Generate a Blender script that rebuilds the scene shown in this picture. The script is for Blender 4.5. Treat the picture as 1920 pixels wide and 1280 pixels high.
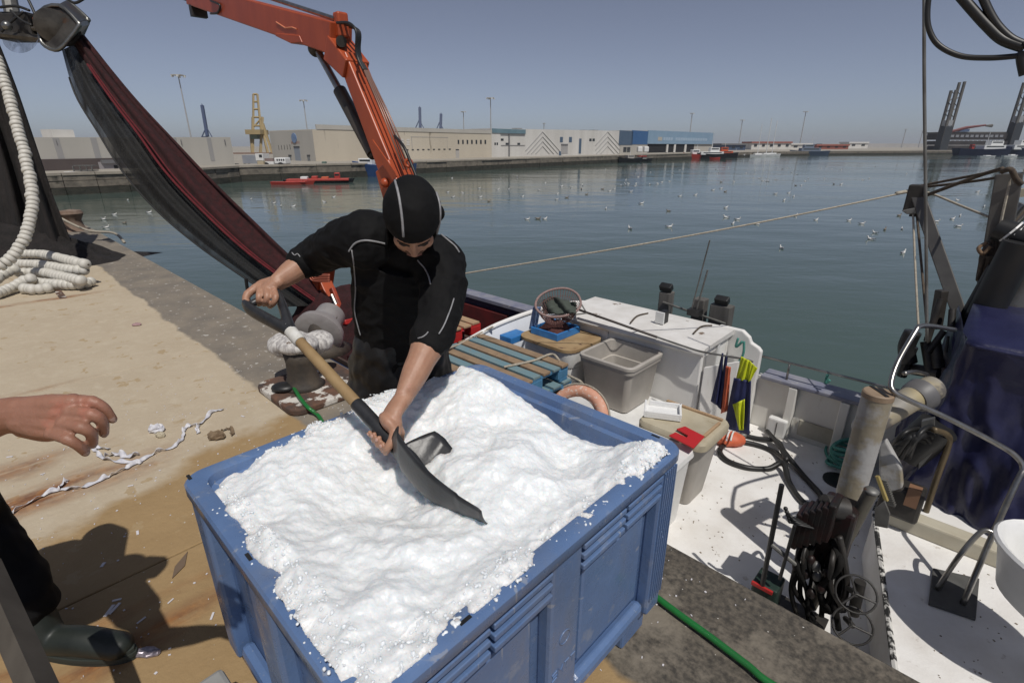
import bpy, bmesh, math, random
from mathutils import Vector, Matrix, noise
from mathutils.bvhtree import BVHTree
for _o in list(bpy.data.objects): bpy.data.objects.remove(_o)
SC = bpy.context.scene
COL = SC.collection
R = math.radians
V = Vector
random.seed(7)

# ------------------------------------------------------------ camera, sky, sun, exposure
CAMH = 1.7175; FPX = 960.0; HOR = 366.0
PITCH = math.atan(HOR/FPX); CP, SP = math.cos(PITCH), math.sin(PITCH)
cam = bpy.data.cameras.new('camera'); camo = bpy.data.objects.new('camera', cam); COL.objects.link(camo)
cam.sensor_width = 36; cam.lens = 36*FPX/1920; cam.clip_start = .05; cam.clip_end = 9000
camo.location = (0, 0, CAMH); camo.rotation_euler = (R(90)-PITCH, 0, 0)
SC.camera = camo
TOSUN = V((.21, -.52, 1.0)).normalized()
SUN_EL = math.asin(TOSUN.z)
w = bpy.data.worlds.new('World'); SC.world = w; w.use_nodes = True
nt = w.node_tree
bg = nt.nodes['Background']
sky = nt.nodes.new('ShaderNodeTexSky'); sky.sky_type = 'NISHITA'; sky.sun_disc = False
sky.sun_elevation = SUN_EL; sky.sun_rotation = math.atan2(TOSUN.x, TOSUN.y)
sky.air_density = .6; sky.dust_density = .7; sky.ozone_density = 5; sky.altitude = 0
hs = nt.nodes.new('ShaderNodeHueSaturation'); hs.inputs['Saturation'].default_value = .62; hs.inputs['Hue'].default_value = .507
nt.links.new(sky.outputs[0], hs.inputs['Color']); nt.links.new(hs.outputs[0], bg.inputs['Color'])
bg.inputs['Strength'].default_value = .07
sl = bpy.data.lights.new('sun', 'SUN'); slo = bpy.data.objects.new('sun', sl); COL.objects.link(slo)
sl.energy = 3.0; sl.angle = R(.53); sl.color = (1, .955, .89)
slo.rotation_euler = TOSUN.to_track_quat('Z', 'Y').to_euler(); slo.location = (0, 0, 30)
vs = SC.view_settings; vs.view_transform = 'Standard'; vs.look = 'None'; vs.gamma = 1; vs.exposure = .06
SC.render.engine = 'CYCLES'

# ------------------------------------------------------------ plan helpers (metres; z = 0 is the quay top)
DS = V((.7213, -.6926, 0)); DN = V((.6926, .7213, 0)); UP = V((0, 0, 1))
QROT = math.atan2(-.6926, .7213)
def ray(u, v):
    x = (u-960)/FPX; y = (v-640)/FPX
    return V((x, CP-y*SP, -SP-y*CP))
CAM = V((0, 0, CAMH))
def G(u, v, z): r = ray(u, v); return CAM + r*((CAMH-z)/-r.z)
def PN(u, v, n): r = ray(u, v); return CAM + r*(n/r.dot(DN))
def W(u, v, dep): return CAM + ray(u, v)*dep
def Q(s, n, z=0): return DS*s + DN*n + UP*z
def lerp(a, b, t): return a + (b-a)*t
def cat(pts, k=6, closed=False):
    pts = [V(p) for p in pts]; n = len(pts); out = []
    rng = range(n if closed else n-1)
    for i in rng:
        if closed: p0, p1, p2, p3 = pts[i-1], pts[i], pts[(i+1) % n], pts[(i+2) % n]
        else: p0 = pts[max(i-1, 0)]; p1 = pts[i]; p2 = pts[i+1]; p3 = pts[min(i+2, n-1)]
        for j in range(k):
            t = j/k
            out.append(.5*((2*p1)+(p2-p0)*t+(2*p0-5*p1+4*p2-p3)*t*t+(3*p1-p0-3*p2+p3)*t**3))
    if not closed: out.append(pts[-1])
    return out
def frame(z, xh=None):
    z = V(z).normalized(); xh = V(xh) if xh is not None else (UP if abs(z.z) < .9 else V((1, 0, 0)))
    x = (xh - z*xh.dot(z)).normalized(); y = z.cross(x)
    return Matrix((x, y, z)).transposed()
RQ = Matrix((DS, DN, UP)).transposed()

# ------------------------------------------------------------ materials
MATS = {}
def M(name, c1, c2=None, rough=.6, metal=0, scale=6, lo=.35, hi=.65, bump=0, bscale=40, c3=None, s3=3, t3=.6, w3=.06,
      spec=.5, stretch=(1, 1, 1), trans=0, alpha=1, sss=0, coat=0, rvar=0, detail=6):
    if name in MATS: return MATS[name]
    m = bpy.data.materials.new(name); m.use_nodes = True; t = m.node_tree; N = t.nodes; L = t.links
    b = N['Principled BSDF']; b.inputs['Roughness'].default_value = rough; b.inputs['Metallic'].default_value = metal
    b.inputs['Specular IOR Level'].default_value = spec
    if coat: b.inputs['Coat Weight'].default_value = coat; b.inputs['Coat Roughness'].default_value = .1
    if trans: b.inputs['Transmission Weight'].default_value = trans
    if alpha < 1: b.inputs['Alpha'].default_value = alpha
    if sss:
        b.inputs['Subsurface Weight'].default_value = sss; b.inputs['Subsurface Radius'].default_value = (.012, .006, .004); b.inputs['Subsurface Scale'].default_value = 1
    tc = N.new('ShaderNodeTexCoord'); mp = N.new('ShaderNodeMapping'); mp.inputs['Scale'].default_value = stretch
    L.new(tc.outputs['Object'], mp.inputs[0])
    def nz(sc, det=detail):
        n = N.new('ShaderNodeTexNoise'); n.inputs['Scale'].default_value = sc; n.inputs['Detail'].default_value = det; n.inputs['Roughness'].default_value = .6
        L.new(mp.outputs[0], n.inputs['Vector']); return n
    def ramp(src, a, bb):
        r = N.new('ShaderNodeMapRange'); r.inputs[1].default_value = a; r.inputs[2].default_value = bb; L.new(src, r.inputs[0]); return r.outputs[0]
    def mix(f, a, bb):
        x = N.new('ShaderNodeMix'); x.data_type = 'RGBA'; L.new(f, x.inputs[0])
        for sock, val in ((x.inputs[6], a), (x.inputs[7], bb)):
            if isinstance(val, tuple): sock.default_value = (*val, 1)
            else: L.new(val, sock)
        return x.outputs[2]
    col = c1
    if c2 is not None: col = mix(ramp(nz(scale).outputs[0], lo, hi), c1, c2)
    if c3 is not None: col = mix(ramp(nz(s3).outputs[0], t3, t3+w3), col, c3)
    if isinstance(col, tuple): b.inputs['Base Color'].default_value = (*col, 1)
    else: L.new(col, b.inputs['Base Color'])
    if rvar:
        L.new(ramp(nz(scale*1.7).outputs[0], .3, .7), (rr := N.new('ShaderNodeMapRange')).inputs[0]); rr.inputs[3].default_value = max(rough-rvar, .02); rr.inputs[4].default_value = min(rough+rvar, 1); L.new(rr.outputs[0], b.inputs['Roughness'])
    if bump:
        bn = N.new('ShaderNodeBump'); bn.inputs['Strength'].default_value = 1; bn.inputs['Distance'].default_value = bump
        L.new(nz(bscale).outputs[0], bn.inputs['Height']); L.new(bn.outputs[0], b.inputs['Normal'])
    MATS[name] = m; return m

# ------------------------------------------------------------ mesh builder
class MB:
    def __init__(s): s.v = []; s.f = []; s.m = []
    def add(s, vs, fs, mi=0):
        o = len(s.v); s.v += [V(p) for p in vs]; s.f += [tuple(i+o for i in f) for f in fs]; s.m += [mi]*len(fs); return s
    def box(s, c, size, rot=None, mi=0):
        c = V(c); h = V(size)/2; rot = rot or Matrix.Identity(3)
        vs = [c + rot @ V((h.x*x, h.y*y, h.z*z)) for z in (-1, 1) for y in (-1, 1) for x in (-1, 1)]
        return s.add(vs, [(0, 2, 3, 1), (4, 5, 7, 6), (0, 1, 5, 4), (2, 6, 7, 3), (0, 4, 6, 2), (1, 3, 7, 5)], mi)
    def qbox(s, s0, s1, n0, n1, z0, z1, mi=0): return s.box(Q((s0+s1)/2, (n0+n1)/2, (z0+z1)/2), (s1-s0, n1-n0, z1-z0), RQ, mi)
    def prism(s, poly, vec, mi=0):
        poly = [V(p) for p in poly]; vec = V(vec); n = len(poly)
        nrm = V((0, 0, 0))
        for i in range(n): nrm += poly[i].cross(poly[(i+1) % n])
        if nrm.dot(vec) > 0: poly.reverse()
        fs = [tuple(range(n)), tuple(range(2*n-1, n-1, -1))] + [(i, i+n, (i+1) % n+n, (i+1) % n) for i in range(n)]
        return s.add(poly+[p+vec for p in poly], fs, mi)
    def tube(s, pts, r, seg=8, cap=True, closed=False, mi=0, xh=None):
        pts = [V(p) for p in pts]; n = len(pts)
        rs = r if isinstance(r, (list, tuple)) else [r]*n
        vs = []; prev = None
        for i, p in enumerate(pts):
            if closed: t = pts[(i+1) % n]-pts[i-1]
            else: t = pts[min(i+1, n-1)]-pts[max(i-1, 0)]
            if t.length < 1e-9: t = V((0, 0, 1))
            t.normalize()
            if prev is None: F = frame(t, xh)
            else:
                x = prev - t*prev.dot(t); F = frame(t, x if x.length > 1e-6 else None)
            prev = F.col[0].copy()
            ra, rb = rs[i] if isinstance(rs[i], (tuple, list)) else (rs[i], rs[i])
            for k in range(seg):
                a = 2*math.pi*k/seg; vs.append(p + F.col[0]*(ra*math.cos(a)) + F.col[1]*(rb*math.sin(a)))
        fs = []
        for i in range(n if closed else n-1):
            a = i*seg; b = ((i+1) % n)*seg
            for k in range(seg): fs.append((a+k, a+(k+1) % seg, b+(k+1) % seg, b+k))
        if cap and not closed: fs += [tuple(range(seg-1, -1, -1)), tuple(range((n-1)*seg, n*seg))]
        return s.add(vs, fs, mi)
    def limb(s, pts, rs, seg=14, k=5, mi=0, xh=None):
        """tapered limb with rounded ends"""
        P = cat(pts, k); n = len(pts); RR = []
        def rv(x): return x if isinstance(x, (tuple, list)) else (x, x)
        for i in range(n-1):
            for j in range(k):
                t = j/k; t = t*t*(3-2*t); a = rv(rs[i]); b = rv(rs[i+1]); RR.append((a[0]+(b[0]-a[0])*t, a[1]+(b[1]-a[1])*t))
        RR.append(rv(rs[-1]))
        def capend(p, q, r):
            d = (p-q).normalized(); m = (r[0]+r[1])/2; out = []
            for a in (35, 62, 82): out.append((p+d*m*math.sin(R(a)), (r[0]*math.cos(R(a)), r[1]*math.cos(R(a)))))
            return out
        st = capend(P[0], P[1], RR[0]); en = capend(P[-1], P[-2], RR[-1])
        P = [x[0] for x in reversed(st)]+P+[x[0] for x in en]; RR = [x[1] for x in reversed(st)]+RR+[x[1] for x in en]
        return s.tube(P, RR, seg, True, mi=mi, xh=xh)
    def lathe(s, prof, c, axis=UP, seg=24, mi=0, xh=None):
        F = frame(axis, xh); c = V(c); vs = []; n = len(prof)
        for r, z in prof:
            for k in range(seg):
                a = 2*math.pi*k/seg; vs.append(c+F.col[2]*z+F.col[0]*(r*math.cos(a))+F.col[1]*(r*math.sin(a)))
        fs = [(i*seg+k, i*seg+(k+1) % seg, (i+1)*seg+(k+1) % seg, (i+1)*seg+k) for i in range(n-1) for k in range(seg)]
        if prof[0][0] > 1e-6: fs.append(tuple(range(seg-1, -1, -1)))
        if prof[-1][0] > 1e-6: fs.append(tuple(range((n-1)*seg, n*seg)))
        return s.add(vs, fs, mi)
    def ell(s, c, r, rot=None, seg=16, rings=10, mi=0):
        c = V(c); rot = rot or Matrix.Identity(3); r = (r, r, r) if isinstance(r, (int, float)) else r
        vs = [c+rot @ V((0, 0, -r[2]))]
        for i in range(1, rings):
            a = math.pi*i/rings-math.pi/2
            for k in range(seg):
                b = 2*math.pi*k/seg; vs.append(c+rot @ V((r[0]*math.cos(a)*math.cos(b), r[1]*math.cos(a)*math.sin(b), r[2]*math.sin(a))))
        vs.append(c+rot @ V((0, 0, r[2]))); fs = []; T = len(vs)-1
        for k in range(seg): fs.append((0, 1+(k+1) % seg, 1+k)); fs.append((T, T-seg+k, T-seg+(k+1) % seg))
        for i in range(rings-2):
            for k in range(seg):
                a = 1+i*seg+k; b = 1+i*seg+(k+1) % seg; fs.append((a, b, b+seg, a+seg))
        return s.add(vs, fs, mi)
    def grid(s, nu, nv, fn, mi=0, flip=False):
        vs = [fn(i/(nu-1), j/(nv-1)) for j in range(nv) for i in range(nu)]
        fs = [(j*nu+i, j*nu+i+1, (j+1)*nu+i+1, (j+1)*nu+i) for j in range(nv-1) for i in range(nu-1)]
        if flip: fs = [tuple(reversed(f)) for f in fs]
        return s.add(vs, fs, mi)
    def mesh(s, name, mats):
        me = bpy.data.meshes.new(name); me.from_pydata([tuple(p) for p in s.v], [], s.f)
        for m in (mats if isinstance(mats, (list, tuple)) else [mats]): me.materials.append(m)
        if any(s.m): me.polygons.foreach_set('material_index', s.m)
        me.update(); return me
    def build(s, name, mats, parent=None, smooth=False, bevel=0, solid=0, subd=0, **props):
        return link(name, s.mesh(name, mats), parent, smooth, bevel, solid, subd, **props)
def shade(me, smooth):
    if smooth:
        me.polygons.foreach_set('use_smooth', [True]*len(me.polygons))
        if smooth != 'all':
            try: me.set_sharp_from_angle(angle=R(smooth if isinstance(smooth, (int, float)) and smooth > 1 else 40))
            except Exception: pass
def link(name, me, parent=None, smooth=False, bevel=0, solid=0, subd=0, **props):
    shade(me, smooth)
    o = bpy.data.objects.new(name, me); COL.objects.link(o)
    if parent is not None: attach(o, parent)
    if solid: md = o.modifiers.new('thickness', 'SOLIDIFY'); md.thickness = solid; md.offset = 0
    if bevel: md = o.modifiers.new('bevel', 'BEVEL'); md.width = bevel; md.segments = 2; md.limit_method = 'ANGLE'; md.angle_limit = R(35)
    if subd: md = o.modifiers.new('subdivision', 'SUBSURF'); md.levels = md.render_levels = subd
    for k, v in props.items(): o[k] = v
    return o
def attach(o, parent):
    o.parent = parent
    if parent.type == 'EMPTY': o.matrix_parent_inverse = Matrix.Translation(-V(parent.get('_base', (0, 0, 0))))
BASES = []
def thing(name, label, category, loc=(0, 0, 0), group=None):
    e = bpy.data.objects.new(name, None); COL.objects.link(e); e.location = V(loc); e['_base'] = tuple(loc); e.empty_display_size = .1
    e['label'] = label; e['category'] = category
    if group: e['group'] = group
    BASES.append(e); return e
def dup(o, loc=None, rotz=None, label=None, parent=None):
    c = o.copy(); COL.objects.link(c)
    if parent is not None: c.parent = parent
    if loc is not None: c.location = V(loc)
    if rotz is not None: c.rotation_euler = (0, 0, rotz)
    if label: c['label'] = label
    for ch in list(o.children): dup(ch, parent=c)
    return c
def fuse(mb, voxel, smooth_it=4, factor=.5):
    """one continuous surface out of overlapping volumes"""
    me = mb.mesh('fuse', []); o = bpy.data.objects.new('fuse', me); COL.objects.link(o)
    md = o.modifiers.new('r', 'REMESH'); md.mode = 'VOXEL'; md.voxel_size = voxel
    sm = o.modifiers.new('s', 'SMOOTH'); sm.factor = factor; sm.iterations = smooth_it
    dg = bpy.context.evaluated_depsgraph_get()
    out = bpy.data.meshes.new_from_object(o.evaluated_get(dg)); bpy.data.objects.remove(o); return out
def displace(me, fn):
    co = [v.co.copy() for v in me.vertices]; no = [v.normal.copy() for v in me.vertices]
    out = []
    for c, n in zip(co, no): q = c+n*fn(c); out += [q.x, q.y, q.z]
    me.vertices.foreach_set('co', out); me.update()
def bvh(me): return BVHTree.FromPolygons([v.co for v in me.vertices], [tuple(p.vertices) for p in me.polygons])
def onsurf(tree, u, v, off=.002, fallback=None):
    r = ray(u, v); h = tree.ray_cast(CAM, r.normalized())
    return h[0] + h[1]*off if h[0] is not None else None
# ------------------------------------------------------------ shared materials
m_white = M('white_paint', (.80, .79, .765), (.70, .68, .65), rough=.45, scale=3, lo=.45, hi=.8, c3=(.40, .31, .22), s3=6, t3=.66, w3=.14, stretch=(1, 1, .3))
m_deck = M('deck_paint', (.80, .79, .77), (.64, .61, .57), rough=.6, scale=2.6, lo=.42, hi=.72, c3=(.34, .29, .23), s3=11, t3=.655, w3=.10, bump=.002, bscale=60)
m_hull = M('navy_hull', (.02, .03, .07), (.035, .04, .07), rough=.4)
m_cap = M('gunwale_cap', (.16, .17, .24), (.27, .27, .30), rough=.5, scale=7, c3=(.4, .38, .36), s3=14, t3=.64)
m_steel = M('stainless_steel', (.38, .37, .35), (.24, .23, .21), rough=.28, metal=.9, scale=12)
m_galv = M('galvanised_steel', (.22, .22, .21), (.12, .115, .105), rough=.55, metal=.5, scale=6, c3=(.16, .08, .04), s3=9, t3=.66)
m_dark = M('dark_grease', (.018, .017, .016), (.04, .035, .03), rough=.5, scale=14)
m_black = M('black_rubber', (.012, .012, .012), (.02, .02, .02), rough=.45)
m_blkplastic = M('black_plastic', (.016, .017, .019), (.03, .031, .034), rough=.38, scale=20, c3=(.1, .1, .1), s3=60, t3=.73, bump=.0006, bscale=90)
m_orange = M('orange_paint', (.42, .078, .024), (.34, .06, .02), rough=.4, scale=5, c3=(.62, .30, .2), s3=9, t3=.68, w3=.04, stretch=(1, 1, .35))
m_orange2 = M('orange_paint_dark', (.42, .06, .02), (.2, .03, .015), rough=.5, scale=8)
m_red = M('red_paint', (.50, .022, .02), (.36, .02, .018), rough=.45, scale=6, c3=(.2, .05, .03), s3=10, t3=.67)
m_rope = M('pale_rope', (.42, .38, .31), (.28, .25, .2), rough=.9, scale=60)
m_darkrope = M('dark_rope', (.06, .045, .035), (.11, .085, .06), rough=.9, scale=40)
m_green = M('green_hose', (.012, .17, .035), (.018, .12, .03), rough=.35, scale=10, c3=(.1, .09, .06), s3=12, t3=.64)
m_teal = M('teal_rope', (.09, .30, .25), (.05, .2, .17), rough=.85, scale=40)
m_wood = M('weathered_wood', (.36, .25, .14), (.26, .17, .09), rough=.8, scale=5, stretch=(1, 1, 1), bump=.002, bscale=30)
m_skin = M('skin', (.42, .235, .155), (.345, .18, .115), rough=.5, scale=25, sss=.12, bump=.0008, bscale=130, lo=.3, hi=.7, c3=(.46, .25, .18), s3=14, t3=.58, w3=.12)
m_skin2 = M('tanned_skin', (.33, .165, .112), (.265, .128, .083), rough=.5, scale=30, sss=.12, bump=.0012, bscale=110, lo=.3, hi=.7, c3=(.37, .15, .10), s3=16, t3=.56, w3=.12)
m_suit = M('black_suit', (.0050, .0050, .0055), (.0075, .0075, .008), rough=.8, scale=18, bump=.0008, bscale=240, spec=.18)
m_trouser = M('charcoal_oilskin', (.011, .011, .012), (.018, .018, .019), rough=.5, scale=7, bump=.006, bscale=9, spec=.4)
m_pipe = M('silver_piping', (.30, .30, .31), (.22, .22, .23), rough=.5, scale=60)
m_hair = M('dark_hair', (.02, .014, .01), (.03, .02, .014), rough=.7)
m_greyplastic = M('grey_plastic', (.44, .41, .37), (.37, .345, .31), rough=.5, scale=5, c3=(.26, .23, .19), s3=9, t3=.68)
m_whiteplastic = M('white_plastic', (.74, .74, .73), (.66, .66, .64), rough=.4, scale=6, c3=(.4, .36, .3), s3=14, t3=.72)
m_beige = M('beige_lid', (.48, .43, .32), (.40, .35, .25), rough=.6, scale=6, c3=(.26, .18, .1), s3=6, t3=.66)
m_foam = M('white_foam', (.78, .78, .77), (.72, .72, .71), rough=.8, scale=80, bump=.0008, bscale=200)
m_navy = M('navy_cloth', (.012, .016, .07), (.022, .028, .1), rough=.6, scale=9, bump=.004, bscale=14)
m_yellow = M('hi_vis_yellow', (.62, .68, .02), (.5, .56, .015), rough=.6, scale=9, bump=.003, bscale=18)
m_orangecloth = M('orange_cloth', (.62, .14, .06), (.5, .1, .045), rough=.6, scale=9, bump=.003, bscale=18)
m_tarp = M('navy_tarpaulin', (.012, .013, .045), (.020, .022, .068), rough=.36, scale=4, bump=.006, bscale=9, spec=.45)
m_blueplastic = M('blue_plastic', (.04, .22, .55), (.03, .16, .42), rough=.4, scale=9)
m_netred = M('brown_netting', (.10, .035, .03), (.055, .02, .018), rough=.95, scale=50, bump=.01, bscale=45)
m_cloth = M('green_cloth', (.07, .085, .07), (.05, .06, .05), rough=.9, scale=9, bump=.004, bscale=16)
m_rust = M('rusty_iron', (.15, .075, .045), (.055, .043, .038), rough=.85, scale=9, c3=(.58, .55, .5), s3=7, t3=.53, w3=.05, bump=.004, bscale=30)
m_paper = M('white_tape', (.66, .65, .66), (.5, .5, .56), rough=.6, scale=40)
m_glass = M('dark_glass', (.02, .025, .03), rough=.1)
# ------------------------------------------------------------ water, quay, far land
WZ = CAMH-5.0
def water_material():
    m = bpy.data.materials.new('harbour_water'); m.use_nodes = True; t = m.node_tree; N = t.nodes; L = t.links; b = N['Principled BSDF']
    b.inputs['Roughness'].default_value = .05; b.inputs['IOR'].default_value = 1.33
    tc = N.new('ShaderNodeTexCoord')
    def nz(sc, st, rot=0, det=3):
        mp = N.new('ShaderNodeMapping'); mp.inputs['Scale'].default_value = st; mp.inputs['Rotation'].default_value = (0, 0, rot); L.new(tc.outputs['Object'], mp.inputs[0])
        n = N.new('ShaderNodeTexNoise'); n.inputs['Scale'].default_value = sc; n.inputs['Detail'].default_value = det; L.new(mp.outputs[0], n.inputs['Vector']); return n.outputs[0]
    def bump(h, dist, prev=None):
        x = N.new('ShaderNodeBump'); x.inputs['Distance'].default_value = dist; L.new(h, x.inputs['Height'])
        if prev: L.new(prev, x.inputs['Normal'])
        return x.outputs[0]
    a = bump(nz(.55, (.45, 1, 1), .25), .040); a = bump(nz(2.6, (.5, 1, 1), -.1), .010, a); a = bump(nz(.09, (.6, 1, 1), .3, 2), .16, a)
    L.new(a, b.inputs['Normal'])
    mr = N.new('ShaderNodeMapRange'); mr.inputs[1].default_value = .4; mr.inputs[2].default_value = .62; mr.inputs[3].default_value = .03; mr.inputs[4].default_value = .13
    L.new(nz(.035, (.35, 1, 1), .3, 3), mr.inputs[0]); L.new(mr.outputs[0], b.inputs['Roughness'])
    x = N.new('ShaderNodeMix'); x.data_type = 'RGBA'; x.inputs[6].default_value = (.056, .088, .076, 1); x.inputs[7].default_value = (.068, .100, .088, 1)
    L.new(nz(.05, (.4, 1, 1), .2), x.inputs[0]); L.new(x.outputs[2], b.inputs['Base Color'])
    return m
MB().grid(2, 2, lambda a, b: V((-4000+8000*a, -600+6000*b, WZ))).build('water', water_material(), kind='structure')

def quay_material():
    m = bpy.data.materials.new('quay_concrete'); m.use_nodes = True; t = m.node_tree; N = t.nodes; L = t.links; b = N['Principled BSDF']
    b.inputs['Roughness'].default_value = .85
    tc = N.new('ShaderNodeTexCoord'); sx = N.new('ShaderNodeSeparateXYZ'); L.new(tc.outputs['Object'], sx.inputs[0])
    def nz(sc, det=5, st=(1, 1, 1), off=(0, 0, 0)):
        mp = N.new('ShaderNodeMapping'); mp.inputs['Scale'].default_value = st; mp.inputs['Location'].default_value = off; L.new(tc.outputs['Object'], mp.inputs[0])
        n = N.new('ShaderNodeTexNoise'); n.inputs['Scale'].default_value = sc; n.inputs['Detail'].default_value = det; n.inputs['Roughness'].default_value = .62; L.new(mp.outputs[0], n.inputs['Vector']); return n.outputs[0]
    def rng(x, a, c):
        r = N.new('ShaderNodeMapRange'); r.inputs[1].default_value = a; r.inputs[2].default_value = c
        if not isinstance(x, (int, float)): L.new(x, r.inputs[0])
        return r.outputs[0]
    def mth(op, a, c=0, d=None):
        x = N.new('ShaderNodeMath'); x.operation = op
        for i, q in enumerate((a, c) if d is None else (a, c, d)):
            if isinstance(q, (int, float)): x.inputs[i].default_value = q
            else: L.new(q, x.inputs[i])
        return x.outputs[0]
    def mix(f, a, c):
        x = N.new('ShaderNodeMix'); x.data_type = 'RGBA'; L.new(f, x.inputs[0])
        for sock, val in ((x.inputs[6], a), (x.inputs[7], c)):
            if isinstance(val, tuple): sock.default_value = (*val, 1)
            else: L.new(val, sock)
        return x.outputs[2]
    S, Nn = sx.outputs[0], sx.outputs[1]
    warp = mth('MULTIPLY_ADD', nz(2.2, 4), 1.0, -.5)
    col = mix(rng(nz(1.3), .3, .7), (.48, .405, .295), (.425, .35, .25))
    col = mix(rng(nz(9), .5, .75), col, (.50, .43, .32))
    # damp sandy area that starts some way along the slab
    damp = rng(mth('ADD', mth('ADD', S, mth('MULTIPLY', Nn, .30)), mth('MULTIPLY', warp, .5)), -2.98, -2.86)
    col = mix(damp, col, mix(rng(nz(5), .3, .7), (.345, .235, .115), (.30, .20, .095)))
    # damp footprints and drips
    spots = mth('MULTIPLY', rng(nz(7, 3), .615, .635), rng(nz(1.1, 2, off=(3, 1, 0)), .42, .5))
    col = mix(mth('MULTIPLY', spots, .75), col, (.36, .26, .14))
    # rust streaks that run across the slab from the rail joints
    for s0, wd, n0, n1, k in ((-3.32, .12, -3, .35, .95), (-3.75, .10, -4, .1, .7), (-1.96, .055, -.7, .40, .95), (-2.12, .03, -.6, .35, .6), (-8.1, .06, -1.2, .9, .8), (-5.0, .03, -4, .2, .5)):
        dd = mth('ABSOLUTE', mth('SUBTRACT', mth('ADD', S, mth('MULTIPLY', warp, .22)), s0))
        f = mth('MULTIPLY', mth('SUBTRACT', 1, rng(dd, wd*.3, wd*1.6)), mth('SUBTRACT', 1, rng(mth('ADD', Nn, warp), n1-.3, n1+.25)))
        f = mth('MULTIPLY', f, rng(nz(4, 5, st=(3, .6, 1)), .3, .55))
        col = mix(mth('MULTIPLY', f, k), col, mix(rng(nz(16), .35, .6), (.30, .125, .035), (.16, .062, .026)))
    # bare grey coping with a ragged paint edge
    cope = rng(mth('ADD', Nn, mth('MULTIPLY', warp, .16)), 1.17, 1.2)
    g = mix(rng(nz(3, 6), .35, .65), (.24, .205, .16), (.17, .15, .125)); g = mix(rng(nz(14, 4), .62, .68), g, (.5, .48, .44))
    g2 = mix(rng(nz(40, 3), .35, .7), (.045, .04, .033), (.135, .115, .09)); g2 = mix(rng(nz(2.5, 6), .5, .62), g2, (.19, .165, .13))
    g = mix(rng(mth('ADD', S, warp), -1.9, -1.2), g, g2)
    col = mix(cope, col, g)
    # white chips and salt
    col = mix(rng(nz(55, 2), .735, .75), col, (.6, .58, .54))
    L.new(col, b.inputs['Base Color'])
    bn = N.new('ShaderNodeBump'); bn.inputs['Distance'].default_value = .006; L.new(nz(26, 6), bn.inputs['Height']); L.new(bn.outputs[0], b.inputs['Normal'])
    return m
mq = quay_material()
m_jointfill = M('joint_dirt', (.10, .075, .05), (.05, .04, .03), rough=.95, scale=20)
QE = 1.86
def local(name, mb, mats, **k):
    o = mb.build(name, mats, **k); return o
qb = MB(); qb.box((-20, QE-25.02, -2.03), (90, 50, 4.0)); quay = qb.build('quay', m_jointfill, kind='structure'); quay.rotation_euler = (0, 0, QROT)
# concrete slabs on the quay, joints between them
cuts = [-64, -52, -42, -34, -28, -23, -19, -15.6, -12.7, -10.2, -8.05, -6.61, -4.95, -2.35, .9, 5, 9, 16, 24]
rows = [(-48, -16), (-16, -6.6), (-6.6, -2.35), (-2.35, QE)]
for i in range(len(cuts)-1):
    for j, (n0, n1) in enumerate(rows):
        g = .007
        sb = MB(); sb.box(((cuts[i]+cuts[i+1])/2, (n0+n1)/2, -.06), (cuts[i+1]-cuts[i]-g, n1-n0-g, .12))
        o = sb.build('slab', mq, bevel=.006); o.parent = quay
# rail strip let into the slab
for s0 in (-8.3,):
    sb = MB(); sb.box((s0, .55, .003), (.5, .07, .006)); o = sb.build('steel_strip', m_rust); o.parent = quay

# far quay: wall blocks along the basin and the land behind
LZ = -1.0
far_px = [(-500, 395), (60, 369), (300, 357), (452, 341), (660, 333), (800, 325), (960, 316), (1160, 305), (1310, 297.5), (1450, 292.5), (1600, 290.5), (1745, 289.5), (1900, 289), (2400, 288.5)]
far_w = [G(u, v, WZ) for u, v in far_px]
def along(pts, u):
    for i in range(len(far_px)-1):
        if far_px[i][0] <= u <= far_px[i+1][0]:
            t = (u-far_px[i][0])/(far_px[i+1][0]-far_px[i][0]); return far_w[i].lerp(far_w[i+1], t)
m_land = M('far_ground', (.34, .31, .26), (.28, .26, .22), rough=.9, scale=.05)
poly = [V((p.x, p.y, LZ)) for p in far_w]
lb = MB(); lb.add(poly+[V((6000, 1500, LZ)), V((6000, 6000, LZ)), V((-6000, 6000, LZ)), V((-6000, 100, LZ))], [tuple(range(len(poly)+4))])
lb.build('far_ground', m_land, kind='structure')
m_stone = M('quay_stone', (.22, .19, .15), (.12, .105, .085), rough=.9, scale=.9, c3=(.04, .038, .03), s3=.6, t3=.58, w3=.12, bump=.08, bscale=2.5)
m_weed = M('weed_stone', (.022, .024, .018), (.05, .046, .035), rough=.9, scale=.8, bump=.1, bscale=2)
m_copestone = M('coping_stone', (.36, .32, .26), (.25, .22, .18), rough=.9, scale=.7)
wall = thing('quay_wall', 'long weathered stone wall of the opposite quay above the water', 'wall', far_w[3])
backs = MB()
for i in range(len(far_w)-1):
    a, b = far_w[i], far_w[i+1]; nrm = V((-(b-a).y, (b-a).x, 0)).normalized()
    backs.prism([a+nrm*.35+UP*-1, b+nrm*.35+UP*-1, b+nrm*1.5+UP*-1, a+nrm*1.5+UP*-1], UP*(LZ-WZ+.97))
backs.build('wall_core', m_weed, wall)
rnd = random.Random(3)
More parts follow.
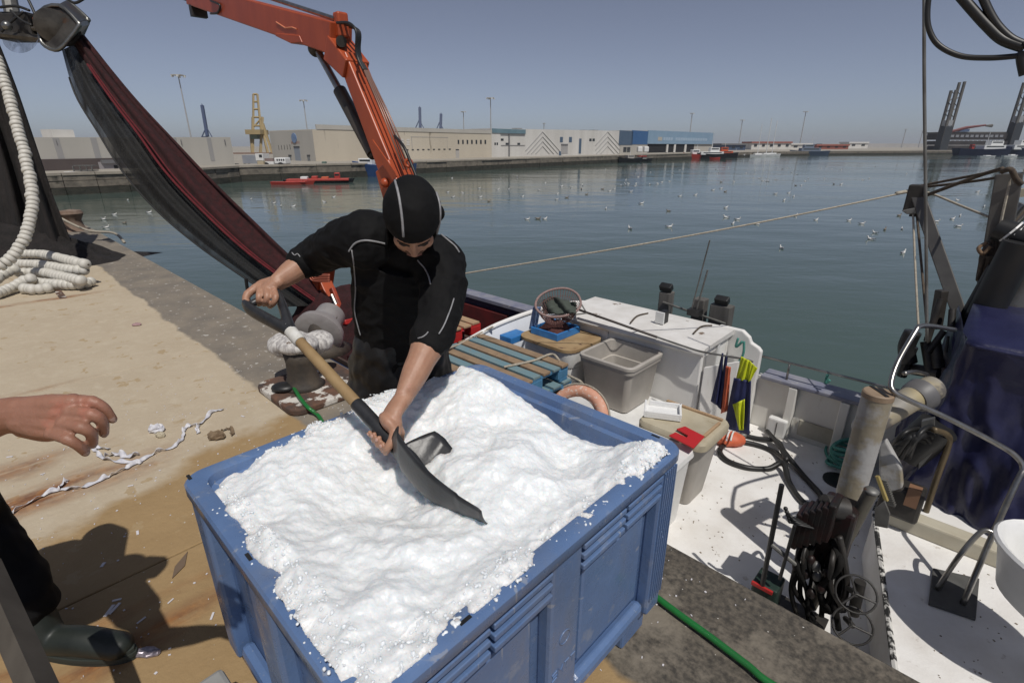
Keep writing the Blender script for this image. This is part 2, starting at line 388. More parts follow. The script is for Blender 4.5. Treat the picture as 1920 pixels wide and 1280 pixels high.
for i in range(1, len(far_w)-2):
    a, b = far_w[i], far_w[i+1]; d = (b-a); Ln = d.length; d.normalize(); nrm = V((-d.y, d.x, 0)); ro = frame(UP, d)
    bl = 2.6 if i < 3 else (5.5 if i < 7 else 14)
    k = max(1, int(Ln/bl)); bl = Ln/k
    courses = ((-.4, .75, m_weed), (.75, 1.45, m_stone), (1.45, 2.0, m_stone), (2.0, 2.32, m_copestone)) if i < 3 else ((-.4, .95, m_weed), (.95, 2.0, m_stone), (2.0, 2.32, m_copestone))
    for (z0, z1, mm) in courses:
        for j in range(k):
            off = rnd.uniform(-.08, .06) - (.12 if z0 >= 2 else 0) - (.15 if z0 < 0 else 0)
            q = MB(); q.box(a+d*(bl*(j+.5))+nrm*(.45+off)+UP*((z0+z1)/2), (bl-.06, .9, z1-z0-.05), ro)
            q.build('stone_block', mm, wall)
# ------------------------------------------------------------ blue pallet bin full of ice
S0, S1, N0, N1, BZ = -1.605, -.592, .235, 1.445, .80
def bin_material():
    m = bpy.data.materials.new('bin_plastic'); m.use_nodes = True; t = m.node_tree; N = t.nodes; L = t.links; b = N['Principled BSDF']
    tc = N.new('ShaderNodeTexCoord')
    def nz(sc, st=(1, 1, 1), det=5, rot=0):
        mp = N.new('ShaderNodeMapping'); mp.inputs['Scale'].default_value = st; mp.inputs['Rotation'].default_value = (0, rot*.6, rot); L.new(tc.outputs['Object'], mp.inputs[0])
        n = N.new('ShaderNodeTexNoise'); n.inputs['Scale'].default_value = sc; n.inputs['Detail'].default_value = det; n.inputs['Roughness'].default_value = .62; L.new(mp.outputs[0], n.inputs['Vector']); return n.outputs[0]
    def rng(x, p, q, k=1):
        r = N.new('ShaderNodeMapRange'); r.inputs[1].default_value = p; r.inputs[2].default_value = q; r.inputs[4].default_value = k; L.new(x, r.inputs[0]); return r.outputs[0]
    def mix(f, p, q):
        x = N.new('ShaderNodeMix'); x.data_type = 'RGBA'; L.new(f, x.inputs[0])
        for sock, val in ((x.inputs[6], p), (x.inputs[7], q)):
            if isinstance(val, tuple): sock.default_value = (*val, 1)
            else: L.new(val, sock)
        return x.outputs[2]
    col = mix(rng(nz(2.5), .3, .7), (.118, .195, .365), (.088, .15, .295))
    col = mix(rng(nz(5, (1, 1, .25)), .52, .74, .45), col, (.17, .18, .20))        # grime runs
    col = mix(rng(nz(9), .60, .70, .55), col, (.24, .28, .36))                      # sun-faded scuffs
    col = mix(rng(nz(30, (1, 1, .06), 3), .66, .69, .6), col, (.30, .33, .38))      # upright scratches
    col = mix(rng(nz(26, (.07, 1, 1), 3, .76), .67, .70, .55), col, (.30, .32, .36))
    col = mix(rng(nz(14), .69, .75, .6), col, (.17, .12, .085))                     # dried brown dirt
    L.new(col, b.inputs['Base Color']); L.new(rng(nz(12), .2, .9, .8), b.inputs['Roughness'])
    bn = N.new('ShaderNodeBump'); bn.inputs['Distance'].default_value = .0012; L.new(nz(45), bn.inputs['Height']); L.new(bn.outputs[0], b.inputs['Normal'])
    return m
m_bin = bin_material()
bin_ = thing('ice_bin', 'blue plastic pallet bin filled with crushed ice on the quay', 'bin', Q(-1.1, .84, 0))
def rrect(s0, s1, n0, n1, r, z, k=5):
    out = []
    for (cs, cn, a0) in ((s1-r, n1-r, 0), (s0+r, n1-r, 90), (s0+r, n0+r, 180), (s1-r, n0+r, 270)):
        for i in range(k+1):
            a = R(a0+90*i/k); out.append(Q(cs+r*math.cos(a), cn+r*math.sin(a), z))
    return out
def ringloft(mb, rings, mi=0, closetop=False, closebot=False):
    n = len(rings[0]); vs = [p for r in rings for p in r]
    fs = [(i*n+k, i*n+(k+1) % n, (i+1)*n+(k+1) % n, (i+1)*n+k) for i in range(len(rings)-1) for k in range(n)]
    if closebot: fs.append(tuple(range(n-1, -1, -1)))
    if closetop: fs.append(tuple(range((len(rings)-1)*n, len(rings)*n)))
    return mb.add(vs, fs, mi)
def rr(i, r, z): return rrect(S0+i, S1-i, N0+i, N1-i, r, z)
b = MB()
ringloft(b, [rr(.062, .045, .13), rr(.06, .045, .14), rr(.060, .045, .72), rr(.060, .05, .765)], closebot=True)
b.build('bin_shell', m_bin, bin_, smooth=30)
b = MB()   # inner skin
ringloft(b, [rr(.075, .04, .72), rr(.085, .04, .60), rr(.10, .04, .17)], closetop=True)
o = b.build('inner_wall', m_bin, bin_, smooth=30); o.data.flip_normals()
b = MB()   # rolled rim, stepped on the inside
ringloft(b, [rr(.061, .05, .752), rr(.004, .06, .755), rr(0, .062, .761), rr(0, .062, .79), rr(.006, .06, .798), rr(.014, .058, .80), rr(.044, .05, .80), rr(.052, .048, .796), rr(.056, .046, .77), rr(.075, .042, .765), rr(.076, .042, .71)])
b.build('rim', m_bin, bin_, smooth=35)
# ribs under the rim
def side_ribs(axis, a0, a1, face, out):
    for k, z in enumerate((.728, .693, .658)):
        for (p, q) in ((a0, (a0+a1)/2-.065), ((a0+a1)/2+.065, a1)):
            m = MB(); ln = q-p
            for (x0, x1) in ((p, p+ln*.5-.006), (p+ln*.5+.006, q)):
                if axis == 'n': m.qbox(face, face+out*.054, x0, x1, z-.0085, z+.0085) if out > 0 else m.qbox(face+out*.054, face, x0, x1, z-.006, z+.006)
                else: m.qbox(x0, x1, face, face+out*.054, z-.0085, z+.0085) if out > 0 else m.qbox(x0, x1, face+out*.034, face, z-.006, z+.006)
            m.build('rib', m_bin, bin_, bevel=.003)
side_ribs('n', N0+.12, N1-.12, S1-.062, 1)
side_ribs('s', S0+.12, S1-.12, N0+.062, -1)
def pillar(a0, a1, axis, face, out, w0=.024):
    m = MB()
    if axis == 'n': m.qbox(min(face, face+out*w0), max(face, face+out*w0), a0, a1, .13, .752)
    else: m.qbox(a0, a1, min(face, face+out*w0), max(face, face+out*w0), .13, .752)
    return m.build('pillar', m_bin, bin_, bevel=.012)
pn = pillar((N0+N1)/2-.065, (N0+N1)/2+.065, 'n', S1-.064, 1, .050); pillar((S0+S1)/2-.065, (S0+S1)/2+.065, 's', N0+.064, -1, .050)
for a0, a1 in ((N0+.03, N0+.12), (N1-.12, N1-.03)): pillar(a0, a1, 'n', S1-.064, 1, .054)
for a0, a1 in ((S0+.03, S0+.12), (S1-.12, S1-.03)): pillar(a0, a1, 's', N0+.064, -1, .054)
m = MB()   # fine flutes on the corner pillars
for k in range(6):
    n = N1-.113+k*.0145; m.qbox(S1-.012, S1-.006, n, n+.006, .2, .74)
m.build('flute', m_bin, bin_)
# proud panel frames with bevelled lower lip
for (a0, a1) in ((N0+.13, (N0+N1)/2-.075), ((N0+N1)/2+.075, N1-.13)):
    m = MB(); m.qbox(S1-.064, S1-.018, a0, a1, .135, .20); m.build('panel_lip', m_bin, bin_, bevel=.02)
    m = MB(); m.qbox(S1-.064, S1-.040, a0+.03, a1-.03, .235, .60); m.build('side_panel', m_bin, bin_, bevel=.012)
for (a0, a1) in ((S0+.13, (S0+S1)/2-.075), ((S0+S1)/2+.075, S1-.13)):
    m = MB(); m.qbox(a0, a1, N0+.018, N0+.064, .135, .20); m.build('panel_lip', m_bin, bin_, bevel=.02)
# feet
for (a, c) in ((S0+.05, S0+.17), ((S0+S1)/2-.06, (S0+S1)/2+.06), (S1-.17, S1-.05)):
    for (e, f) in ((N0+.05, N0+.2), ((N0+N1)/2-.08, (N0+N1)/2+.08), (N1-.2, N1-.05)):
        m = MB(); m.qbox(a, c, e, f, 0, .132); m.build('foot', m_bin, bin_, bevel=.01)
# raised ring and raised moulding marks on the middle pillar
nc = (N0+N1)/2
fx = S1-.0135
m = MB(); m.tube([Q(fx, nc+.022*math.cos(a), .46+.022*math.sin(a)) for a in [2*math.pi*i/24 for i in range(24)]], .0022, 6, closed=True); m.build('moulded_ring', m_bin, bin_, smooth='all')
m = MB()
def stroke(pts): m.tube([Q(fx, nc+p[0], p[1]) for p in pts], .0022, 5)
x = -.05
for g in ('S', 'M', 'T', 'T'):
    z = .33; h = .028; w_ = .02
    if g == 'S': stroke([(x+w_, z+h), (x, z+h*.9), (x+.002, z+h*.55), (x+w_, z+h*.45), (x+w_, z+.002), (x, z)])
    if g == 'M': stroke([(x, z), (x, z+h), (x+w_/2, z+h*.5), (x+w_, z+h), (x+w_, z)])
    if g == 'T': stroke([(x, z+h), (x+w_, z+h)]); stroke([(x+w_/2, z), (x+w_/2, z+h)])
    x += .027
m.build('moulded_letters', m_bin, bin_)
m = MB(); m.tube([Q(S1-.0095, N1-.075+.013*math.cos(a), .48+.02*math.sin(a)) for a in [2*math.pi*i/20 for i in range(20)]], .0018, 6, closed=True); m.build('moulded_ring', m_bin, bin_, smooth='all')
# slots in the rim
for s, n, a in ((S0+.03, N0+.022, 0), (-1.12, N0+.022, 0), (S1-.022, N1-.11, 1), (S1-.10, N1-.022, 0), (S1-.022, .5, 1)):
    m = MB(); m.box(Q(s, n, .7995), ((.03, .009) if a == 0 else (.009, .03))+(.004,), RQ); m.build('rim_slot', m_black, bin_)

# ---- the ice: a heaped height field with granular relief
def gauss(s, n, s0, n0, a, b): return math.exp(-((s-s0)/a)**2-((n-n0)/b)**2)
IS0, IS1, IN0, IN1 = S0+.012, S1-.014, N0+.02, N1-.02
SHA = W(490, 561, 1.985); SHB = G(756, 852, .835); SHT = G(932, 988, .765)
def ice_h(s, n, fine=True):
    z = .784
    z += .085*gauss(s, n, -1.36, 1.16, .22, .24)          # heap near the far corner
    z += .060*gauss(s, n, -1.58, .78, .15, .30)           # spills over the rim by the worker
    z += .058*gauss(s, n, -.655, 1.31, .11, .11)          # piled in the far right corner
    z -= .17*gauss(s, n, -1.10, 1.42, .36, .10)           # hollow along the water-side wall
    z -= .045*gauss(s, n, -.86, 1.16, .12, .12)
    z -= .075*gauss(s, n, -1.10, .66, .16, .13)           # where the shovel has dug
    z += .040*gauss(s, n, -.92, .93, .18, .16)
    z += .030*gauss(s, n, -.85, .45, .22, .22)
    z += .036*gauss(s, n, -.62, .75, .07, .50)            # rides up the near rim
    z += .034*gauss(s, n, -1.05, .29, .45, .07)
    z -= .06*gauss(s, n, -1.58, .30, .10, .10)
    p = V((s, n, 0))
    z += .036*noise.fractal(p*3.4, 1.0, 2.0, 2)
    z += .017*noise.fractal(p*11+V((5, 2, 0)), 1.0, 2.0, 3)
    if fine:
        q = p*85; dd, _ = noise.voronoi(V((q.x, q.y, z*60)))
        z += .0032*(.55-min(dd[0], 1.0))
        q = p*30+V((7, 3, 1)); dd, _ = noise.voronoi(V((q.x, q.y, 0)))
        z += .0060*(.5-min(dd[0], 1.0))
    # inside the wall the ice cannot stand above the rim edge much; on the rim it thins out raggedly
    e = min(s-S0, S1-s, n-N0, N1-n)
    if e < .085: z -= .024*(1-e/.085)+.012*noise.noise(p*26)
    return z
NI, NJ = 360, 430
def icef(a, c):
    s = IS0+(IS1-IS0)*a; n = IN0+(IN1-IN0)*c; z = ice_h(s, n); e = min(s-S0, S1-s, n-N0, N1-n)
    if e < .05 and z < .797: z = .775
    if e < .02: z = min(z, .798)
    j = .0010; return Q(s+random.uniform(-j, j), n+random.uniform(-j, j), z)
def ice_material():
    m = bpy.data.materials.new('crushed_ice'); m.use_nodes = True; t = m.node_tree; N = t.nodes; L = t.links; b = N['Principled BSDF']
    b.inputs['Base Color'].default_value = (.79, .815, .825, 1); b.inputs['Roughness'].default_value = .45
    b.inputs['Subsurface Weight'].default_value = .9; b.inputs['Subsurface Radius'].default_value = (.026, .032, .036); b.inputs['Subsurface Scale'].default_value = 1
    tc = N.new('ShaderNodeTexCoord'); v = N.new('ShaderNodeTexVoronoi'); v.inputs['Scale'].default_value = 130; L.new(tc.outputs['Object'], v.inputs['Vector'])
    bn = N.new('ShaderNodeBump'); bn.inputs['Distance'].default_value = .002; bn.inputs['Strength'].default_value = .5; L.new(v.outputs['Distance'], bn.inputs['Height']); L.new(bn.outputs[0], b.inputs['Normal'])
    return m
m_ice = ice_material()
ib = MB(); ib.grid(NI, NJ, icef)
ice = ib.build('crushed_ice', m_ice, smooth='all', kind='stuff', label='heap of white crushed ice filling the blue bin', category='ice')
rl = random.Random(11)
spill = MB()
def blob(p, r): spill.ell(p, (r*rl.uniform(.8, 1.25), r*rl.uniform(.8, 1.25), r*rl.uniform(.7, 1.0)), Matrix.Rotation(rl.uniform(0, 3), 3, 'Z'), 7, 5)
for k in range(9000):   # loose grains where the heap thins out on the rim
    s = rl.uniform(S0+.006, S1-.006); n = rl.uniform(N0+.006, N1-.006); e = min(s-S0, S1-s, n-N0, N1-n)
    if e > .095: continue
    z = ice_h(s, n, False)
    if rl.random() < max(.002, min(1, (z-.772)/.045)): blob(Q(s, n, max(z, .797 if e < .055 else z)+.001), rl.choice((.0022, .003, .0038, .005))*rl.uniform(.75, 1.1))
me = fuse(spill, .0022, 1); displace(me, lambda p: .0012*noise.noise(p*190)); me.materials.append(M('ice_grain', (.80, .835, .86), (.70, .74, .77), rough=.25, scale=60))
link('spilled_ice', me, None, 'all', kind='stuff', label='crushed ice spilled over the rim and corner of the blue bin', category='ice')
# ------------------------------------------------------------ shovel
sh = thing('ice_shovel', 'black scoop shovel with taped wooden shaft dug into the ice', 'shovel', SHT)
ax = (SHB-SHA).normalized(); side = ax.cross(UP).normalized(); upv = side.cross(ax).normalized()
Lsh = (SHB-SHA).length
m_shaft = M('shovel_wood', (.34, .235, .115), (.25, .16, .075), rough=.7, scale=7, stretch=(1, 1, 1), bump=.001, bscale=60, c3=(.12, .08, .05), s3=16, t3=.64)
MB().tube([SHA+ax*(Lsh*t) for t in (.22, .4, .55, .7, .86)], [.019, .0195, .02, .02, .0195], 16).build('shaft', m_shaft, sh, smooth='all')
tp = MB()
for k in range(8): tp.tube([SHA+ax*(Lsh*(.222+.0125*k)), SHA+ax*(Lsh*(.222+.0125*(k+1.25)))], [.0235-.0004*(k % 2), .0225+.0005*(k % 3)], 18)
tp.build('white_tape', M('cloth_tape', (.68, .68, .66), (.55, .54, .5), rough=.8, scale=30), sh, smooth=30)
MB().tube([SHA+ax*(Lsh*t) for t in (.72, .74, .9, .985)]+[SHB+ax*.03], [.0215, .023, .024, .024, .021], 16).build('socket', m_blkplastic, sh, smooth=50)
# D handle: two arms and a cross grip
gs = (side*.8+upv*-.25).normalized(); gs = (gs-ax*gs.dot(ax)).normalized()
GC = SHA
dh = MB(); fk = SHA+ax*(Lsh*.23)
for sg in (1, -1):
    pts = [fk+ax*.02, fk-ax*.035+gs*sg*.016, SHA+ax*.075+gs*sg*.045, SHA+ax*.02+gs*sg*.058, SHA-ax*.014+gs*sg*.058]
    dh.limb(pts, [(.024, .022), (.025, .020), (.028, .016), (.028, .014), (.022, .012)], seg=12, k=5, xh=upv)
dh.tube([SHA+gs*.06, SHA-gs*.06], .0145, 14)
link('grip', fuse(dh, .004, 3), sh, smooth='all').data.materials.append(m_blkplastic)
# blade: a curved scoop with raised sides and a round shoulder
bdir = (SHT-SHB).normalized(); _bs = bdir.cross(UP).normalized(); _bu = _bs.cross(bdir).normalized()
ROLL = R(32); bu = _bu*math.cos(ROLL)-_bs*math.sin(ROLL); bs = _bs*math.cos(ROLL)+_bu*math.sin(ROLL)
BL = (SHT-SHB).length
def blade(a, c):
    x = (a-.5)*2; t = c
    wd = .118*min(1, (t/.22)**.55+.10)*(1-.10*max(0, t-.55)) if t < .8 else .125*(1-.10*.25)*(1-1.1*(t-.8)**1.6)
    dep = .125*min(1, (t/.14)**.7+.18)*(1-.62*t**1.7)
    p = SHB+bdir*(BL*t-.01)+bu*(-.040*math.sin(math.pi*min(1, t*1.02)))
    return p+bs*(wd*x)+bu*(dep*(abs(x)**2.1)-.02*(1-t)) + bdir*(-.03*abs(x)**2*(1-t))
blm = MB(); blm.grid(25, 40, blade); blm.build('blade', m_blkplastic, sh, smooth='all', solid=.005)
# shoulder collar where blade meets socket
MB().limb([SHB-ax*.03, SHB+bdir*.02, SHB+bdir*.07-bu*.012], [(.024, .024), (.034, .026), (.05, .018)], xh=bs).build('blade_neck', m_blkplastic, sh, smooth='all')
# ------------------------------------------------------------ people
def grip_hand(mb, C, ax, pd, r, turn=1, wrist=None, spread=.0235, thumb=True, nails=None, curl=215):
    """closed hand: palm on side pd of a bar with axis ax, fingers wrapped round it"""
    ax = ax.normalized(); pd = (pd-ax*pd.dot(ax)).normalized(); q = ax.cross(pd)*turn
    def pt(ang, off, rad): a = R(ang); return C+ax*off+pd*(math.cos(a)*rad)+q*(math.sin(a)*rad)
    for i in range(4):
        off = (1.5-i)*spread; rf = (.0108, .0114, .011, .0096)[i]; cl = curl-(0, -8, 0, 22)[i]; rad = r+rf*.82
        angs = [-12, 45, 95, cl-62, cl-28, cl]
        pts = [pt(a, off, rad+(.006 if k in (1,) else 0)) for k, a in enumerate(angs)]
        mb.limb(pts, [rf*1.15, rf*1.12, rf*1.02, rf, rf*.95, rf*.82], seg=10, k=4)
        mb.ell(pt(45, off, rad+.008), rf*1.15)
        if nails is not None: nails.append((pt(cl-6, off, rad+rf*.75), (pt(cl-6, 0, 1)-pt(cl-6, 0, 0)).normalized(), rf))
    pc = pt(-14, 0, r+.017)
    F = Matrix((ax, q, pd)).transposed()
    mb.ell(pt(-5, .0, r+.015), (.050, .040, .020), F, 18, 12)
    mb.ell(pt(-45, .0, r+.019), (.048, .038, .022), F, 18, 12)
    if thumb:
        th = [pt(-50, .036, r+.018), pt(-85, .056, r+.016), pt(-125, .060, r+.014), pt(-170, .054, r+.011)]
        mb.limb(th, [.020, .0155, .0132, .0105], seg=10, k=4)
    if wrist is not None:
        wp = pt(-60, -.004, r+.024)
        mb.limb([pt(-25, 0, r+.018), wp.lerp(wrist, .35), wrist], [(.040, .024), (.038, .026), (.035, .028)], seg=16, xh=ax)
    return pt

def head_parts(mb, C, f, u, sc=1.0, detail=True):
    """head centred on C looking along f with crown along u"""
    f = f.normalized(); u = (u-f*u.dot(f)).normalized(); r = f.cross(u)
    F = Matrix((r, f, u)).transposed()
    def P(x, y, z): return C+F @ V((x*sc, y*sc, z*sc))
    def E(x, y, z, a, b, c): mb.ell(P(x, y, z), (a*sc, b*sc, c*sc), F, 20, 14)
    E(0, -.012, .03, .076, .094, .088); E(0, .02, -.035, .062, .070, .078); E(0, .042, -.082, .036, .036, .028)
    E(.036, .052, -.028, .026, .026, .028); E(-.036, .052, -.028, .026, .026, .028)
    E(0, .074, .026, .048, .016, .013)
    E(0, .094, -.022, .0125, .020, .013); E(0, .084, .0, .0095, .018, .026); E(.012, .086, -.026, .0085, .011, .008); E(-.012, .086, -.026, .0085, .011, .008)
    E(0, .081, -.052, .023, .011, .0065); E(0, .079, -.064, .021, .011, .007)
    for sg in (1, -1): E(sg*.03, .072, .006, .0125, .0095, .0085); E(sg*.076, -.008, -.005, .009, .018, .03)
    return P, F

# ---- the worker with the shovel
wk = thing('person', 'worker in a black hooded top with silver piping shovelling ice over the bin', 'person', Q(-1.9, 1.12, 0))
RS, LS = W(674, 444, 1.88), W(834, 502, 1.95)
RE, RW_ = W(588, 480, 2.12), W(521, 529, 2.015)
LE, LW_ = W(822, 606, 1.79), W(757, 745, 1.655)
PEL = W(752, 700, 2.30); CH = W(755, 560, 2.10); UC = W(757, 478, 1.98); WA = W(752, 640, 2.21)
HC = W(774, 413, 1.665); NK = W(764, 455, 1.90)
HF = V((.08, -.55, -.83)).normalized(); HU = V((0.02, 0, 1))
sd = (LS-RS).normalized()
fwd = V((.60, -.72, 0))
def torso(mb, g=0):
    mb.limb([PEL-UP*.02, WA, CH, UC, UC.lerp(NK, .5)], [(.18+g, .135+g), (.172+g, .13+g), (.185+g, .135+g), (.178+g, .118+g), (.085+g, .08+g)], seg=24, k=6, xh=sd)
    mb.ell(RS.lerp(UC, .2), .094+g); mb.ell(LS.lerp(UC, .2), .094+g)
    mb.ell(CH.lerp(UC, .55)-fwd*.06, (.15+g, .08+g, .12+g))
def arms(mb, g=0, full=True, cut=0):
    for (S_, E_, W_) in ((RS, RE, RW_), (LS, LE, LW_)):
        mb.limb([S_.lerp(UC, .12), S_.lerp(E_, .3), S_.lerp(E_, .65), E_], [.088+g, .078+g, .068+g, .060+g], seg=16)
        if full: mb.limb([E_, E_.lerp(W_, .25), E_.lerp(W_, .6), W_], [.057, .060, .047, (.036, .029)], seg=16)
        else: mb.limb([E_, E_.lerp(W_, cut)], [.060+g, .062+g], seg=16)
FT = [Q(-1.80, .98, 0), Q(-2.02, 1.30, 0)]
def legs(mb, g=0, boots=False):
    for i, sg in ((0, -1), (1, 1)):
        hip = PEL+sd*(.085*sg)-UP*.05; an = FT[i]+UP*.10; kn = hip.lerp(an, .5)+fwd*.03
        mb.limb([hip, hip.lerp(kn, .5), kn, kn.lerp(an, .4), an], [.105+g, .088+g, .066+g, .062+g, .045+g*1.5], seg=18)
        if boots: mb.limb([FT[i]+UP*.05-V(fwd)*.05, FT[i]+UP*.045+V(fwd)*.08, FT[i]+UP*.035+V(fwd)*.17], [.045, .045, .034], seg=14)
bd = MB(); torso(bd, -.04); arms(bd); legs(bd, boots=True)
bd.limb([UC.lerp(NK, .5), NK, HC-HF*.02-HU*.03], [.05, .052, .055], seg=16)
HP, HFm = head_parts(bd, HC, HF, HU, 1.05)
nails = []
# upper hand over the cross grip
for pts, rs in (([(512, 541, 1.995), (517, 556, 1.955), (513, 568, 1.955), (506, 575, 1.985)], (.0135, .0125, .0115, .0095)),
                ([(499, 540, 1.995), (501, 553, 1.955), (499, 564, 1.955), (495, 571, 1.985)], (.0138, .0128, .0116, .0095)),
                ([(487, 541, 2.0), (486, 553, 1.96), (485, 563, 1.957), (485, 571, 1.985)], (.0132, .0122, .0112, .0095)),
                ([(479, 541, 2.005), (465, 551, 1.985), (461, 563, 1.968), (470, 575, 1.958)], (.017, .0155, .0135, .0115))):
    P3 = [W(*q) for q in pts]; bd.limb(P3, rs, seg=12, k=5); bd.ell(P3[0], rs[0]*1.12); bd.ell(P3[1], rs[1]*1.08)
    d_ = (P3[3]-P3[2]).normalized()
bd.limb([RW_, W(509, 535, 2.01), W(498, 541, 2.0)], [(.037, .028), (.038, .026), (.036, .02)], seg=16, xh=V((1, 0, .4)))
bd.limb([RW_, W(495, 535, 2.02), W(479, 541, 2.01)], [(.03, .026), (.026, .022), .018], seg=14)
HLOW = SHA+ax*(Lsh*.895)
pdl = (V((.95, .35, .35)))
grip_hand(bd, HLOW, ax, pdl, .024, turn=-1, wrist=LW_, nails=nails, curl=222)
me = fuse(bd, .0042, 3); me.materials.append(m_skin)
body = link('body', me, wk, smooth='all')
m_nail = M('finger_nail', (.5, .3, .24), rough=.35)
for p, d, r_ in nails: MB().ell(p, (r_*.62, r_*.62, r_*.25), frame(d), 8, 6).build('finger_nail', m_nail, body, smooth='all')
# clothing
st = MB(); torso(st, .016); arms(st, .0105, False, .22)
st.limb([UC, UC.lerp(NK, .5), UC.lerp(NK, .85)], [.12, .088, .074], seg=20)
for (E_, W_) in ((RE, RW_), (LE, LW_)):
    for t in (.10, .155, .205): st.limb([E_.lerp(W_, t), E_.lerp(W_, t+.02)], [.0725, .0725], seg=16)
me = fuse(st, .0055, 4)
displace(me, lambda p: .0075-.016*abs(noise.noise(V((p.x*8+p.z*4, p.y*8, p.z*13))))-.006*abs(noise.noise(V((p.x*22+3, p.y*22, p.z*30)))))   # cloth creases
me.materials.append(m_suit); suit = link('hooded_top', me, wk, smooth='all')
suit_tree = bvh(me)
tr = MB(); legs(tr, .04); tr.limb([PEL-UP*.05, PEL+UP*.02, WA-UP*.01], [(.235, .17), (.225, .165), (.205, .155)], seg=24, xh=sd)
me = fuse(tr, .008, 4)
displace(me, lambda p: .012*noise.noise(V((p.x*7, p.y*7, p.z*11)))+.006*noise.noise(p*24))
me.materials.append(m_trouser); trs = link('trousers', me, wk, smooth='all'); tr_tree = bvh(me)
for i in (0, 1):
    bt = MB(); bt.limb([FT[i]+UP*.30, FT[i]+UP*.12, FT[i]+UP*.07], [.075, .066, .062], seg=16); bt.limb([FT[i]+UP*.055-fwd*.06, FT[i]+UP*.055+fwd*.08, FT[i]+UP*.047+fwd*.19], [.055, .055, .045], seg=14)
    me = fuse(bt, .01, 3); me.materials.append(m_black); link('boot', me, wk, smooth='all')
# hood: shell over the skull, open at the face
hd = MB(); hr = 1.05
def HE(x, y, z, a, b_, c): hd.ell(HP(x, y, z), (a, b_, c), HFm, 28, 18)
HE(0, -.016, .030, .090, .110, .099); HE(-.085, -.032, -.012, .012, .022, .026); HE(0, -.025, -.03, .084, .09, .095); hd.limb([NK, HC-HF*.035-HU*.05], [.082, .082], seg=20)
hme = fuse(hd, .0045, 5); displace(hme, lambda p: .0016-.005*abs(noise.noise(V((p.x*13, p.y*13, p.z*20))))+.001*noise.noise(p*60))
bm = bmesh.new(); bm.from_mesh(hme); bm.verts.ensure_lookup_table()
HFi = HFm.inverted()
kill = []
for v in bm.verts:
    l = HFi @ (v.co-HC)
    if l.y > .004+.25*max(0, abs(l.x)-.05) and l.z < .030-.10*max(0, abs(l.x)-.045): kill.append(v)
bmesh.ops.delete(bm, geom=kill, context='VERTS'); bm.to_mesh(hme); bm.free()
hme.materials.append(m_suit); hood = link('hood', hme, wk, smooth='all', solid=.006); hood_tree = bvh(hme)
def piping(tree, px, name, parent, r=.0034, off=.0035):
    P2 = cat([(u, v, 0) for u, v in px], 6); pts = []
    for q in P2:
        h = onsurf(tree, q.x, q.y, off)
        if h is not None: pts.append(h)
    if len(pts) > 3:
        pts = [pts[0]]+[(pts[i-1]+pts[i]+pts[i+1])/3 for i in range(1, len(pts)-1)]+[pts[-1]]
        MB().tube(pts, r, 6).build(name, m_pipe, parent, smooth='all')
piping(hood_tree, [(741, 337), (748, 365), (753, 395), (756, 425), (757, 442)], 'piping', hood, .0042)
piping(hood_tree, [(803, 340), (816, 362), (823, 390), (822, 420), (817, 438)], 'piping', hood, .0042)
piping(suit_tree, [(655, 472), (664, 458), (682, 451), (702, 453), (722, 457)], 'piping', suit)
piping(suit_tree, [(660, 468), (665, 500), (668, 540), (666, 580), (672, 610), (677, 628)], 'piping', suit, .0026)
piping(suit_tree, [(826, 440), (838, 450), (852, 462), (860, 474)], 'piping', suit)
piping(suit_tree, [(784, 488), (796, 502), (804, 518), (808, 534)], 'piping', suit, .0026)
piping(suit_tree, [(850, 560), (842, 585), (832, 610), (822, 626)], 'piping', suit, .0026)
piping(suit_tree, [(548, 474), (553, 479), (558, 476), (563, 482)], 'cuff_print', suit, .0022, .002)
piping(suit_tree, [(784, 634), (792, 632), (799, 627), (803, 622)], 'cuff_print', suit, .0022, .002)
# stubble, brows and eyes on the lowered face
for sg in (1, -1): MB().limb([HP(sg*.014, .094, .019), HP(sg*.032, .088, .022), HP(sg*.048, .074, .015)], [.0028, .0032, .002], seg=8).build('eyebrow', m_hair, body, smooth='all')
for sg in (1, -1): MB().limb([HP(sg*.019, .0835, .001), HP(sg*.031, .0835, -.001), HP(sg*.043, .077, .001)], [.0022, .003, .002], seg=8).build('eyelid', m_hair, body, smooth='all')
MB().limb([HP(-.026, .084, -.046), HP(-.012, .0915, -.042), HP(0, .093, -.041), HP(.012, .0915, -.042), HP(.026, .084, -.046)], [.003, .0045, .004, .0045, .003], seg=8).build('moustache', M('stubble', (.13, .075, .05), (.2, .11, .07), rough=.8, scale=120), body, smooth='all')
MB().ell(HP(0, .066, -.09), (.026, .016, .014), HFm).build('chin_stubble', M('stubble', (.13, .075, .05)), body, smooth='all')
lp = MB(); lp.limb([HP(-.022, .089, -.056), HP(0, .0945, -.0565), HP(.022, .089, -.056)], [.0022, .0042, .0022], seg=8)
lp.build('lips', M('lips', (.24, .10, .08), rough=.5), body, smooth='all')

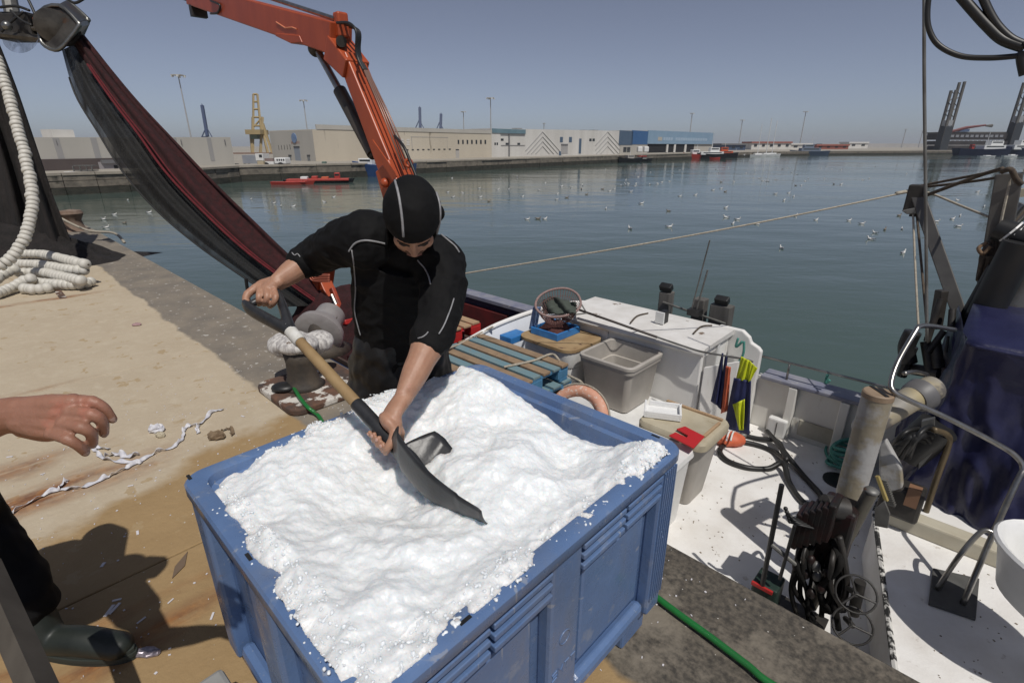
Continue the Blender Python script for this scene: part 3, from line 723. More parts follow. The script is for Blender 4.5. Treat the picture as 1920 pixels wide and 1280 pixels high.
# ---- the second man reaching in beside the bin
p2 = thing('person', 'man in black trousers and rubber boots reaching an open bare hand towards the bin', 'person', V((-1.72, 1.3, 0)))
hb = MB(); dh_ = .83
def Hh(u, v, dz=0): return W(u, v, dh_+dz)
fing = [([(140, 751), (172, 753), (194, 764), (211, 786)], (.0108, .0096, .0086, .0072), (.010, .006, .012, .024)),
        ([(137, 773), (172, 777), (191, 790), (195, 812)], (.0112, .0099, .0090, .0074), (-.006, -.014, -.004, .014)),
        ([(124, 795), (153, 801), (171, 813), (174, 832)], (.0108, .0096, .0087, .0073), (-.014, -.026, -.016, .002)),
        ([(101, 813), (127, 823), (147, 835), (160, 848)], (.0100, .0088, .0080, .0069), (-.016, -.03, -.022, -.008))]
hn = []
for pts, rs, ds in fing:
    P3 = [Hh(u, v, d_) for (u, v), d_ in zip(pts, ds)]
    hb.limb(P3, rs, seg=12, k=5); hb.ell(P3[0]-(P3[1]-P3[0])*.1, rs[0]*1.15); hb.ell(P3[1], rs[1]*1.1)
    dirn = (P3[3]-P3[2]).normalized(); hn.append((P3[3]-dirn*.002, dirn, rs[3]))
for a_, b_, ra, rb_ in (((40, 765), (138, 754), .019, .0135), ((40, 775), (134, 774), .021, .014), ((40, 788), (122, 794), .021, .014), ((40, 792), (100, 810), .018, .013)):
    hb.limb([Hh(*a_, .012), Hh((a_[0]+b_[0])/2, (a_[1]+b_[1])/2, .004), Hh(*b_, .0)], [ra, (ra+rb_)/2+.002, rb_], seg=14)
hb.limb([Hh(45, 800, .035), Hh(80, 812, .055), Hh(112, 812, .06), Hh(135, 806, .055)], [.018, .0145, .012, .010], seg=12)   # thumb behind the palm
SH2 = V((-1.36, .92, 1.42)); EL2 = V((-1.06, .74, 1.24)); WR2 = Hh(15, 778, .015)
hb.limb([Hh(75, 780, .012), WR2, EL2.lerp(WR2, .5), EL2], [(.032, .02), (.030, .024), (.042, .040), .05], seg=18, xh=V((0, 0, 1)))
hb.limb([EL2, EL2.lerp(SH2, .5), SH2], [.05, .06, .07], seg=16)
HD2 = V((-1.32, .82, 1.66)); PE2 = V((-1.80, 1.22, .90)); CH2 = V((-1.50, .98, 1.26))
hb.limb([PE2, PE2.lerp(CH2, .5), CH2, V((-1.39, .89, 1.45))], [(.16, .12), (.16, .12), (.19, .13), (.09, .08)], seg=20)
SH2L = V((-1.60, 1.18, 1.38)); HL2 = V((-1.62, 1.38, .98))
hb.limb([V((-1.39, .89, 1.42)), HD2-UP*.06], [.065, .06], seg=14); hb.limb([CH2+UP*.12, SH2], [.09, .075], seg=14); hb.limb([CH2+UP*.12, SH2L], [.09, .075], seg=14)
hb.limb([SH2L, SH2L.lerp(HL2, .5)+V((-.1, .05, 0)), HL2], [.07, .05, .03], seg=14); hb.ell(HL2-UP*.06, (.03, .04, .06))
K1 = V((-1.90, 1.46, .50)); A1 = V((-1.68, 1.34, .12)); K2 = V((-1.92, 1.1, .48)); A2 = V((-1.98, 1.0, .12))
for K_, A_ in ((K1, A1), (K2, A2)): hb.limb([PE2, PE2.lerp(K_, .5), K_, K_.lerp(A_, .4), A_], [.11, .09, .065, .06, .045], seg=16)
h2P, h2F = head_parts(hb, HD2, V((.85, .25, -.45)), UP, 1.05)
me = fuse(hb, .0027, 1); me.materials.append(m_skin2); body2 = link('body', me, p2, smooth='all')
for p, d, r_ in hn:
    c = (CAM-p).normalized(); nrm = (c-d*c.dot(d)).normalized()
    MB().ell(p+nrm*r_*.82, (r_*.62, r_*.85, r_*.22), frame(nrm, d.cross(nrm)), 10, 6).build('finger_nail', M('dirty_nail', (.30, .20, .165), rough=.4), body2, smooth='all')
c2 = MB(); c2.limb([PE2, PE2.lerp(CH2, .5), CH2, V((-1.40, .90, 1.42))], [(.18, .14), (.18, .14), (.21, .15), (.11, .1)], seg=20)
c2.limb([SH2.lerp(CH2, .2), SH2.lerp(EL2, .55)], [.088, .078], seg=16); c2.limb([SH2L, SH2L.lerp(HL2, .5)+V((-.1, .05, 0))], [.088, .07], seg=16); c2.limb([CH2+UP*.12, SH2], [.1, .088], seg=14); c2.limb([CH2+UP*.12, SH2L], [.1, .088], seg=14)
me = fuse(c2, .012, 3); me.materials.append(m_suit); link('dark_shirt', me, p2, smooth='all')
t2 = MB()
for K_, A_ in ((K1, A1), (K2, A2)): t2.limb([PE2, PE2.lerp(K_, .5), K_, K_.lerp(A_, .45), K_.lerp(A_, .78)], [.14, .12, .098, .094, .094], seg=18)
t2.limb([PE2-UP*.02, PE2+UP*.1], [(.19, .15), (.185, .145)], seg=18)
me = fuse(t2, .008, 3)
displace(me, lambda p: .013*noise.noise(V((p.x*8, p.y*8, p.z*13)))+.006*noise.noise(p*22))
me.materials.append(m_suit); link('trousers', me, p2, smooth='all')
m_boot = M('rubber_boot', (.013, .017, .0145), (.022, .027, .023), rough=.5, scale=9); m_sole = M('boot_sole', (.03, .036, .03), rough=.7)
T1 = G(238, 1212, .05)
for A_, toe in ((A1, T1), (A2, A2+V((.28, -.05, -.07)))):
    q = MB(); dr = (toe-A_); dr.z = 0; dr.normalize(); toe = V((toe.x, toe.y, .052))-dr*.03
    heel = V((A_.x, A_.y, .055))-dr*.03
    q.limb([A_.lerp(K1 if A_ is A1 else K2, .5), A_.lerp(K1 if A_ is A1 else K2, .2), V((A_.x, A_.y, .08))], [.072, .066, .06], seg=18); q.limb([heel, heel.lerp(toe, .55)+UP*.01, toe], [(.048, .045), (.05, .055), (.05, .042)], seg=18, xh=dr.cross(UP))
    me = fuse(q, .007, 3); me.materials.append(m_boot); bo = link('boot', me, p2, smooth='all')
    sl_ = MB()
    for z, g in ((.010, .0), (.026, .004), (.040, -.001)):
        ou = []
        for i in range(28):
            a = 2*math.pi*i/28; L_ = (toe-heel).length; x = math.cos(a)*(L_/2+.056+g); y = math.sin(a)*(.047+g+.008*math.cos(a)); ou.append(heel.lerp(toe, .5)+dr*x+dr.cross(UP)*y)
        sl_.prism([V((p.x, p.y, z-.0075)) for p in ou], UP*.015)
    sl_.build('sole', m_sole, bo)
cp = MB(); cp.ell(HD2+V((-.01, 0, .055)), (.098, .098, .085), None, 20, 12)
def brim(a, c): x = (a-.5)*2; return HD2+V((.85, .25, 0)).normalized()*(.07+.10*c*(1-.25*x*x))+V((-.28, .96, 0)).normalized()*(x*.078*(1-.2*c))+UP*(.065-.02*c-.012*x*x)
cp.grid(9, 5, brim); cp.build('cap', m_navy, p2, smooth='all', solid=.004)
# ------------------------------------------------------------ far side of the harbour
def depw(u):
    for i in range(len(far_px)-1):
        if far_px[i][0] <= u <= far_px[i+1][0]:
            t = (u-far_px[i][0])/(far_px[i+1][0]-far_px[i][0]); p = far_w[i].lerp(far_w[i+1], t); return p.y*CP-(p.z-CAMH)*SP
def ground_at(u, dep, z=LZ):
    # plan point in direction u at camera depth dep
    x = (u-960)/FPX*dep; y = (dep-(CAMH-z)*SP)/CP; return V((x, y, z))
def ztop(u, v, dep): return W(u, v, dep).z
m_beigewall = M('beige_render', (.56, .50, .40), (.50, .445, .355), rough=.9, scale=.12, c3=(.3, .26, .2), s3=.5, t3=.66, stretch=(1, 1, .2))
m_greywall = M('panel_wall', (.48, .455, .405), (.43, .41, .365), rough=.85, scale=.2, stretch=(1, 1, .25))
m_brownwall = M('brown_cladding', (.075, .058, .055), (.095, .075, .07), rough=.8, scale=.3)
m_whitewall = M('white_render', (.66, .64, .60), (.56, .54, .50), rough=.85, scale=.25, stretch=(1, 1, .2))
m_teal2 = M('teal_fascia', (.16, .25, .29), (.13, .21, .25), rough=.6, scale=.5)
m_blue1 = M('blue_cladding', (.035, .115, .27), (.045, .13, .29), rough=.5, scale=.3); m_blue2 = M('pale_blue_cladding', (.25, .36, .47), (.22, .33, .44), rough=.5, scale=.3); m_blue3 = M('slate_blue_cladding', (.075, .12, .18), rough=.5)
m_window = M('window_glass', (.03, .035, .04), rough=.15); m_line = M('grey_line', (.33, .32, .31), rough=.8); m_shadowgap = M('dark_opening', (.012, .013, .016), rough=.8)
m_roofdark = M('roof_edge', (.16, .16, .165), rough=.7)
class Fac:
    """facade: plane between two plan points with pixel-measured placement along it"""
    def __init__(s, u0, d0, u1, d1, back=18):
        s.u0, s.u1 = u0, u1; s.a = ground_at(u0, d0); s.b = ground_at(u1, d1); s.d = (s.b-s.a); s.L = s.d.length; s.d.normalize(); s.n = V((s.d.y, -s.d.x, 0)); s.back = back
        if s.n.dot(s.a-CAM) > 0: s.n = -s.n
    def at(s, u, v):
        r = ray(u, v); t = (s.a-CAM).dot(s.n)/r.dot(s.n); p = CAM+r*t; return (p-s.a).dot(s.d), p.z
    def pan(s, mb, x0, x1, z0, z1, pr=.05, th=.1, mi=0):
        c = s.a+s.d*((x0+x1)/2)+s.n*(pr-th/2); mb.box(V((c.x, c.y, (z0+z1)/2)), (abs(x1-x0), th, abs(z1-z0)), frame(UP, s.d), mi); return mb
    def px(s, mb, u0, v0, u1, v1, pr=.06, th=.12, mi=0):
        x0, za = s.at(u0, v0); x1, zb = s.at(u1, v1); return s.pan(mb, x0, x1, zb, za, pr, th, mi)
    def block(s, vtop0, vtop1, mat, parent, name='wall'):
        z0 = s.at(s.u0, vtop0)[1]; z1 = s.at(s.u1, vtop1)[1]; m = MB()
        m.prism([s.a, s.b, V((s.b.x, s.b.y, z1)), V((s.a.x, s.a.y, z0))], -s.n*s.back); m.build(name, mat, parent); return z0, z1
# left warehouse
f = Fac(-160, depw(-160)*1.03, 441, depw(441)*1.06, 30)
t = thing('warehouse', 'long grey warehouse with brown lower wall beside the yellow crane', 'building', f.a)
f.block(258, 257.5, m_greywall, t)
f.px(MB(), -160, 303, 243, 336, .15, .3).build('brown_wall', m_brownwall, t)
f.px(MB(), 186, 300, 300, 304, .5, 1.0).build('canopy', m_roofdark, t)
f.px(MB(), 182, 304, 240, 326, .25, .3).build('grey_wall', M('lilac_grey_wall', (.30, .28, .285), rough=.85), t)
o = f.px(MB(), 211, 310, 222, 326, .30, .1).build('doorway', m_shadowgap, t)
for u in (104, 338, 420): f.px(MB(), u, 262, u+3, 272, .12, .2).build('vent', m_roofdark, t)
for u in (-60, 40, 110, 180, 250, 330, 395): f.px(MB(), u, 258.5, u+.5, 302, .03, .05).build('panel_joint', m_line, t)
z0 = f.at(140, 257)[1]; x0 = f.at(113, 257)[0]; x1 = f.at(155, 257)[0]
c = f.a+f.d*((x0+x1)/2)-f.n*3; MB().box(V((c.x, c.y, z0+.35)), (x1-x0, 2.5, 1.0), frame(UP, f.d)).build('roof_unit', m_whitewall, t)
# beige warehouse, gable side and long side
dc = depw(593)*1.16; g1 = Fac(593, dc, 922, depw(922)*1.14, 40)
def _uof(p): q = p-CAM; return 960+FPX*q.x/(q.y*CP-q.z*SP)
Lg = 2.0
while Lg < 39 and _uof(g1.a-g1.n*Lg) > 513: Lg += .25
g1.back = Lg; _e = g1.a-g1.n*Lg; g0 = Fac(_uof(_e), _e.y*CP-(_e.z-CAMH)*SP, 593, dc, 2.0)
t = thing('warehouse', 'beige warehouse with a round blue emblem over its gable door', 'building', g1.a)
g1.block(243, 244.5, m_beigewall, t); o = g0.pan(MB(), .05, g0.L-.05, LZ, g1.at(593, 243)[1]-.15, .02, .03).build('gable_wall', m_greywall, t)
g1.px(MB(), 593, 242.3, 922, 244.6, .1, .3).build('roof_edge', m_greywall, t)
g0.px(MB(), 512, 251.6, 593, 253.2, .1, .3) if False else None
em = MB(); x, z = g0.at(552, 259); c = g0.a+g0.d*x; em.lathe([(.9, 0), (.9, .12), (.0001, .13)], V((c.x, c.y, z))+g0.n*.02, g0.n, 24); em.build('emblem', M('emblem_blue', (.12, .19, .34), (.2, .28, .42), rough=.5, scale=1.2), t)
for k in range(7): g0.px(MB(), 546+k*2.35, 265.6-k*.1, 546+k*2.35+1.5, 270-k*.1, .05, .08).build('sign_letter', M('sign_red', (.26, .10, .08), rough=.6), t)
for k in range(5): g0.px(MB(), 522+k*5.3, 272.3-k*.2, 524+k*5.3, 281.5-k*.3, .05, .1).build('window', m_window, t)
o = g0.px(MB(), 551, 275, 566, 308, .06, .1).build('roller_door', M('pale_blue_door', (.27, .30, .34), rough=.6), t); g0.px(MB(), 551, 274.5, 562, 277, .12, .1).build('door_head', m_window, o)
for u in (541, 576): o = g0.px(MB(), u, 291, u+7, 308, .05, .1).build('door', M('grey_door', (.19, .20, .20), rough=.6), t); g0.px(MB(), u, 290.5, u+6, 292.5, .1, .1).build('door_head', m_window, o)
for k in range(10): g1.px(MB(), 752+k*9.9, 280.3-k*.15, 756+k*9.9, 282.2-k*.15, .05, .1).build('window', m_window, t)
for k in range(7): g1.px(MB(), 858+k*8.4, 262.5, 861+k*8.4, 270, .05, .1).build('window', m_window, t)
o = g1.px(MB(), 854, 280, 861, 297, .05, .1).build('door', M('pale_door', (.42, .40, .37), rough=.7), t); g1.px(MB(), 854, 280, 860, 281.6, .1, .1).build('door_head', m_window, o)
for u, v in ((751, 261), (762, 261)):
    for k in range(3): g1.px(MB(), u, v+k*4.4, u+6, v+k*4.4+3, .04, .08).build('shutter', m_whitewall, t)
for (u0, v0, u1, v1) in ((770, 257.2, 840, 257.6), (838, 257, 838.7, 280), (772, 258, 772.5, 279)): g1.px(MB(), u0, v0, u1, v1, .03, .05).build('cable', m_line, t)
# white building with chevrons
w1 = Fac(922, depw(922)*1.15, 1161, depw(1161)*1.10, 30)
t = thing('warehouse', 'white warehouse with teal fascia and grey chevron lines on the wall', 'building', w1.a)
w1.block(241, 245.5, m_whitewall, t)
w1.px(MB(), 922, 241, 985, 251, .15, .3).build('fascia', m_teal2, t)
w1.px(MB(), 938, 251, 984, 252.5, .25, .4).build('canopy', m_roofdark, t)
w1.px(MB(), 953, 252, 955, 294, .2, .2).build('downpipe', m_roofdark, t); w1.px(MB(), 939, 272, 984, 273, .12, .1).build('string_course', m_line, t)
for (u, v, w_, h) in ((939, 260, 5, 4), (927, 267.5, 2.6, 4.5), (931, 267.5, 2.6, 4.5), (948, 268, 5, 5), (970, 268, 5, 5), (1048, 284, 4, 9), (1050, 257, 5, 10), (1067, 257, 5, 10), (1105, 260, 4, 5), (1111, 260, 4, 5)): w1.px(MB(), u, v, u+w_, v+h, .05, .1).build('window', m_window if h < 9 else m_blue3, t)
w1.px(MB(), 1052, 271, 1064, 288.5, .06, .1).build('roller_door', M('grey_roller', (.36, .35, .34), rough=.7), t); w1.px(MB(), 1052, 270, 1064, 272, .2, .3).build('door_head', m_roofdark, t)
w1.px(MB(), 1086, 260, 1089, 288, .06, .1).build('tall_window', m_blue3, t)
for (uc, hw, n_) in ((1017, 32, 5), (1139, 23, 4)):
    for k in range(n_):
        for sg in (1, -1):
            vb = 247.5+k*9; m = MB(); ex = hw-k*.0
            a_ = w1.at(uc, vb); b_ = w1.at(uc+sg*ex, min(vb+ex*1.12, 289)); fr = 1 if vb+ex*1.12 < 289 else (289-vb)/(ex*1.12)
            b_ = w1.at(uc+sg*ex*fr, vb+ex*1.12*fr)
            if vb > 283: continue
            pa = w1.a+w1.d*a_[0]; pb = w1.a+w1.d*b_[0]; m.tube([V((pa.x, pa.y, a_[1]))+w1.n*.03, V((pb.x, pb.y, b_[1]))+w1.n*.03], .11, 4); m.build('chevron_line', m_line, t)
for u in (975, 1040, 1100, 1118): w1.px(MB(), u, 240.2 if u < 1000 else 243.6, u+9, 245.8, -1, 2).build('roof_unit', m_roofdark, t)
# blue building
b1 = Fac(1162, depw(1162)*1.10, 1214, depw(1214)*1.10, 30); b2 = Fac(1214, depw(1214)*1.10, 1335, depw(1335)*1.06, 30)
t = thing('warehouse', 'blue clad fish warehouse with open loading bays at the basin', 'building', b2.a)
b1.block(244.5, 244.5, m_greywall, t); b1.px(MB(), 1162, 244.5, 1185, 272, .1, .2).build('cladding', m_blue3, t); b1.px(MB(), 1185, 244.5, 1214, 271, .1, .2).build('cladding', m_blue1, t)
b2.block(245, 250, m_greywall, t); b2.px(MB(), 1214, 244.6, 1335, 270.5, .5, 1.0).build('cladding', m_blue2, t); b2.px(MB(), 1214, 270.3, 1300, 285, .05, .1).build('loading_bay', m_shadowgap, t)
for u in (1249, 1263, 1283): b2.px(MB(), u, 271, u+1.5, 286, .4, .3).build('bay_post', m_whitewall, t)
b2.px(MB(), 1232, 257, 1239, 264, .55, .1).build('sign_panel', M('cream_sign', (.45, .42, .36), rough=.6), t)
for k in range(18):
    if k != 4: b2.px(MB(), 1242+k*4.6, 257.5+k*.12, 1242+k*4.6+3.2, 263.5+k*.06, .53, .06).build('sign_letter', M('sign_white', (.36, .46, .56), rough=.6), t)
for u in (1169, 1176): b1.px(MB(), u, 276, u+5, 285, .1, .1).build('window', m_window, t)
# low far sheds and breakwater
def shed(u0, u1, v0, v1, dep, wall_, roof_, label, hb=None):
    a = ground_at(u0, dep); b_ = ground_at(u1, dep); z0 = ztop(u0, v1, dep); z1 = ztop(u0, v0, dep); t = thing('shed', label, 'building', a); d = (b_-a).normalized(); nn = V((-d.y, d.x, 0))
    m = MB(); m.prism([V((a.x, a.y, min(z0, LZ))), V((b_.x, b_.y, min(z0, LZ))), V((b_.x, b_.y, z1)), V((a.x, a.y, z1))], nn*18); m.build('wall', wall_, t)
    m = MB(); m.prism([V((a.x, a.y, z1))-nn*.8-d*.5, V((b_.x, b_.y, z1))-nn*.8+d*.5, V((b_.x, b_.y, z1))+nn*19+d*.5, V((a.x, a.y, z1))+nn*19-d*.5], UP*(1.1*dep/400)); m.build('roof', roof_, t)
    k = max(2, int((u1-u0)/14))
    for i in range(k):
        q = a.lerp(b_, (i+.5)/k); MB().box(V((q.x, q.y, lerp(z0, z1, .5)))-nn*.1, ((b_-a).length/k*.35, .3, (z1-LZ)*.35), frame(UP, d)).build('window', m_window, t)
m_redroof = M('red_roof', (.30, .10, .075), rough=.8); m_whiter = M('white_roof', (.6, .59, .57), rough=.7)
shed(1408, 1482, 268.5, 277, 420, m_whitewall, m_redroof, 'long white shed with red roof edge beyond the sailing boats')
shed(1481, 1520, 271.5, 278, 430, m_whitewall, m_whiter, 'small white shed beside the long red edged shed')
shed(1530, 1590, 273.5, 278, 450, m_redroof, m_redroof, 'low rust red shed on the far quay')
shed(1590, 1626, 269, 275, 600, m_whitewall, m_whiter, 'bright white far shed in front of the breakwater')
shed(1352, 1397, 272, 280, 360, M('dark_blue_shed', (.05, .08, .14), rough=.6), m_roofdark, 'low dark blue shed beside the blue warehouse')
m = MB(); a = ground_at(1540, 1500); b_ = ground_at(2300, 1500)
m.prism([a-UP*1, b_-UP*1, b_+UP*9.5, a+UP*9.5], V((0, 30, 0))); m.build('breakwater', M('breakwater_stone', (.42, .40, .38), (.34, .33, .31), rough=.9, scale=.02), label='pale stone breakwater wall along the harbour mouth', category='wall')
# light masts
def mast(u, vt, vb, dep, label, r=.16, wid=2.4):
    b_ = ground_at(u, dep); z = ztop(u, vt, dep); t = thing('light_mast', label, 'lamp post', b_, 'floodlight masts around the harbour'); MB().tube([b_, V((b_.x, b_.y, z))], [r*1.2, r*.7], 8).build('pole', M('mast_steel', (.36, .36, .36), rough=.6), t)
    q = MB(); k = wid; q.box(V((b_.x, b_.y, z)), (k, k, .16)); q.build('platform', M('mast_head', (.42, .41, .38), rough=.6), t)
    for i in range(4): a = i*math.pi/2+.4; MB().box(V((b_.x+math.cos(a)*k*.55, b_.y+math.sin(a)*k*.55, z-.25)), (.5*k/2.4, .4*k/2.4, .4*k/2.4)).build('floodlight', M('lamp_glass', (.6, .6, .57), rough=.3), t)
for (u, vt, dep, lb, wd) in ((366, 148, 130, 'tall floodlight mast behind the grey warehouse', 2.3), (582, 191, 190, 'floodlight mast behind the beige warehouse gable', 2.2), (921, 187, 220, 'floodlight mast where beige and white warehouses meet', 3.0), (871, 211, 330, 'distant floodlight mast behind the beige warehouse', 2.8), (1019, 232, 330, 'short mast behind the white warehouse', 1.6), (1290, 214, 330, 'floodlight mast above the blue warehouse', 2.4), (1384, 226, 420, 'floodlight mast just past the end of the blue warehouse', 3.0), (1498, 211, 450, 'tall floodlight mast by the long white shed', 3.6), (1690, 243, 900, 'far floodlight mast in front of the breakwater', 4), (1722, 246, 1000, 'farthest floodlight mast in front of the breakwater', 4)): mast(u, vt, 0, dep, lb, .16*dep/200+.06, wd)
# yellow gantry crane
m_yel = M('crane_yellow', (.36, .275, .14), (.30, .23, .12), rough=.6, scale=.3)
cd = 190; t = thing('gantry_crane', 'yellow harbour gantry crane standing between the two warehouses', 'crane', ground_at(485, cd))
def PX(u, v, d=cd): return W(u, v, d)
def bar(name, pts, r=.45, par=t, mt=m_yel): MB().tube(pts, r, 4).build(name, mt, par)
for (u0, u1) in ((472, 474), (486, 492)):
    for dd in (0, 8): bar('leg', [PX(u0+2, 292, cd+dd), PX(u1, 220, cd+dd)], .55)
bar('leg', [PX(503, 292), PX(490, 235)], .5); bar('leg', [PX(512, 292), PX(493, 232)], .5)
for dd in (0, 6): bar('mast_post', [PX(475, 250, cd+dd), PX(475, 177, cd+dd)], .45); bar('mast_post', [PX(490, 250, cd+dd), PX(482.5, 177, cd+dd)], .45)
for v in (177, 191, 205, 220, 236): bar('cross_brace', [PX(474.5, v), PX(482.5+(v-177)*.10, v)], .35)
MB().box(PX(482, 248), (5.5, 7, 1.6)).build('machine_deck', m_yel, t); MB().box(PX(479, 255), (2.5, 3, 2.2)).build('cab', M('cab_green', (.12, .16, .12), rough=.6), t)
bar('brace', [PX(470, 252), PX(473, 288)], .5); bar('brace', [PX(492, 236), PX(512, 290)], .4); bar('brace', [PX(474, 240), PX(490, 222)], .3)
MB().box(PX(475, 289, cd), (14, 5, 1.0)).build('bogie_beam', M('crane_rust', (.2, .12, .09), rough=.7), t); MB().box(PX(508, 290, cd), (8, 5, 1.0)).build('bogie_beam', M('crane_rust', (.2, .12, .09)), t)
# blue container-crane booms raised behind the roofs
m_cblue = M('crane_blue', (.035, .055, .115), (.05, .07, .13), rough=.6, scale=.2)
for (ub, vb, ut, vt, dep, lb, kk) in ((389, 256, 379, 198, 330, 'raised dark blue crane boom behind the grey warehouse', 1), (788, 243, 787, 202, 420, 'raised dark blue crane boom with lattice stay behind the beige warehouse', 1), (826, 244, 827, 214, 450, 'short raised dark blue crane boom behind the beige warehouse', .8)):
    b_ = ground_at(ub, dep); t2 = thing('container_crane', lb, 'crane', b_, 'container cranes behind the warehouses'); top = W(ut, vt, dep); low = W(ub, vb, dep)
    MB().box((low+top)/2, (1.6*dep/330, 1.6, (top-low).length), frame((top-low), V((1, 0, 0)))).build('boom', m_cblue, t2)
    for du in (-11*kk, 9*kk): MB().tube([W(ub+du, vb+2, dep), W(ub-2, vb-18*kk, dep)], .35*dep/330, 4).build('stay', m_cblue, t2)
    MB().box(b_+UP*((low.z-LZ)/2), (2.4, 2.4, (low.z-LZ))).build('portal_leg', m_cblue, t2); MB().tube([top, top+UP*1.2], .2, 4).build('boom_tip', m_cblue, t2)
# truck, trailer, containers and parked things on the far quay
def px_box(mb, u0, v0, u1, v1, dep, thick, mi=0):
    a = W(u0, v1, dep); b_ = W(u1, v0, dep); mb.box(V(((a.x+b_.x)/2, (a.y+b_.y)/2+thick/2, (a.z+b_.z)/2)), (abs(b_.x-a.x), thick, abs(b_.z-a.z)), None, mi); return mb
td = depw(500)*1.03; t = thing('flatbed_truck', 'white crew cab truck parked beside the beige warehouse', 'truck', ground_at(515, td))
m_tyre = M('tyre', (.015, .015, .016), rough=.8)
px_box(MB(), 514, 296, 535, 308, td, 2.2).build('cab', m_whiteplastic, t, bevel=.15)
for k in range(4): px_box(MB(), 518.5+k*4, 298, 521+k*4, 302, td-.06, .1).build('cab_window', m_window, t)
px_box(MB(), 490, 303, 513, 308, td, 2.2).build('load_bed', m_whiteplastic, t); px_box(MB(), 496, 297, 512, 303, td+.5, 1.2).build('load', M('grey_load', (.2, .15, .14), rough=.8), t); px_box(MB(), 494, 308, 530, 310.5, td+.1, 1.8).build('chassis', m_tyre, t)
for u in (499, 526):
    for dy in (.1, 1.9): MB().lathe([(.46, -.13), (.46, .13)], W(u, 310.3, td)+V((0, dy, 0)), V((0, 1, 0)), 16).build('wheel', m_tyre, t)
t = thing('box_trailer', 'grey box trailer with a white cab end behind the truck', 'trailer', ground_at(470, td+4)); px_box(MB(), 455, 291, 482, 312, td+3, 2.5).build('body', M('trailer_grey', (.25, .27, .31), (.3, .31, .34), rough=.6, scale=.6), t); px_box(MB(), 479, 288, 493, 301, td+2, 2.4).build('cab', m_whiteplastic, t); px_box(MB(), 485.5, 290, 491, 295, td+1.9, .1).build('cab_window', m_window, t)
for u in (460, 468): MB().lathe([(.46, -.13), (.46, .13)], W(u, 312, td+2.9), V((0, 1, 0)), 16).build('wheel', m_tyre, t)
px_box(MB(), 483, 302, 494.5, 315, td-.5, 1.2).build('concrete_block', M('tan_block', (.42, .36, .25), rough=.9), label='tan square block on the quay below the trailer cab', category='block')
rk = random.Random(5)
for i, (u, w_) in enumerate(((402, 16), (420, 14), (434, 10))):
    px_box(MB(), u, 309-i, u+w_, 316, td, 1.2).build('stacked_gear', M('dark_gear', (.035, .035, .04), (.1, .095, .09), rough=.8, scale=1.5), label=('dark heap of stacked fishing gear at the warehouse corner', 'second dark gear heap nearer the trailer', 'low gear heap beside the grey trailer')[i], category='gear', bevel=.2)
t = thing('gear_rack', 'steel gear rack with frames against the brown warehouse wall', 'rack', ground_at(150, depw(150)*1.02)); dr = depw(150)*1.02
for u in (137, 150, 162, 172): px_box(MB(), u, 311, u+1.6, 329, dr, .12).build('upright', m_galv, t)
for v in (310, 319): px_box(MB(), 137, v, 174, v+1.6, dr, .9).build('shelf', m_galv, t)
px_box(MB(), 120, 322, 131, 329, dr-1, .8).build('crate_stack', m_whiteplastic, label='pale crate stack beside the steel gear rack', category='crate')
px_box(MB(), 603, 303, 610, 310, depw(605)*1.02, .9).build('green_bin', M('bin_green', (.09, .14, .12), rough=.6), label='small green bin at the beige warehouse corner', category='bin', bevel=.1)
for i, u in enumerate((1196, 1208)): px_box(MB(), u, 275, u+9, 285.5, depw(1200)*1.03, 2.2).build('van', m_whiteplastic, label='white delivery van parked under the blue cladding', category='van', bevel=.3, group='vans under the blue warehouse')
# ---- boats across the basin
def hull(mb, c, d, L, B, H, sheer=.35, bow=.35, mi=0):
    """simple displacement hull with a raked bow; c at the waterline amidships, d towards the bow"""
    d = d.normalized(); sd_ = V((d.y, -d.x, 0)); n = 13; rows = []
    for i in range(n):
        t_ = i/(n-1); x = (t_-.5)*L
        wv = B/2*(min(1, .75+t_*1.2) if t_ < .5 else max(0.02, 1-((t_-.5)/.5)**2.4)); top = H*(1+sheer*abs(t_*2-.8)**2*.7)
        rows.append([c+d*(x*.94)+sd_*(wv*.7)-UP*.4, c+d*(x+bow*t_*t_)+sd_*wv+UP*top, c+d*(x+bow*t_*t_)-sd_*wv+UP*top, c+d*(x*.94)-sd_*(wv*.7)-UP*.4])
    vs = [p for r in rows for p in r]; fs = []
    for i in range(n-1):
        for k in range(3): fs.append((i*4+k, i*4+k+1, (i+1)*4+k+1, (i+1)*4+k))
    fs += [(0, 3, 2, 1), tuple((n-1)*4+k for k in range(4))]
    return mb.add(vs, fs, mi)
def boat(u, v, ang, L, B, H, label, hullm, housem, house, group=None, mastv=None, name='boat', cat_='boat'):
    c = G(u, v, WZ); d = V((math.cos(R(ang)), math.sin(R(ang)), 0)); sd_ = V((d.y, -d.x, 0)); t = thing(name, label, cat_, c, group)
    hull(MB(), c, d, L, B, H).build('hull', hullm, t, smooth=35)
    for (x, w_, l, z0, h, mt) in house:
        o = MB().box(c+d*(x*L)+UP*(z0+h/2), (l*L, w_*B, h), frame(UP, d)).build('cabin', mt or housem, t, bevel=.08)
        if h > .8: MB().box(c+d*(x*L)+UP*(z0+h*.68), (l*L*.8, w_*B+.03, h*.28), frame(UP, d)).build('window_band', m_window, o)
    if mastv: MB().tube([c+d*(-.02*L)+UP*H, c+d*(-.02*L)+UP*mastv], .035*mastv/4+.02, 6).build('mast', m_whiteplastic, t)
    return t
m_bluehull = M('blue_hull', (.03, .075, .20), (.045, .10, .26), rough=.5, scale=.8); m_redhull = M('red_hull', (.42, .05, .035), (.34, .04, .03), rough=.5, scale=.8); m_blkhull = M('black_hull', (.012, .013, .016), rough=.5); m_navyhull = M('navy_boat_hull', (.012, .018, .05), rough=.4); m_orangeb = M('orange_deck', (.5, .10, .04), rough=.6)
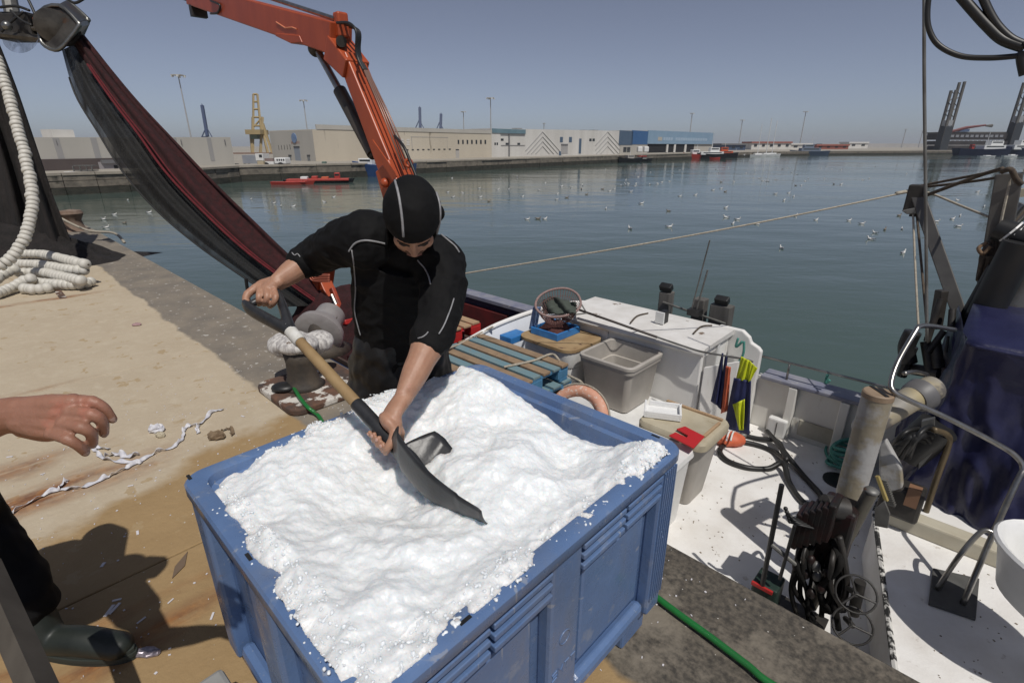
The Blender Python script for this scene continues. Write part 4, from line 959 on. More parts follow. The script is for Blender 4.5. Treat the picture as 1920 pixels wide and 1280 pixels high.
boat(722, 331, 172, 11, 3.4, 1.9, 'blue wooden fishing boat moored behind the orange crane', m_bluehull, m_whiteplastic, ((.28, .55, .22, 1.9, 1.1, None), (-.3, .7, .2, 1.7, .8, m_navyhull), (0, .8, .3, 1.7, .3, m_cap)), mastv=4.2)
boat(598, 343, 12, 9.5, 2.0, .45, 'low red and black work barge along the stone quay wall', m_blkhull, m_redhull, ((0, 1.0, .9, .3, .3, None), (.28, .5, .08, .5, .9, None), (-.2, .7, .1, .5, .4, m_whiteplastic), (-.05, .7, .08, .5, .45, None), (.1, .7, .1, .5, .35, m_orangeb)))
boat(548, 346, 8, 5.5, 1.6, .35, 'small low red raft astern of the red barge', m_redhull, m_redhull, ((.1, .9, .5, .25, .2, None),))
boat(1180, 305, 200, 8, 3, 1.3, 'black workboat with pale cabin under the white warehouse', m_blkhull, m_greyplastic, ((.0, .6, .3, 1.2, 1.1, None),), mastv=3.5)
boat(1203, 303.5, 10, 7, 2.6, .9, 'black boat with red awning beside the black workboat', m_blkhull, m_redhull, ((0, .7, .4, 1.6, .3, None), (.1, .5, .2, .9, .7, m_greyplastic)), mastv=2.8)
boat(1304, 298, 190, 11, 4, 1.8, 'red hulled boat with white wheelhouse at the quay', m_redhull, m_whiteplastic, ((.05, .5, .3, 1.8, 1.8, None),), mastv=5.5)
boat(1331, 298, 185, 13, 4.2, 1.9, 'white pilot launch with tall white funnel mast', m_blkhull, m_whiteplastic, ((.0, .85, .75, 1.6, 1.2, None), (-.1, .5, .3, 2.7, 1.7, None)), mastv=10.5)
boat(1356, 296, 175, 12, 4, 2.0, 'orange and black rescue boat beside the pilot launch', m_blkhull, m_orangeb, ((.0, .8, .6, 1.8, 1.1, None), (.0, .5, .25, 2.9, 1.6, None)), mastv=6.5)
boat(1340, 299, 185, 4, 2, .7, 'small red dinghy in front of the pilot launch', m_redhull, m_redhull, ((0, .6, .3, .5, .2, None),))
for i, (u, lb) in enumerate(((1379, 'white motor cruiser near the rescue boat'), (1420, 'white sailing boat with bare mast'), (1436, 'white sailing boat with bare mast'), (1447, 'white sailing boat with bare mast'))): boat(u, 294.5-i*.4, 5, 9, 3, 1.0, lb, m_whiteplastic, m_whiteplastic, ((0, .6, .4, .9, .8, None),), group='sailing boats at the far pontoon' if i else None, mastv=(4, 15, 18, 17)[i])
boat(1516, 291.5, 180, 22, 5, 2.2, 'dark blue patrol vessel at the far quay beyond the sailing boats', M('patrol_blue', (.05, .075, .12), rough=.5), M('patrol_grey', (.16, .19, .24), rough=.5), ((.0, .7, .5, 2.0, 2.0, None), (.05, .5, .25, 4, 1.8, None)), mastv=11)
boat(1552, 290.8, 180, 9, 3, .9, 'low dark barge ahead of the patrol vessel', m_blkhull, m_blkhull, ((0, .6, .3, .8, .6, None),))
boat(1846, 292, 0, 34, 8, 3.4, 'long navy tug with white superstructure under the jack-up platform', m_navyhull, m_whiteplastic, ((.06, .7, .35, 3.2, 2.2, None), (.1, .5, .2, 5.4, 2.2, None), (-.25, .25, .04, 3.2, 2.6, m_redhull)), mastv=12)
boat(1925, 292, 180, 30, 8, 3.8, 'navy and white tug moored bow to bow with the long navy tug', m_navyhull, m_whiteplastic, ((.15, .8, .45, 3.2, 2.4, None), (.12, .55, .25, 5.6, 2.4, None)), mastv=13)
boat(1850, 294.6, 0, 8, 2.5, .5, 'small low white launch in front of the navy tug', m_whiteplastic, m_whiteplastic, ((0, .7, .3, .4, .4, None),)); boat(1893, 294.5, 0, 7, 2.5, .7, 'small white launch with low cabin by the navy tug', m_whiteplastic, m_whiteplastic, ((0.1, .7, .3, .6, .6, None),))
# jack-up platform
jd = 360; t = thing('jack_up_platform', 'dark jack-up work platform on tall lattice legs', 'platform', W(1830, 289, jd)); m_jk = M('jackup_dark', (.022, .02, .022), (.045, .04, .04), rough=.7, scale=.2); m_jleg = M('jackup_leg', (.075, .07, .065), (.13, .12, .105), rough=.7, scale=.2); m_jblue = M('jackup_blue', (.028, .034, .042), rough=.7)
for (ub, vb, ut, vt) in ((1762, 284, 1790, 162), (1890, 282, 1922, 148)):
    a = W(ub, vb, jd); b_ = W(ut, vt, jd); top = V((a.x, a.y, b_.z)); r_ = 2.1
    for (dx, dy) in ((-1, -1), (1, -1), (1, 1), (-1, 1)):
        MB().box(V((a.x+dx*r_, a.y+dy*r_, (a.z+b_.z)/2)), (1.3, 1.3, b_.z-a.z+(2 if dx > 0 else -8))).build('leg_chord', m_jleg, t)
    k = 11
    for i in range(k):
        z0 = lerp(a.z, b_.z-4, i/k); z1 = lerp(a.z, b_.z-4, (i+1)/k)
        for dy in (-1, 1): sg = 1 if i % 2 else -1; MB().tube([V((a.x-r_*sg, a.y+dy*r_, z0)), V((a.x+r_*sg, a.y+dy*r_, z1))], .28, 4).build('leg_brace', m_jleg, t)
    hh = (b_.z-a.z)*.45; MB().box(V((a.x, a.y, a.z+hh*.42)), (5.6, 5.6, hh*.85)).build('jack_house', m_jblue, t, bevel=.3); MB().box(V((a.x, a.y, a.z+hh*.95)), (5.4, 5.4, hh*.18)).build('jack_cap', M('jackup_pale', (.3, .31, .32), rough=.6), t)
for v0, v1, mm in ((247.5, 250, m_jleg), (250, 262, m_jk), (264.5, 272, m_jk), (273, 284, m_jk)):
    px_box(MB(), 1770, v0, 1892, v1, jd-3, 16).build('hull_deck', mm, t)
for k in range(11): px_box(MB(), 1783+k*9.2, 253, 1789+k*9.2, 257.5, jd-3.3, .5).build('opening', M('jackup_gap', (.22, .23, .25), rough=.7), t)
for k in range(13): px_box(MB(), 1776+k*8.4, 263.5, 1781+k*8.4, 267, jd-3.3, .5).build('deck_gear', M('jackup_gear', (.22, .22, .22), rough=.7), t)
MB().tube([W(1783, 247, jd-4), W(1810, 240, jd-4), W(1848, 235, jd-4)], [.9, 1.0, .6], 5).build('crane_boom', M('crane_maroon', (.16, .05, .05), rough=.6), t); MB().tube([W(1848, 236, jd-4), W(1860, 236, jd-4)], [.5, 1.1], 6).build('crane_tip', m_jleg, t); px_box(MB(), 1800, 242, 1818, 247, jd-4, 4).build('crane_cab', M('cab_blue', (.07, .11, .2), rough=.6), t)
# ---- gulls on the water
gm = MB(); gm.ell((0, 0, .06), (.20, .085, .075), Matrix.Rotation(R(-10), 3, 'Y'), 10, 7, 0); gm.ell((-.10, 0, .10), (.17, .075, .04), Matrix.Rotation(R(6), 3, 'Y'), 8, 6, 1); gm.limb([(.13, 0, .10), (.175, 0, .19)], [.042, .036], seg=8, k=2, mi=0); gm.ell((.19, 0, .215), (.05, .04, .04), None, 8, 6, 0); gm.limb([(.22, 0, .213), (.275, 0, .203)], [.013, .007], seg=6, k=2, mi=2); gm.ell((-.27, 0, .085), (.07, .03, .018), None, 6, 5, 3)
g_w = M('gull_white', (.66, .65, .63), rough=.8); g_g = M('gull_grey', (.30, .31, .33), rough=.8); g_b = M('gull_beak', (.5, .33, .06), rough=.6); g_k = M('gull_black', (.03, .03, .03), rough=.8); g_br = M('gull_brown', (.15, .125, .10), (.26, .23, .19), rough=.9, scale=18)
gull_w = gm.mesh('gull', [g_w, g_g, g_b, g_k]); gull_b = gm.mesh('gull', [g_br, g_br, g_k, g_k])
for me_ in (gull_w, gull_b): shade(me_, 'all')
big = [(1693, 475, 1, 0), (1465, 466, 1, 2), (1640, 437, 0, 1), (1632, 449, 0, 1), (1659, 431, 1, 0), (1691, 430, 0, 4), (1616, 420, 0, 0), (1592, 414, 0, 0), (1530, 413, 1, 0), (1492, 405, 0, 2), (1420, 421, 0, 0), (1383, 412, 1, 0), (1374, 420, 0, 2), (1361, 408, 0, 1), (1361, 390, 0, 0), (1255, 426, 0, 0), (1181, 429, 1, 4), (1253, 396, 1, 1), (1203, 382, 0, 0), (1136, 392, 0, 2), (1022, 411, 1, 0), (1009, 411, 1, 0), (989, 412, 0, 0), (917, 378, 1, 2), (1275, 368, 0, 0), (1304, 366, 0, 0), (1337, 357, 1, 0), (1352, 354, 0, 0), (1360, 360, 1, 0), (1454, 364, 0, 0), (1479, 362, 1, 0), (1488, 369, 0, 0), (1470, 376, 0, 0), (1755, 416, 0, 0), (1786, 411, 0, 0), (1797, 425, 1, 0), (1755, 444, 1, 3), (1800, 405, 0, 0), (1795, 376, 0, 1), (1845, 388, 0, 0), (1833, 360, 0, 0), (1686, 405, 1, 0), (234, 419, 1, 0), (195, 412, 0, 0), (200, 427, 0, 0), (280, 399, 0, 0), (215, 403, 0, 0), (240, 376, 0, 0), (514, 382, 0, 0), (550, 388, 1, 0), (527, 387, 0, 0), (608, 379, 0, 1), (626, 370, 1, 0), (471, 374, 0, 0), (840, 361, 0, 0), (850, 370, 0, 0), (868, 362, 0, 1), (899, 354, 0, 0), (901, 370, 0, 0), (934, 356, 0, 0), (954, 355, 0, 0), (980, 369, 0, 0), (1011, 358, 0, 0), (1044, 375, 0, 0), (1063, 371, 1, 0), (1045, 364, 0, 0), (1053, 350, 0, 0), (1072, 352, 1, 0), (1090, 355, 1, 2), (1100, 365, 1, 0), (1130, 355, 1, 0), (1143, 359, 1, 0), (1152, 355, 0, 0), (1183, 360, 1, 0)]
rg = random.Random(21); small = []
for k in range(66):
    u = rg.choice((rg.gauss(1190, 40), rg.gauss(1420, 70), rg.gauss(1580, 80), rg.uniform(830, 1720))); v = rg.uniform(312, 350)+max(0, (1100-u)/60); small.append((u, v, rg.random() < .12, rg.randrange(6)))
for (u, v, br, o_) in big+small:
    p = G(u, v, WZ); br = br and rg.random() < .55
    if v < (330 if u < 900 else 308): continue
    o = bpy.data.objects.new('gull', gull_b if br else gull_w); COL.objects.link(o); o.location = p-UP*.015; o.rotation_euler = (0, 0, rg.uniform(-.8, .8)+(0, 2.6, 1.2, -1.0, 1.6, 3.0)[o_]); s_ = rg.uniform(.72, .92); o.scale = (s_, s_, s_)
    o['label'] = 'brown mottled gull floating on the harbour water' if br else 'white gull with grey wings floating on the harbour water'; o['category'] = 'gull'; o['group'] = 'brown gulls on the harbour' if br else 'white gulls on the harbour'
# ------------------------------------------------------------ nets, floats, bollards and the crane boat on the left
def net_material(name, c1, c2, a0, a1, sc=6, stretch=(1, 1, .15)):
    m = bpy.data.materials.new(name); m.use_nodes = True; t = m.node_tree; N = t.nodes; L = t.links; b = N['Principled BSDF']; b.inputs['Roughness'].default_value = .85
    tc = N.new('ShaderNodeTexCoord'); mp = N.new('ShaderNodeMapping'); mp.inputs['Scale'].default_value = stretch; L.new(tc.outputs['Object'], mp.inputs[0])
    n = N.new('ShaderNodeTexNoise'); n.inputs['Scale'].default_value = sc; n.inputs['Detail'].default_value = 5; L.new(mp.outputs[0], n.inputs['Vector'])
    r = N.new('ShaderNodeMapRange'); r.inputs[1].default_value = .3; r.inputs[2].default_value = .7; r.inputs[3].default_value = a0; r.inputs[4].default_value = a1; L.new(n.outputs[0], r.inputs[0]); L.new(r.outputs[0], b.inputs['Alpha'])
    x = N.new('ShaderNodeMix'); x.data_type = 'RGBA'; x.inputs[6].default_value = (*c1, 1); x.inputs[7].default_value = (*c2, 1); L.new(n.outputs[0], x.inputs[0]); L.new(x.outputs[2], b.inputs['Base Color'])
    return m
m_netblk = net_material('black_net', (.004, .004, .004), (.010, .0095, .009), .74, 1.0)
m_netmar = M('maroon_net', (.018, .0035, .004), (.042, .006, .007), rough=.95, scale=14, stretch=(1, 1, .2), bump=.02, bscale=30)
m_netline = M('red_net_edge', (.13, .009, .014), (.08, .007, .010), rough=.9, scale=20)
m_netdark = M('dark_net', (.008, .0065, .006), (.020, .016, .015), rough=.95, scale=7, stretch=(1, 1, .3), bump=.03, bscale=25)
net = thing('hauled_net', 'black and maroon purse net hanging from the power block down to the boat', 'net', Q(-6.4, 3, -.5))
redge = cat([(156, 66, 0), (250, 182, 0), (330, 268, 0), (400, 342, 0), (480, 420, 0), (545, 482, 0), (610, 535, 0), (690, 590, 0)], 6)
mid = cat([(140, 84, 0), (178, 142, 0), (217, 197, 0), (258, 250, 0), (310, 322, 0), (380, 396, 0), (470, 478, 0), (600, 572, 0)], 6)
ledge = cat([(116, 94, 0), (140, 175, 0), (182, 246, 0), (232, 325, 0), (295, 396, 0), (368, 458, 0), (445, 512, 0), (540, 575, 0)], 6)
def ndep(c): return 7.45-.75*c
def two(A, B, layer, amp, ph, freq):
    def fn(a, c):
        i = min(int(c*(len(A)-1)), len(A)-2); t = c*(len(A)-1)-i
        p = A[i].lerp(A[i+1], t).lerp(B[i].lerp(B[i+1], t), a)
        fold = math.sin(a*freq+ph+c*2.2)+.5*math.sin(a*freq*2.3+1.7*ph+c*5)
        return W(p.x, p.y, ndep(c)+layer+amp*fold*(.35+.65*math.sin(math.pi*min(1, c*1.1+.08))))
    return fn
MB().grid(30, 60, two(ledge, mid, 0, .06, 0, 8)).build('net_curtain', m_netblk, net, smooth='all')
MB().grid(24, 60, two([l.lerp(m_, .18) for l, m_ in zip(ledge, mid)], [m_.lerp(r_, .12) for m_, r_ in zip(mid, redge)], .16, .06, 2, 6)).build('net_layer', m_netblk, net, smooth='all')
MB().grid(20, 60, two(mid, redge, -.02, .07, 1, 8)).build('maroon_bundle', m_netmar, net, smooth='all', solid=.03)
MB().grid(14, 60, two([m_.lerp(r_, .2) for m_, r_ in zip(mid, redge)], redge, .12, .06, 3, 8)).build('maroon_fold', m_netmar, net, smooth='all', solid=.03)
def edge(A, k, r, off):
    n = len(A); return MB().tube([W(A[i].x, A[i].y, ndep(i/(n-1))+off) for i in range(4, n)], r, 6)
edge(mid, 0, .016, -.10).build('red_seam', m_netline, net, smooth='all')
edge([m_.lerp(r_, .1) for m_, r_ in zip(mid, redge)], 0, .010, -.11).build('red_seam', m_netline, net, smooth='all')
edge(ledge, 0, .012, -.02).build('net_rope', m_black, net, smooth='all')
# second fall of net to the quay, and the heap
net2 = thing('piled_net', 'black net falling to a dark heap on the quay behind the white floats', 'net', G(60, 478, 0))
r2 = cat([(-30, 20, 0), (0, 88, 0), (32, 170, 0), (62, 258, 0), (90, 340, 0), (112, 400, 0), (140, 470, 0)], 6); l2 = cat([(-180, 30, 0), (-150, 100, 0), (-120, 180, 0), (-90, 260, 0), (-70, 340, 0), (-60, 410, 0), (-60, 480, 0)], 6)
def fall(a, c):
    i = min(int(c*(len(r2)-1)), len(r2)-2); t = c*(len(r2)-1)-i; p = l2[i].lerp(l2[i+1], t).lerp(r2[i].lerp(r2[i+1], t), a)
    return W(p.x, p.y, 7.7+.5*c+.12*math.sin(a*19+c*2)+.06*math.sin(a*43))
MB().grid(50, 40, fall).build('net_fall', m_netdark, net2, smooth='all', solid=.02)
hc = G(40, 488, 0)
def heap(a, c):
    x = (a-.5)*2; y = (c-.5)*2; r = math.hypot(x, y); h = max(0, 1-r**1.5)
    p = hc+V((1, -.15, 0))*(x*1.55)+V((.3, 1, 0))*(y*.95)
    return V((p.x, p.y, -.01+.80*h*(.75-.32*x)+.10*noise.noise(p*3.2)*min(1, h*4)+.05*noise.noise(p*9)*min(1, h*3)))
MB().grid(46, 36, heap).build('net_heap', m_netdark, net2, smooth='all')
# strings of white floats
m_float = M('white_float', (.60, .58, .53), (.48, .46, .40), rough=.55, scale=9, c3=(.22, .2, .17), s3=12, t3=.68)
fm = MB(); fm.lathe([(.016, -.052), (.045, -.045), (.062, -.022), (.066, 0), (.062, .022), (.045, .045), (.016, .052)], (0, 0, 0), UP, 14); fme = fm.mesh('float', [m_float]); shade(fme, 'all')
fd = MB(); fd.lathe([(.02, -.032), (.058, -.028), (.066, -.012), (.066, .012), (.058, .028), (.02, .032)], (0, 0, 0), UP, 14); fde = fd.mesh('float', [m_float]); shade(fde, 'all')
def string(name, label, pts3, pitch, me, base, sc=1.0):
    t = thing(name, label, 'net floats', base); P = cat(pts3, 8); acc = 0; rr_ = random.Random(len(P)); rope = MB().tube(P, .012, 6).build('float_rope', m_darkrope, t, smooth='all'); last = None
    for i in range(1, len(P)):
        seg = P[i]-P[i-1]; L_ = seg.length
        while acc <= L_:
            p = P[i-1]+seg*(acc/L_); o = bpy.data.objects.new('float', me); COL.objects.link(o); attach(o, t)
            q = seg.to_track_quat('Z', 'Y'); s_ = sc*rr_.uniform(.93, 1.06); o.matrix_basis = Matrix.Translation(p+V((rr_.uniform(-.008, .008), rr_.uniform(-.008, .008), 0))) @ q.to_matrix().to_4x4() @ Matrix.Diagonal((s_, s_, s_, 1)); acc += pitch
        acc -= L_
string('float_line', 'white float line rising from the pile to the power block', [W(-6, 110, 6.9), W(18, 185, 6.85), W(36, 250, 6.8), W(51, 310, 6.75), W(60, 355, 6.7), W(58, 405, 6.6), W(46, 445, 6.5), W(24, 480, 6.4), W(-6, 502, 6.3)], .062, fde, G(10, 505, 0), 1.0)
rows = [('topmost', [(38, 476, .30), (80, 477, .30), (130, 488, .30), (166, 496, .28)]), ('second', [(30, 494, .21), (80, 497, .22), (130, 505, .21), (166, 507, .20)]), ('middle', [(34, 511, .15), (80, 511, .15), (120, 519, .15), (152, 526, .14)]), ('lowest visible', [(62, 528, .075), (110, 533, .07), (150, 533, .07), (174, 527, .07)]), ('slanting', [(-10, 551, .07), (20, 540, .08), (42, 528, .12), (62, 521, .16)]), ('short curved', [(-14, 528, .15), (10, 512, .2), (36, 501, .24)]), ('short outlying', [(45, 541, .065), (70, 542, .065), (98, 539, .065)])]
for nm, pts in rows: string('float_string', nm+' row of the white float pile on the quay', [G(u, v, z) for u, v, z in pts], .072, fme, G(pts[1][0], pts[1][1], 0), 1.0)
# power block hanging above
bc = W(96, 45, 7.45); t = thing('power_block', 'dark steel net hauling power block with angular cheek plates', 'net hauler', bc-UP*.5)
m_blk = M('hauler_steel', (.05, .045, .04), (.12, .11, .095), rough=.4, metal=.6, scale=5, c3=(.1, .06, .04), s3=4, t3=.6); m_blk2 = M('hauler_edge', (.25, .25, .24), (.15, .15, .14), rough=.35, metal=.8, scale=7)
out = [(76, 22), (112, 11), (146, 42), (147, 50), (119, 86), (101, 94), (80, 82), (74, 60)]
for dd, mm in ((0, m_blk), (.62, m_blk)):
    MB().prism([W(u, v, 7.2+dd) for u, v in out], ray(100, 50)*.06).build('cheek_plate', mm, t, bevel=.012)
P = [W(u, v, 7.18) for u, v in out]; MB().tube(cat(P, 3, True), .028, 6, closed=True).build('plate_rim', m_blk2, t, smooth='all')
P = [W(u+17, v-8, 7.8) for u, v in ((112, 11), (146, 42), (147, 50), (135, 78))]; MB().tube(cat(P, 4), .03, 6).build('outer_rim', m_blk2, t, smooth='all')
MB().prism([W(112, 11, 7.2), W(146, 42, 7.2), W(165, 38, 7.85), W(128, 2, 7.85)], UP*.02).build('top_guard', m_blk, t)
MB().prism([W(146, 42, 7.2), W(147, 52, 7.2), W(124, 80, 7.2), W(148, 72, 7.85), W(166, 46, 7.85), W(165, 38, 7.85)], V((.02, 0, 0))).build('side_guard', m_blk, t)
MB().lathe([(.24, -.3), (.17, 0), (.24, .3)], W(112, 52, 7.55), ray(112, 52), 24).build('sheave', m_black, t, smooth=40)
MB().lathe([(.22, 0), (.22, .03), (.1, .05)], W(101, 50, 7.19), -ray(101, 50), 24).build('hub_cover', m_blk, t, smooth=40)
MB().box(W(40, 52, 7.4), (.55, .35, .34)).build('motor_housing', m_dark, t, bevel=.04); MB().tube([W(-20, 62, 7.3), W(85, 74, 7.3)], .05, 8).build('frame_bar', m_blk, t); MB().tube([W(-10, 45, 7.3), W(70, 55, 7.3)], .04, 8).build('frame_bar', m_blk, t)
MB().ell(W(73, 38, 7.15), (.07, .07, .05)).build('orange_cap', m_orange, t, smooth='all'); MB().ell(W(13, 49, 7.1), .06).build('bolt_boss', m_blk2, t, smooth='all'); MB().tube([W(14, -20, 7.3), W(24, 30, 7.3)], .09, 8).build('hanger', m_galv, t)
for pts in ([(48, -10), (58, 10), (66, 28)], [(0, 14), (30, 12), (55, 20)], [(20, 20), (40, 38), (60, 48)], [(122, -6), (140, 6), (160, -4)], [(2, 60), (22, 40), (44, 22)]): MB().tube(cat([W(u, v, 7.15) for u, v in pts], 6), .018, 6).build('hydraulic_hose', m_black, t, smooth='all')
m_gauze = net_material('blue_gauze', (.10, .13, .22), (.16, .2, .3), .25, .6, 8, (1, 1, 1))
def bag(a, c): x = (a-.5)*2; return W(38+36*x, 66+(1-x*x)**.5*34*c if abs(x) < 1 else 66, 7.35+.15*math.sin(a*11)*c)
MB().grid(20, 10, bag).build('net_bag', m_gauze, label='loose blue gauze net bulging under the power block', category='net', smooth='all')
# bollards
def bolt_boll(): pass
bl = thing('mooring_bollard', 'cast bollard with white paint-dripped head and rusty base plate beside the bin', 'bollard', Q(-3.5, 1.5, 0))
MB().prism(rrect(-3.82, -3.16, 1.17, 1.80, .09, .001), UP*.05).build('base_plate', m_rust, bl, bevel=.012)
cb = Q(-3.52, 1.42, .045); m_boll = M('bollard_iron', (.03, .026, .023), (.075, .058, .042), rough=.7, scale=8, bump=.003, bscale=30)
MB().lathe([(.16, 0), (.125, .03), (.105, .10), (.10, .2), (.115, .30)], cb, UP, 28).build('shaft', m_boll, bl, smooth='all')
m_drip = M('dripped_white_paint', (.62, .60, .57), (.34, .32, .31), rough=.7, scale=26, stretch=(1.6, 1.6, .22), lo=.42, hi=.6, c3=(.16, .12, .09), s3=9, t3=.64, bump=.008, bscale=30)
hm = MB(); hcen = W(545, 645, 3.88); hm.ell(hcen, (.17, .15, .095), None, 26, 16); hm.ell(hcen+V((.19, .05, .0)), (.12, .12, .085), None, 26, 16); hm.ell(cb+UP*.33, (.15, .14, .07), None, 24, 12)
me = fuse(hm, .01, 3); displace(me, lambda p: .006*noise.noise(p*22)); me.materials.append(m_drip); link('head', me, bl, smooth='all'); MB().ell(hcen+V((-.015, -.14, .045)), (.014, .006, .010)).build('paint_spot', M('blue_spot', (.07, .16, .36), rough=.7), bl, smooth='all')
b2_ = thing('mooring_bollard', 'smooth grey horn-headed bollard standing behind the white bollard', 'bollard', Q(-4.2, 1.5, 0)); m_gb = M('grey_bollard_paint', (.30, .285, .275), (.24, .22, .215), rough=.55, scale=7, c3=(.14, .10, .075), s3=8, t3=.66, bump=.002, bscale=30)
hd2 = W(604, 615, 4.55); axh = (W(622, 592, 4.75)-W(590, 640, 4.45)).normalized()
MB().lathe([(.02, -.05), (.17, -.06), (.215, -.03), (.21, .02), (.165, .08), (.135, .15), (.13, .26), (.11, .275), (.001, .28)], hd2-axh*.05, axh, 32).build('head', m_gb, b2_, smooth=60)
MB().lathe([(.24, 0), (.16, .05), (.13, .15), (.14, .3)], V((hd2.x, hd2.y, 0)), UP, 26).build('shaft', m_boll, b2_, smooth='all'); 
b3 = thing('mooring_bollard', 'small rusty bollard with rope at the far end of the quay', 'bollard', G(140, 430, 0)); q = G(142, 432, 0); MB().lathe([(.24, 0), (.18, .06), (.15, .22), (.19, .3), (.22, .36), (.19, .42), (.001, .45)], q, UP, 20).build('shaft', M('rust_bollard', (.15, .095, .065), (.24, .18, .14), rough=.8, scale=5), b3, smooth=50)
MB().tube(cat([q+V((-.25, 0, .35)), q+V((.0, -.28, .3)), q+V((.5, -.3, .05)), q+V((1.2, -.5, .02)), q+V((2.2, -1.6, .02))], 6), .025, 6).build('rope', m_rope, b3, smooth='all')
# green hose passing under the bin
gp = [cb+V((-.09, -.15, .03)), G(546, 722, .075), G(562, 745, .075), G(578, 764, .055), G(596, 778, .021), Q(-2.7, 1.25, .021), Q(-2.2, 1.45, .021), Q(-1.7, 1.55, .021), Q(-1.1, 1.58, .021), G(1252, 1135, .021), G(1330, 1192, .021), G(1400, 1245, .021), G(1460, 1290, .021), G(1700, 1420, .021)]
MB().tube(cat(gp, 8), .0135, 10).build('green_hose', m_green, smooth='all', label='green garden hose running from the white bollard under the blue bin', category='hose')
MB().ell(cb+V((-.11, -.09, .03)), (.09, .07, .035)).build('hose_binding', m_black, bl, smooth='all')
# crane boat
cbt = thing('crane_boat', 'dark steel boat with red bulwark carrying the orange crane', 'boat', Q(-5.5, 3.4, WZ))
MB().qbox(-7.1, -3.95, 2.5, 4.35, WZ-.3, -.62).build('hull', m_hull, cbt, bevel=.08); MB().qbox(-7.0, -4.0, 2.55, 4.3, -.619, -.57).build('deck', M('dark_deck', (.05, .035, .03), (.10, .05, .04), rough=.8, scale=4), cbt)
MB().qbox(-7.1, -3.3, 4.12, 4.18, -.6, -.04).build('bulwark', m_hull, cbt); MB().qbox(-7.1, -3.3, 4.06, 4.24, -.04, 0).build('gunwale', m_cap, cbt); MB().qbox(-7.0, -4.0, 4.06, 4.115, -.45, -.14).build('red_band', M('dull_maroon', (.13, .014, .014), (.06, .012, .012), rough=.7, scale=5), cbt)
nh = thing('stowed_net', 'dark maroon net stowed in a heap on the crane boat', 'net', Q(-6, 3.3, -.57))
def heap2(a, c):
    x = (a-.5)*2; y = (c-.5)*2; h = max(0, 1-abs(x)**3)*max(0, 1-abs(y)**3); p = Q(-5.7+x*1.25, 3.3+y*.72); return V((p.x, p.y, -.565+.62*h*(.8-.2*x)+.12*noise.noise(p*3)*min(1, h*3)+.05*noise.noise(p*9)*min(1, h*3)))
MB().grid(44, 30, heap2).build('net_pile', m_netmar, nh, smooth='all')
# orange knuckle-boom crane
cr = thing('knuckle_crane', 'orange hydraulic knuckle-boom crane rising behind the worker', 'crane', Q(-4.45, 3, -.57))
def C3(u, v, dn=0): return PN(u, v, 3.0+dn)
def beam(name, a, b_, h, w_, mt=m_orange, par=cr, bev=.012, h2=None):
    d = (b_-a).normalized(); u_ = DN.cross(d).normalized(); h2 = h2 or h; m = MB()
    m.prism([a+u_*h/2-DN*w_/2, b_+u_*h2/2-DN*w_/2, b_-u_*h2/2-DN*w_/2, a-u_*h/2-DN*w_/2], DN*w_); return m.build(name, mt, par, bevel=bev)
MB().lathe([(.3, 0), (.26, .1), (.2, .2), (.18, 1.2), (.17, 1.75)], Q(-4.42, 3, -.57), UP, 24).build('column', m_orange2, cr, smooth=40)
beam('lower_boom', C3(752, 352), C3(657, 108), .255, .20, h2=.155)
o = beam('boom_foot', C3(762, 385), C3(735, 310), .36, .25, h2=.26)
beam('upper_boom', C3(640, 75), C3(365, -8), .285, .24, h2=.245)
beam('upper_boom_extension', C3(372, -6), C3(250, -45), .19, .17, m_dark)
beam('boom_head', C3(668, 132), C3(632, 92), .18, .26, m_orange, h2=.24); MB().box(C3(640, 48), (.10, .12, .22), RQ).build('head_lug', m_orange, cr, bevel=.02)
MB().tube([C3(628, 36, -.05), C3(480, -12, -.05)], .022, 8).build('lift_rod', m_steel, cr); MB().tube([C3(640, 78, -.10), C3(640, 78, .10)], .05, 14).build('pivot_pin', m_dark, cr)
MB().prism([C3(516, 62, -.13), C3(516, 68, -.13), C3(545, 82, -.13), C3(566, 80, -.13), C3(560, 66, -.13)], DN*.26).build('under_bracket', m_orange, cr, bevel=.008)
MB().tube([C3(518, 42, -.1235), C3(535, 53, -.1235), C3(548, 52, -.1235), C3(556, 55, -.1235)], .008, 5).build('brand_stripe', M('pale_orange', (.62, .22, .12), rough=.5), cr)
MB().tube([C3(596, 96), C3(638, 172)], .038, 12).build('cylinder_rod', m_steel, cr, smooth=50); MB().tube([C3(637, 170), C3(700, 288)], .068, 16).build('cylinder', M('cylinder_paint', (.035, .032, .03), (.08, .065, .05), rough=.4, scale=6), cr, smooth=50)
MB().ell(C3(592, 92), (.08, .08, .08)).build('cylinder_eye', m_dark, cr, smooth='all'); MB().ell(C3(698, 290), .05).build('cylinder_foot', m_dark, cr, smooth='all'); MB().ell(C3(722, 343, -.14), .045).build('pin_cap', m_orange, cr, smooth='all')
MB().box(C3(372, 22, -.02), (.09, .2, .14), RQ).build('slide_pad', m_dark, cr); MB().tube(cat([C3(395, 2, -.13), C3(412, 10, -.14), C3(408, 24, -.13), C3(395, 26, -.12)], 5), .013, 6).build('hose_loop', m_black, cr, smooth='all')
for k in range(4):
    o_ = -.1+k*.055; MB().tube(cat([C3(632+k, 43, o_), C3(655, 44+k*2, o_), C3(668+k*2, 60, o_), C3(668+k*2, 92, o_), C3(672+k*2, 112, o_), C3(682+k*2, 132, o_)], 6), .013, 6).build('hydraulic_hose', m_black, cr, smooth='all')
    MB().tube([C3(683+k*2.2, 132, o_), C3(718+k*4, 215, o_), C3(757+k*6, 318, o_)], .0075, 6).build('steel_pipe', M('pipe_orange_grey', (.3, .18, .14), rough=.4, metal=.4), cr, smooth='all')
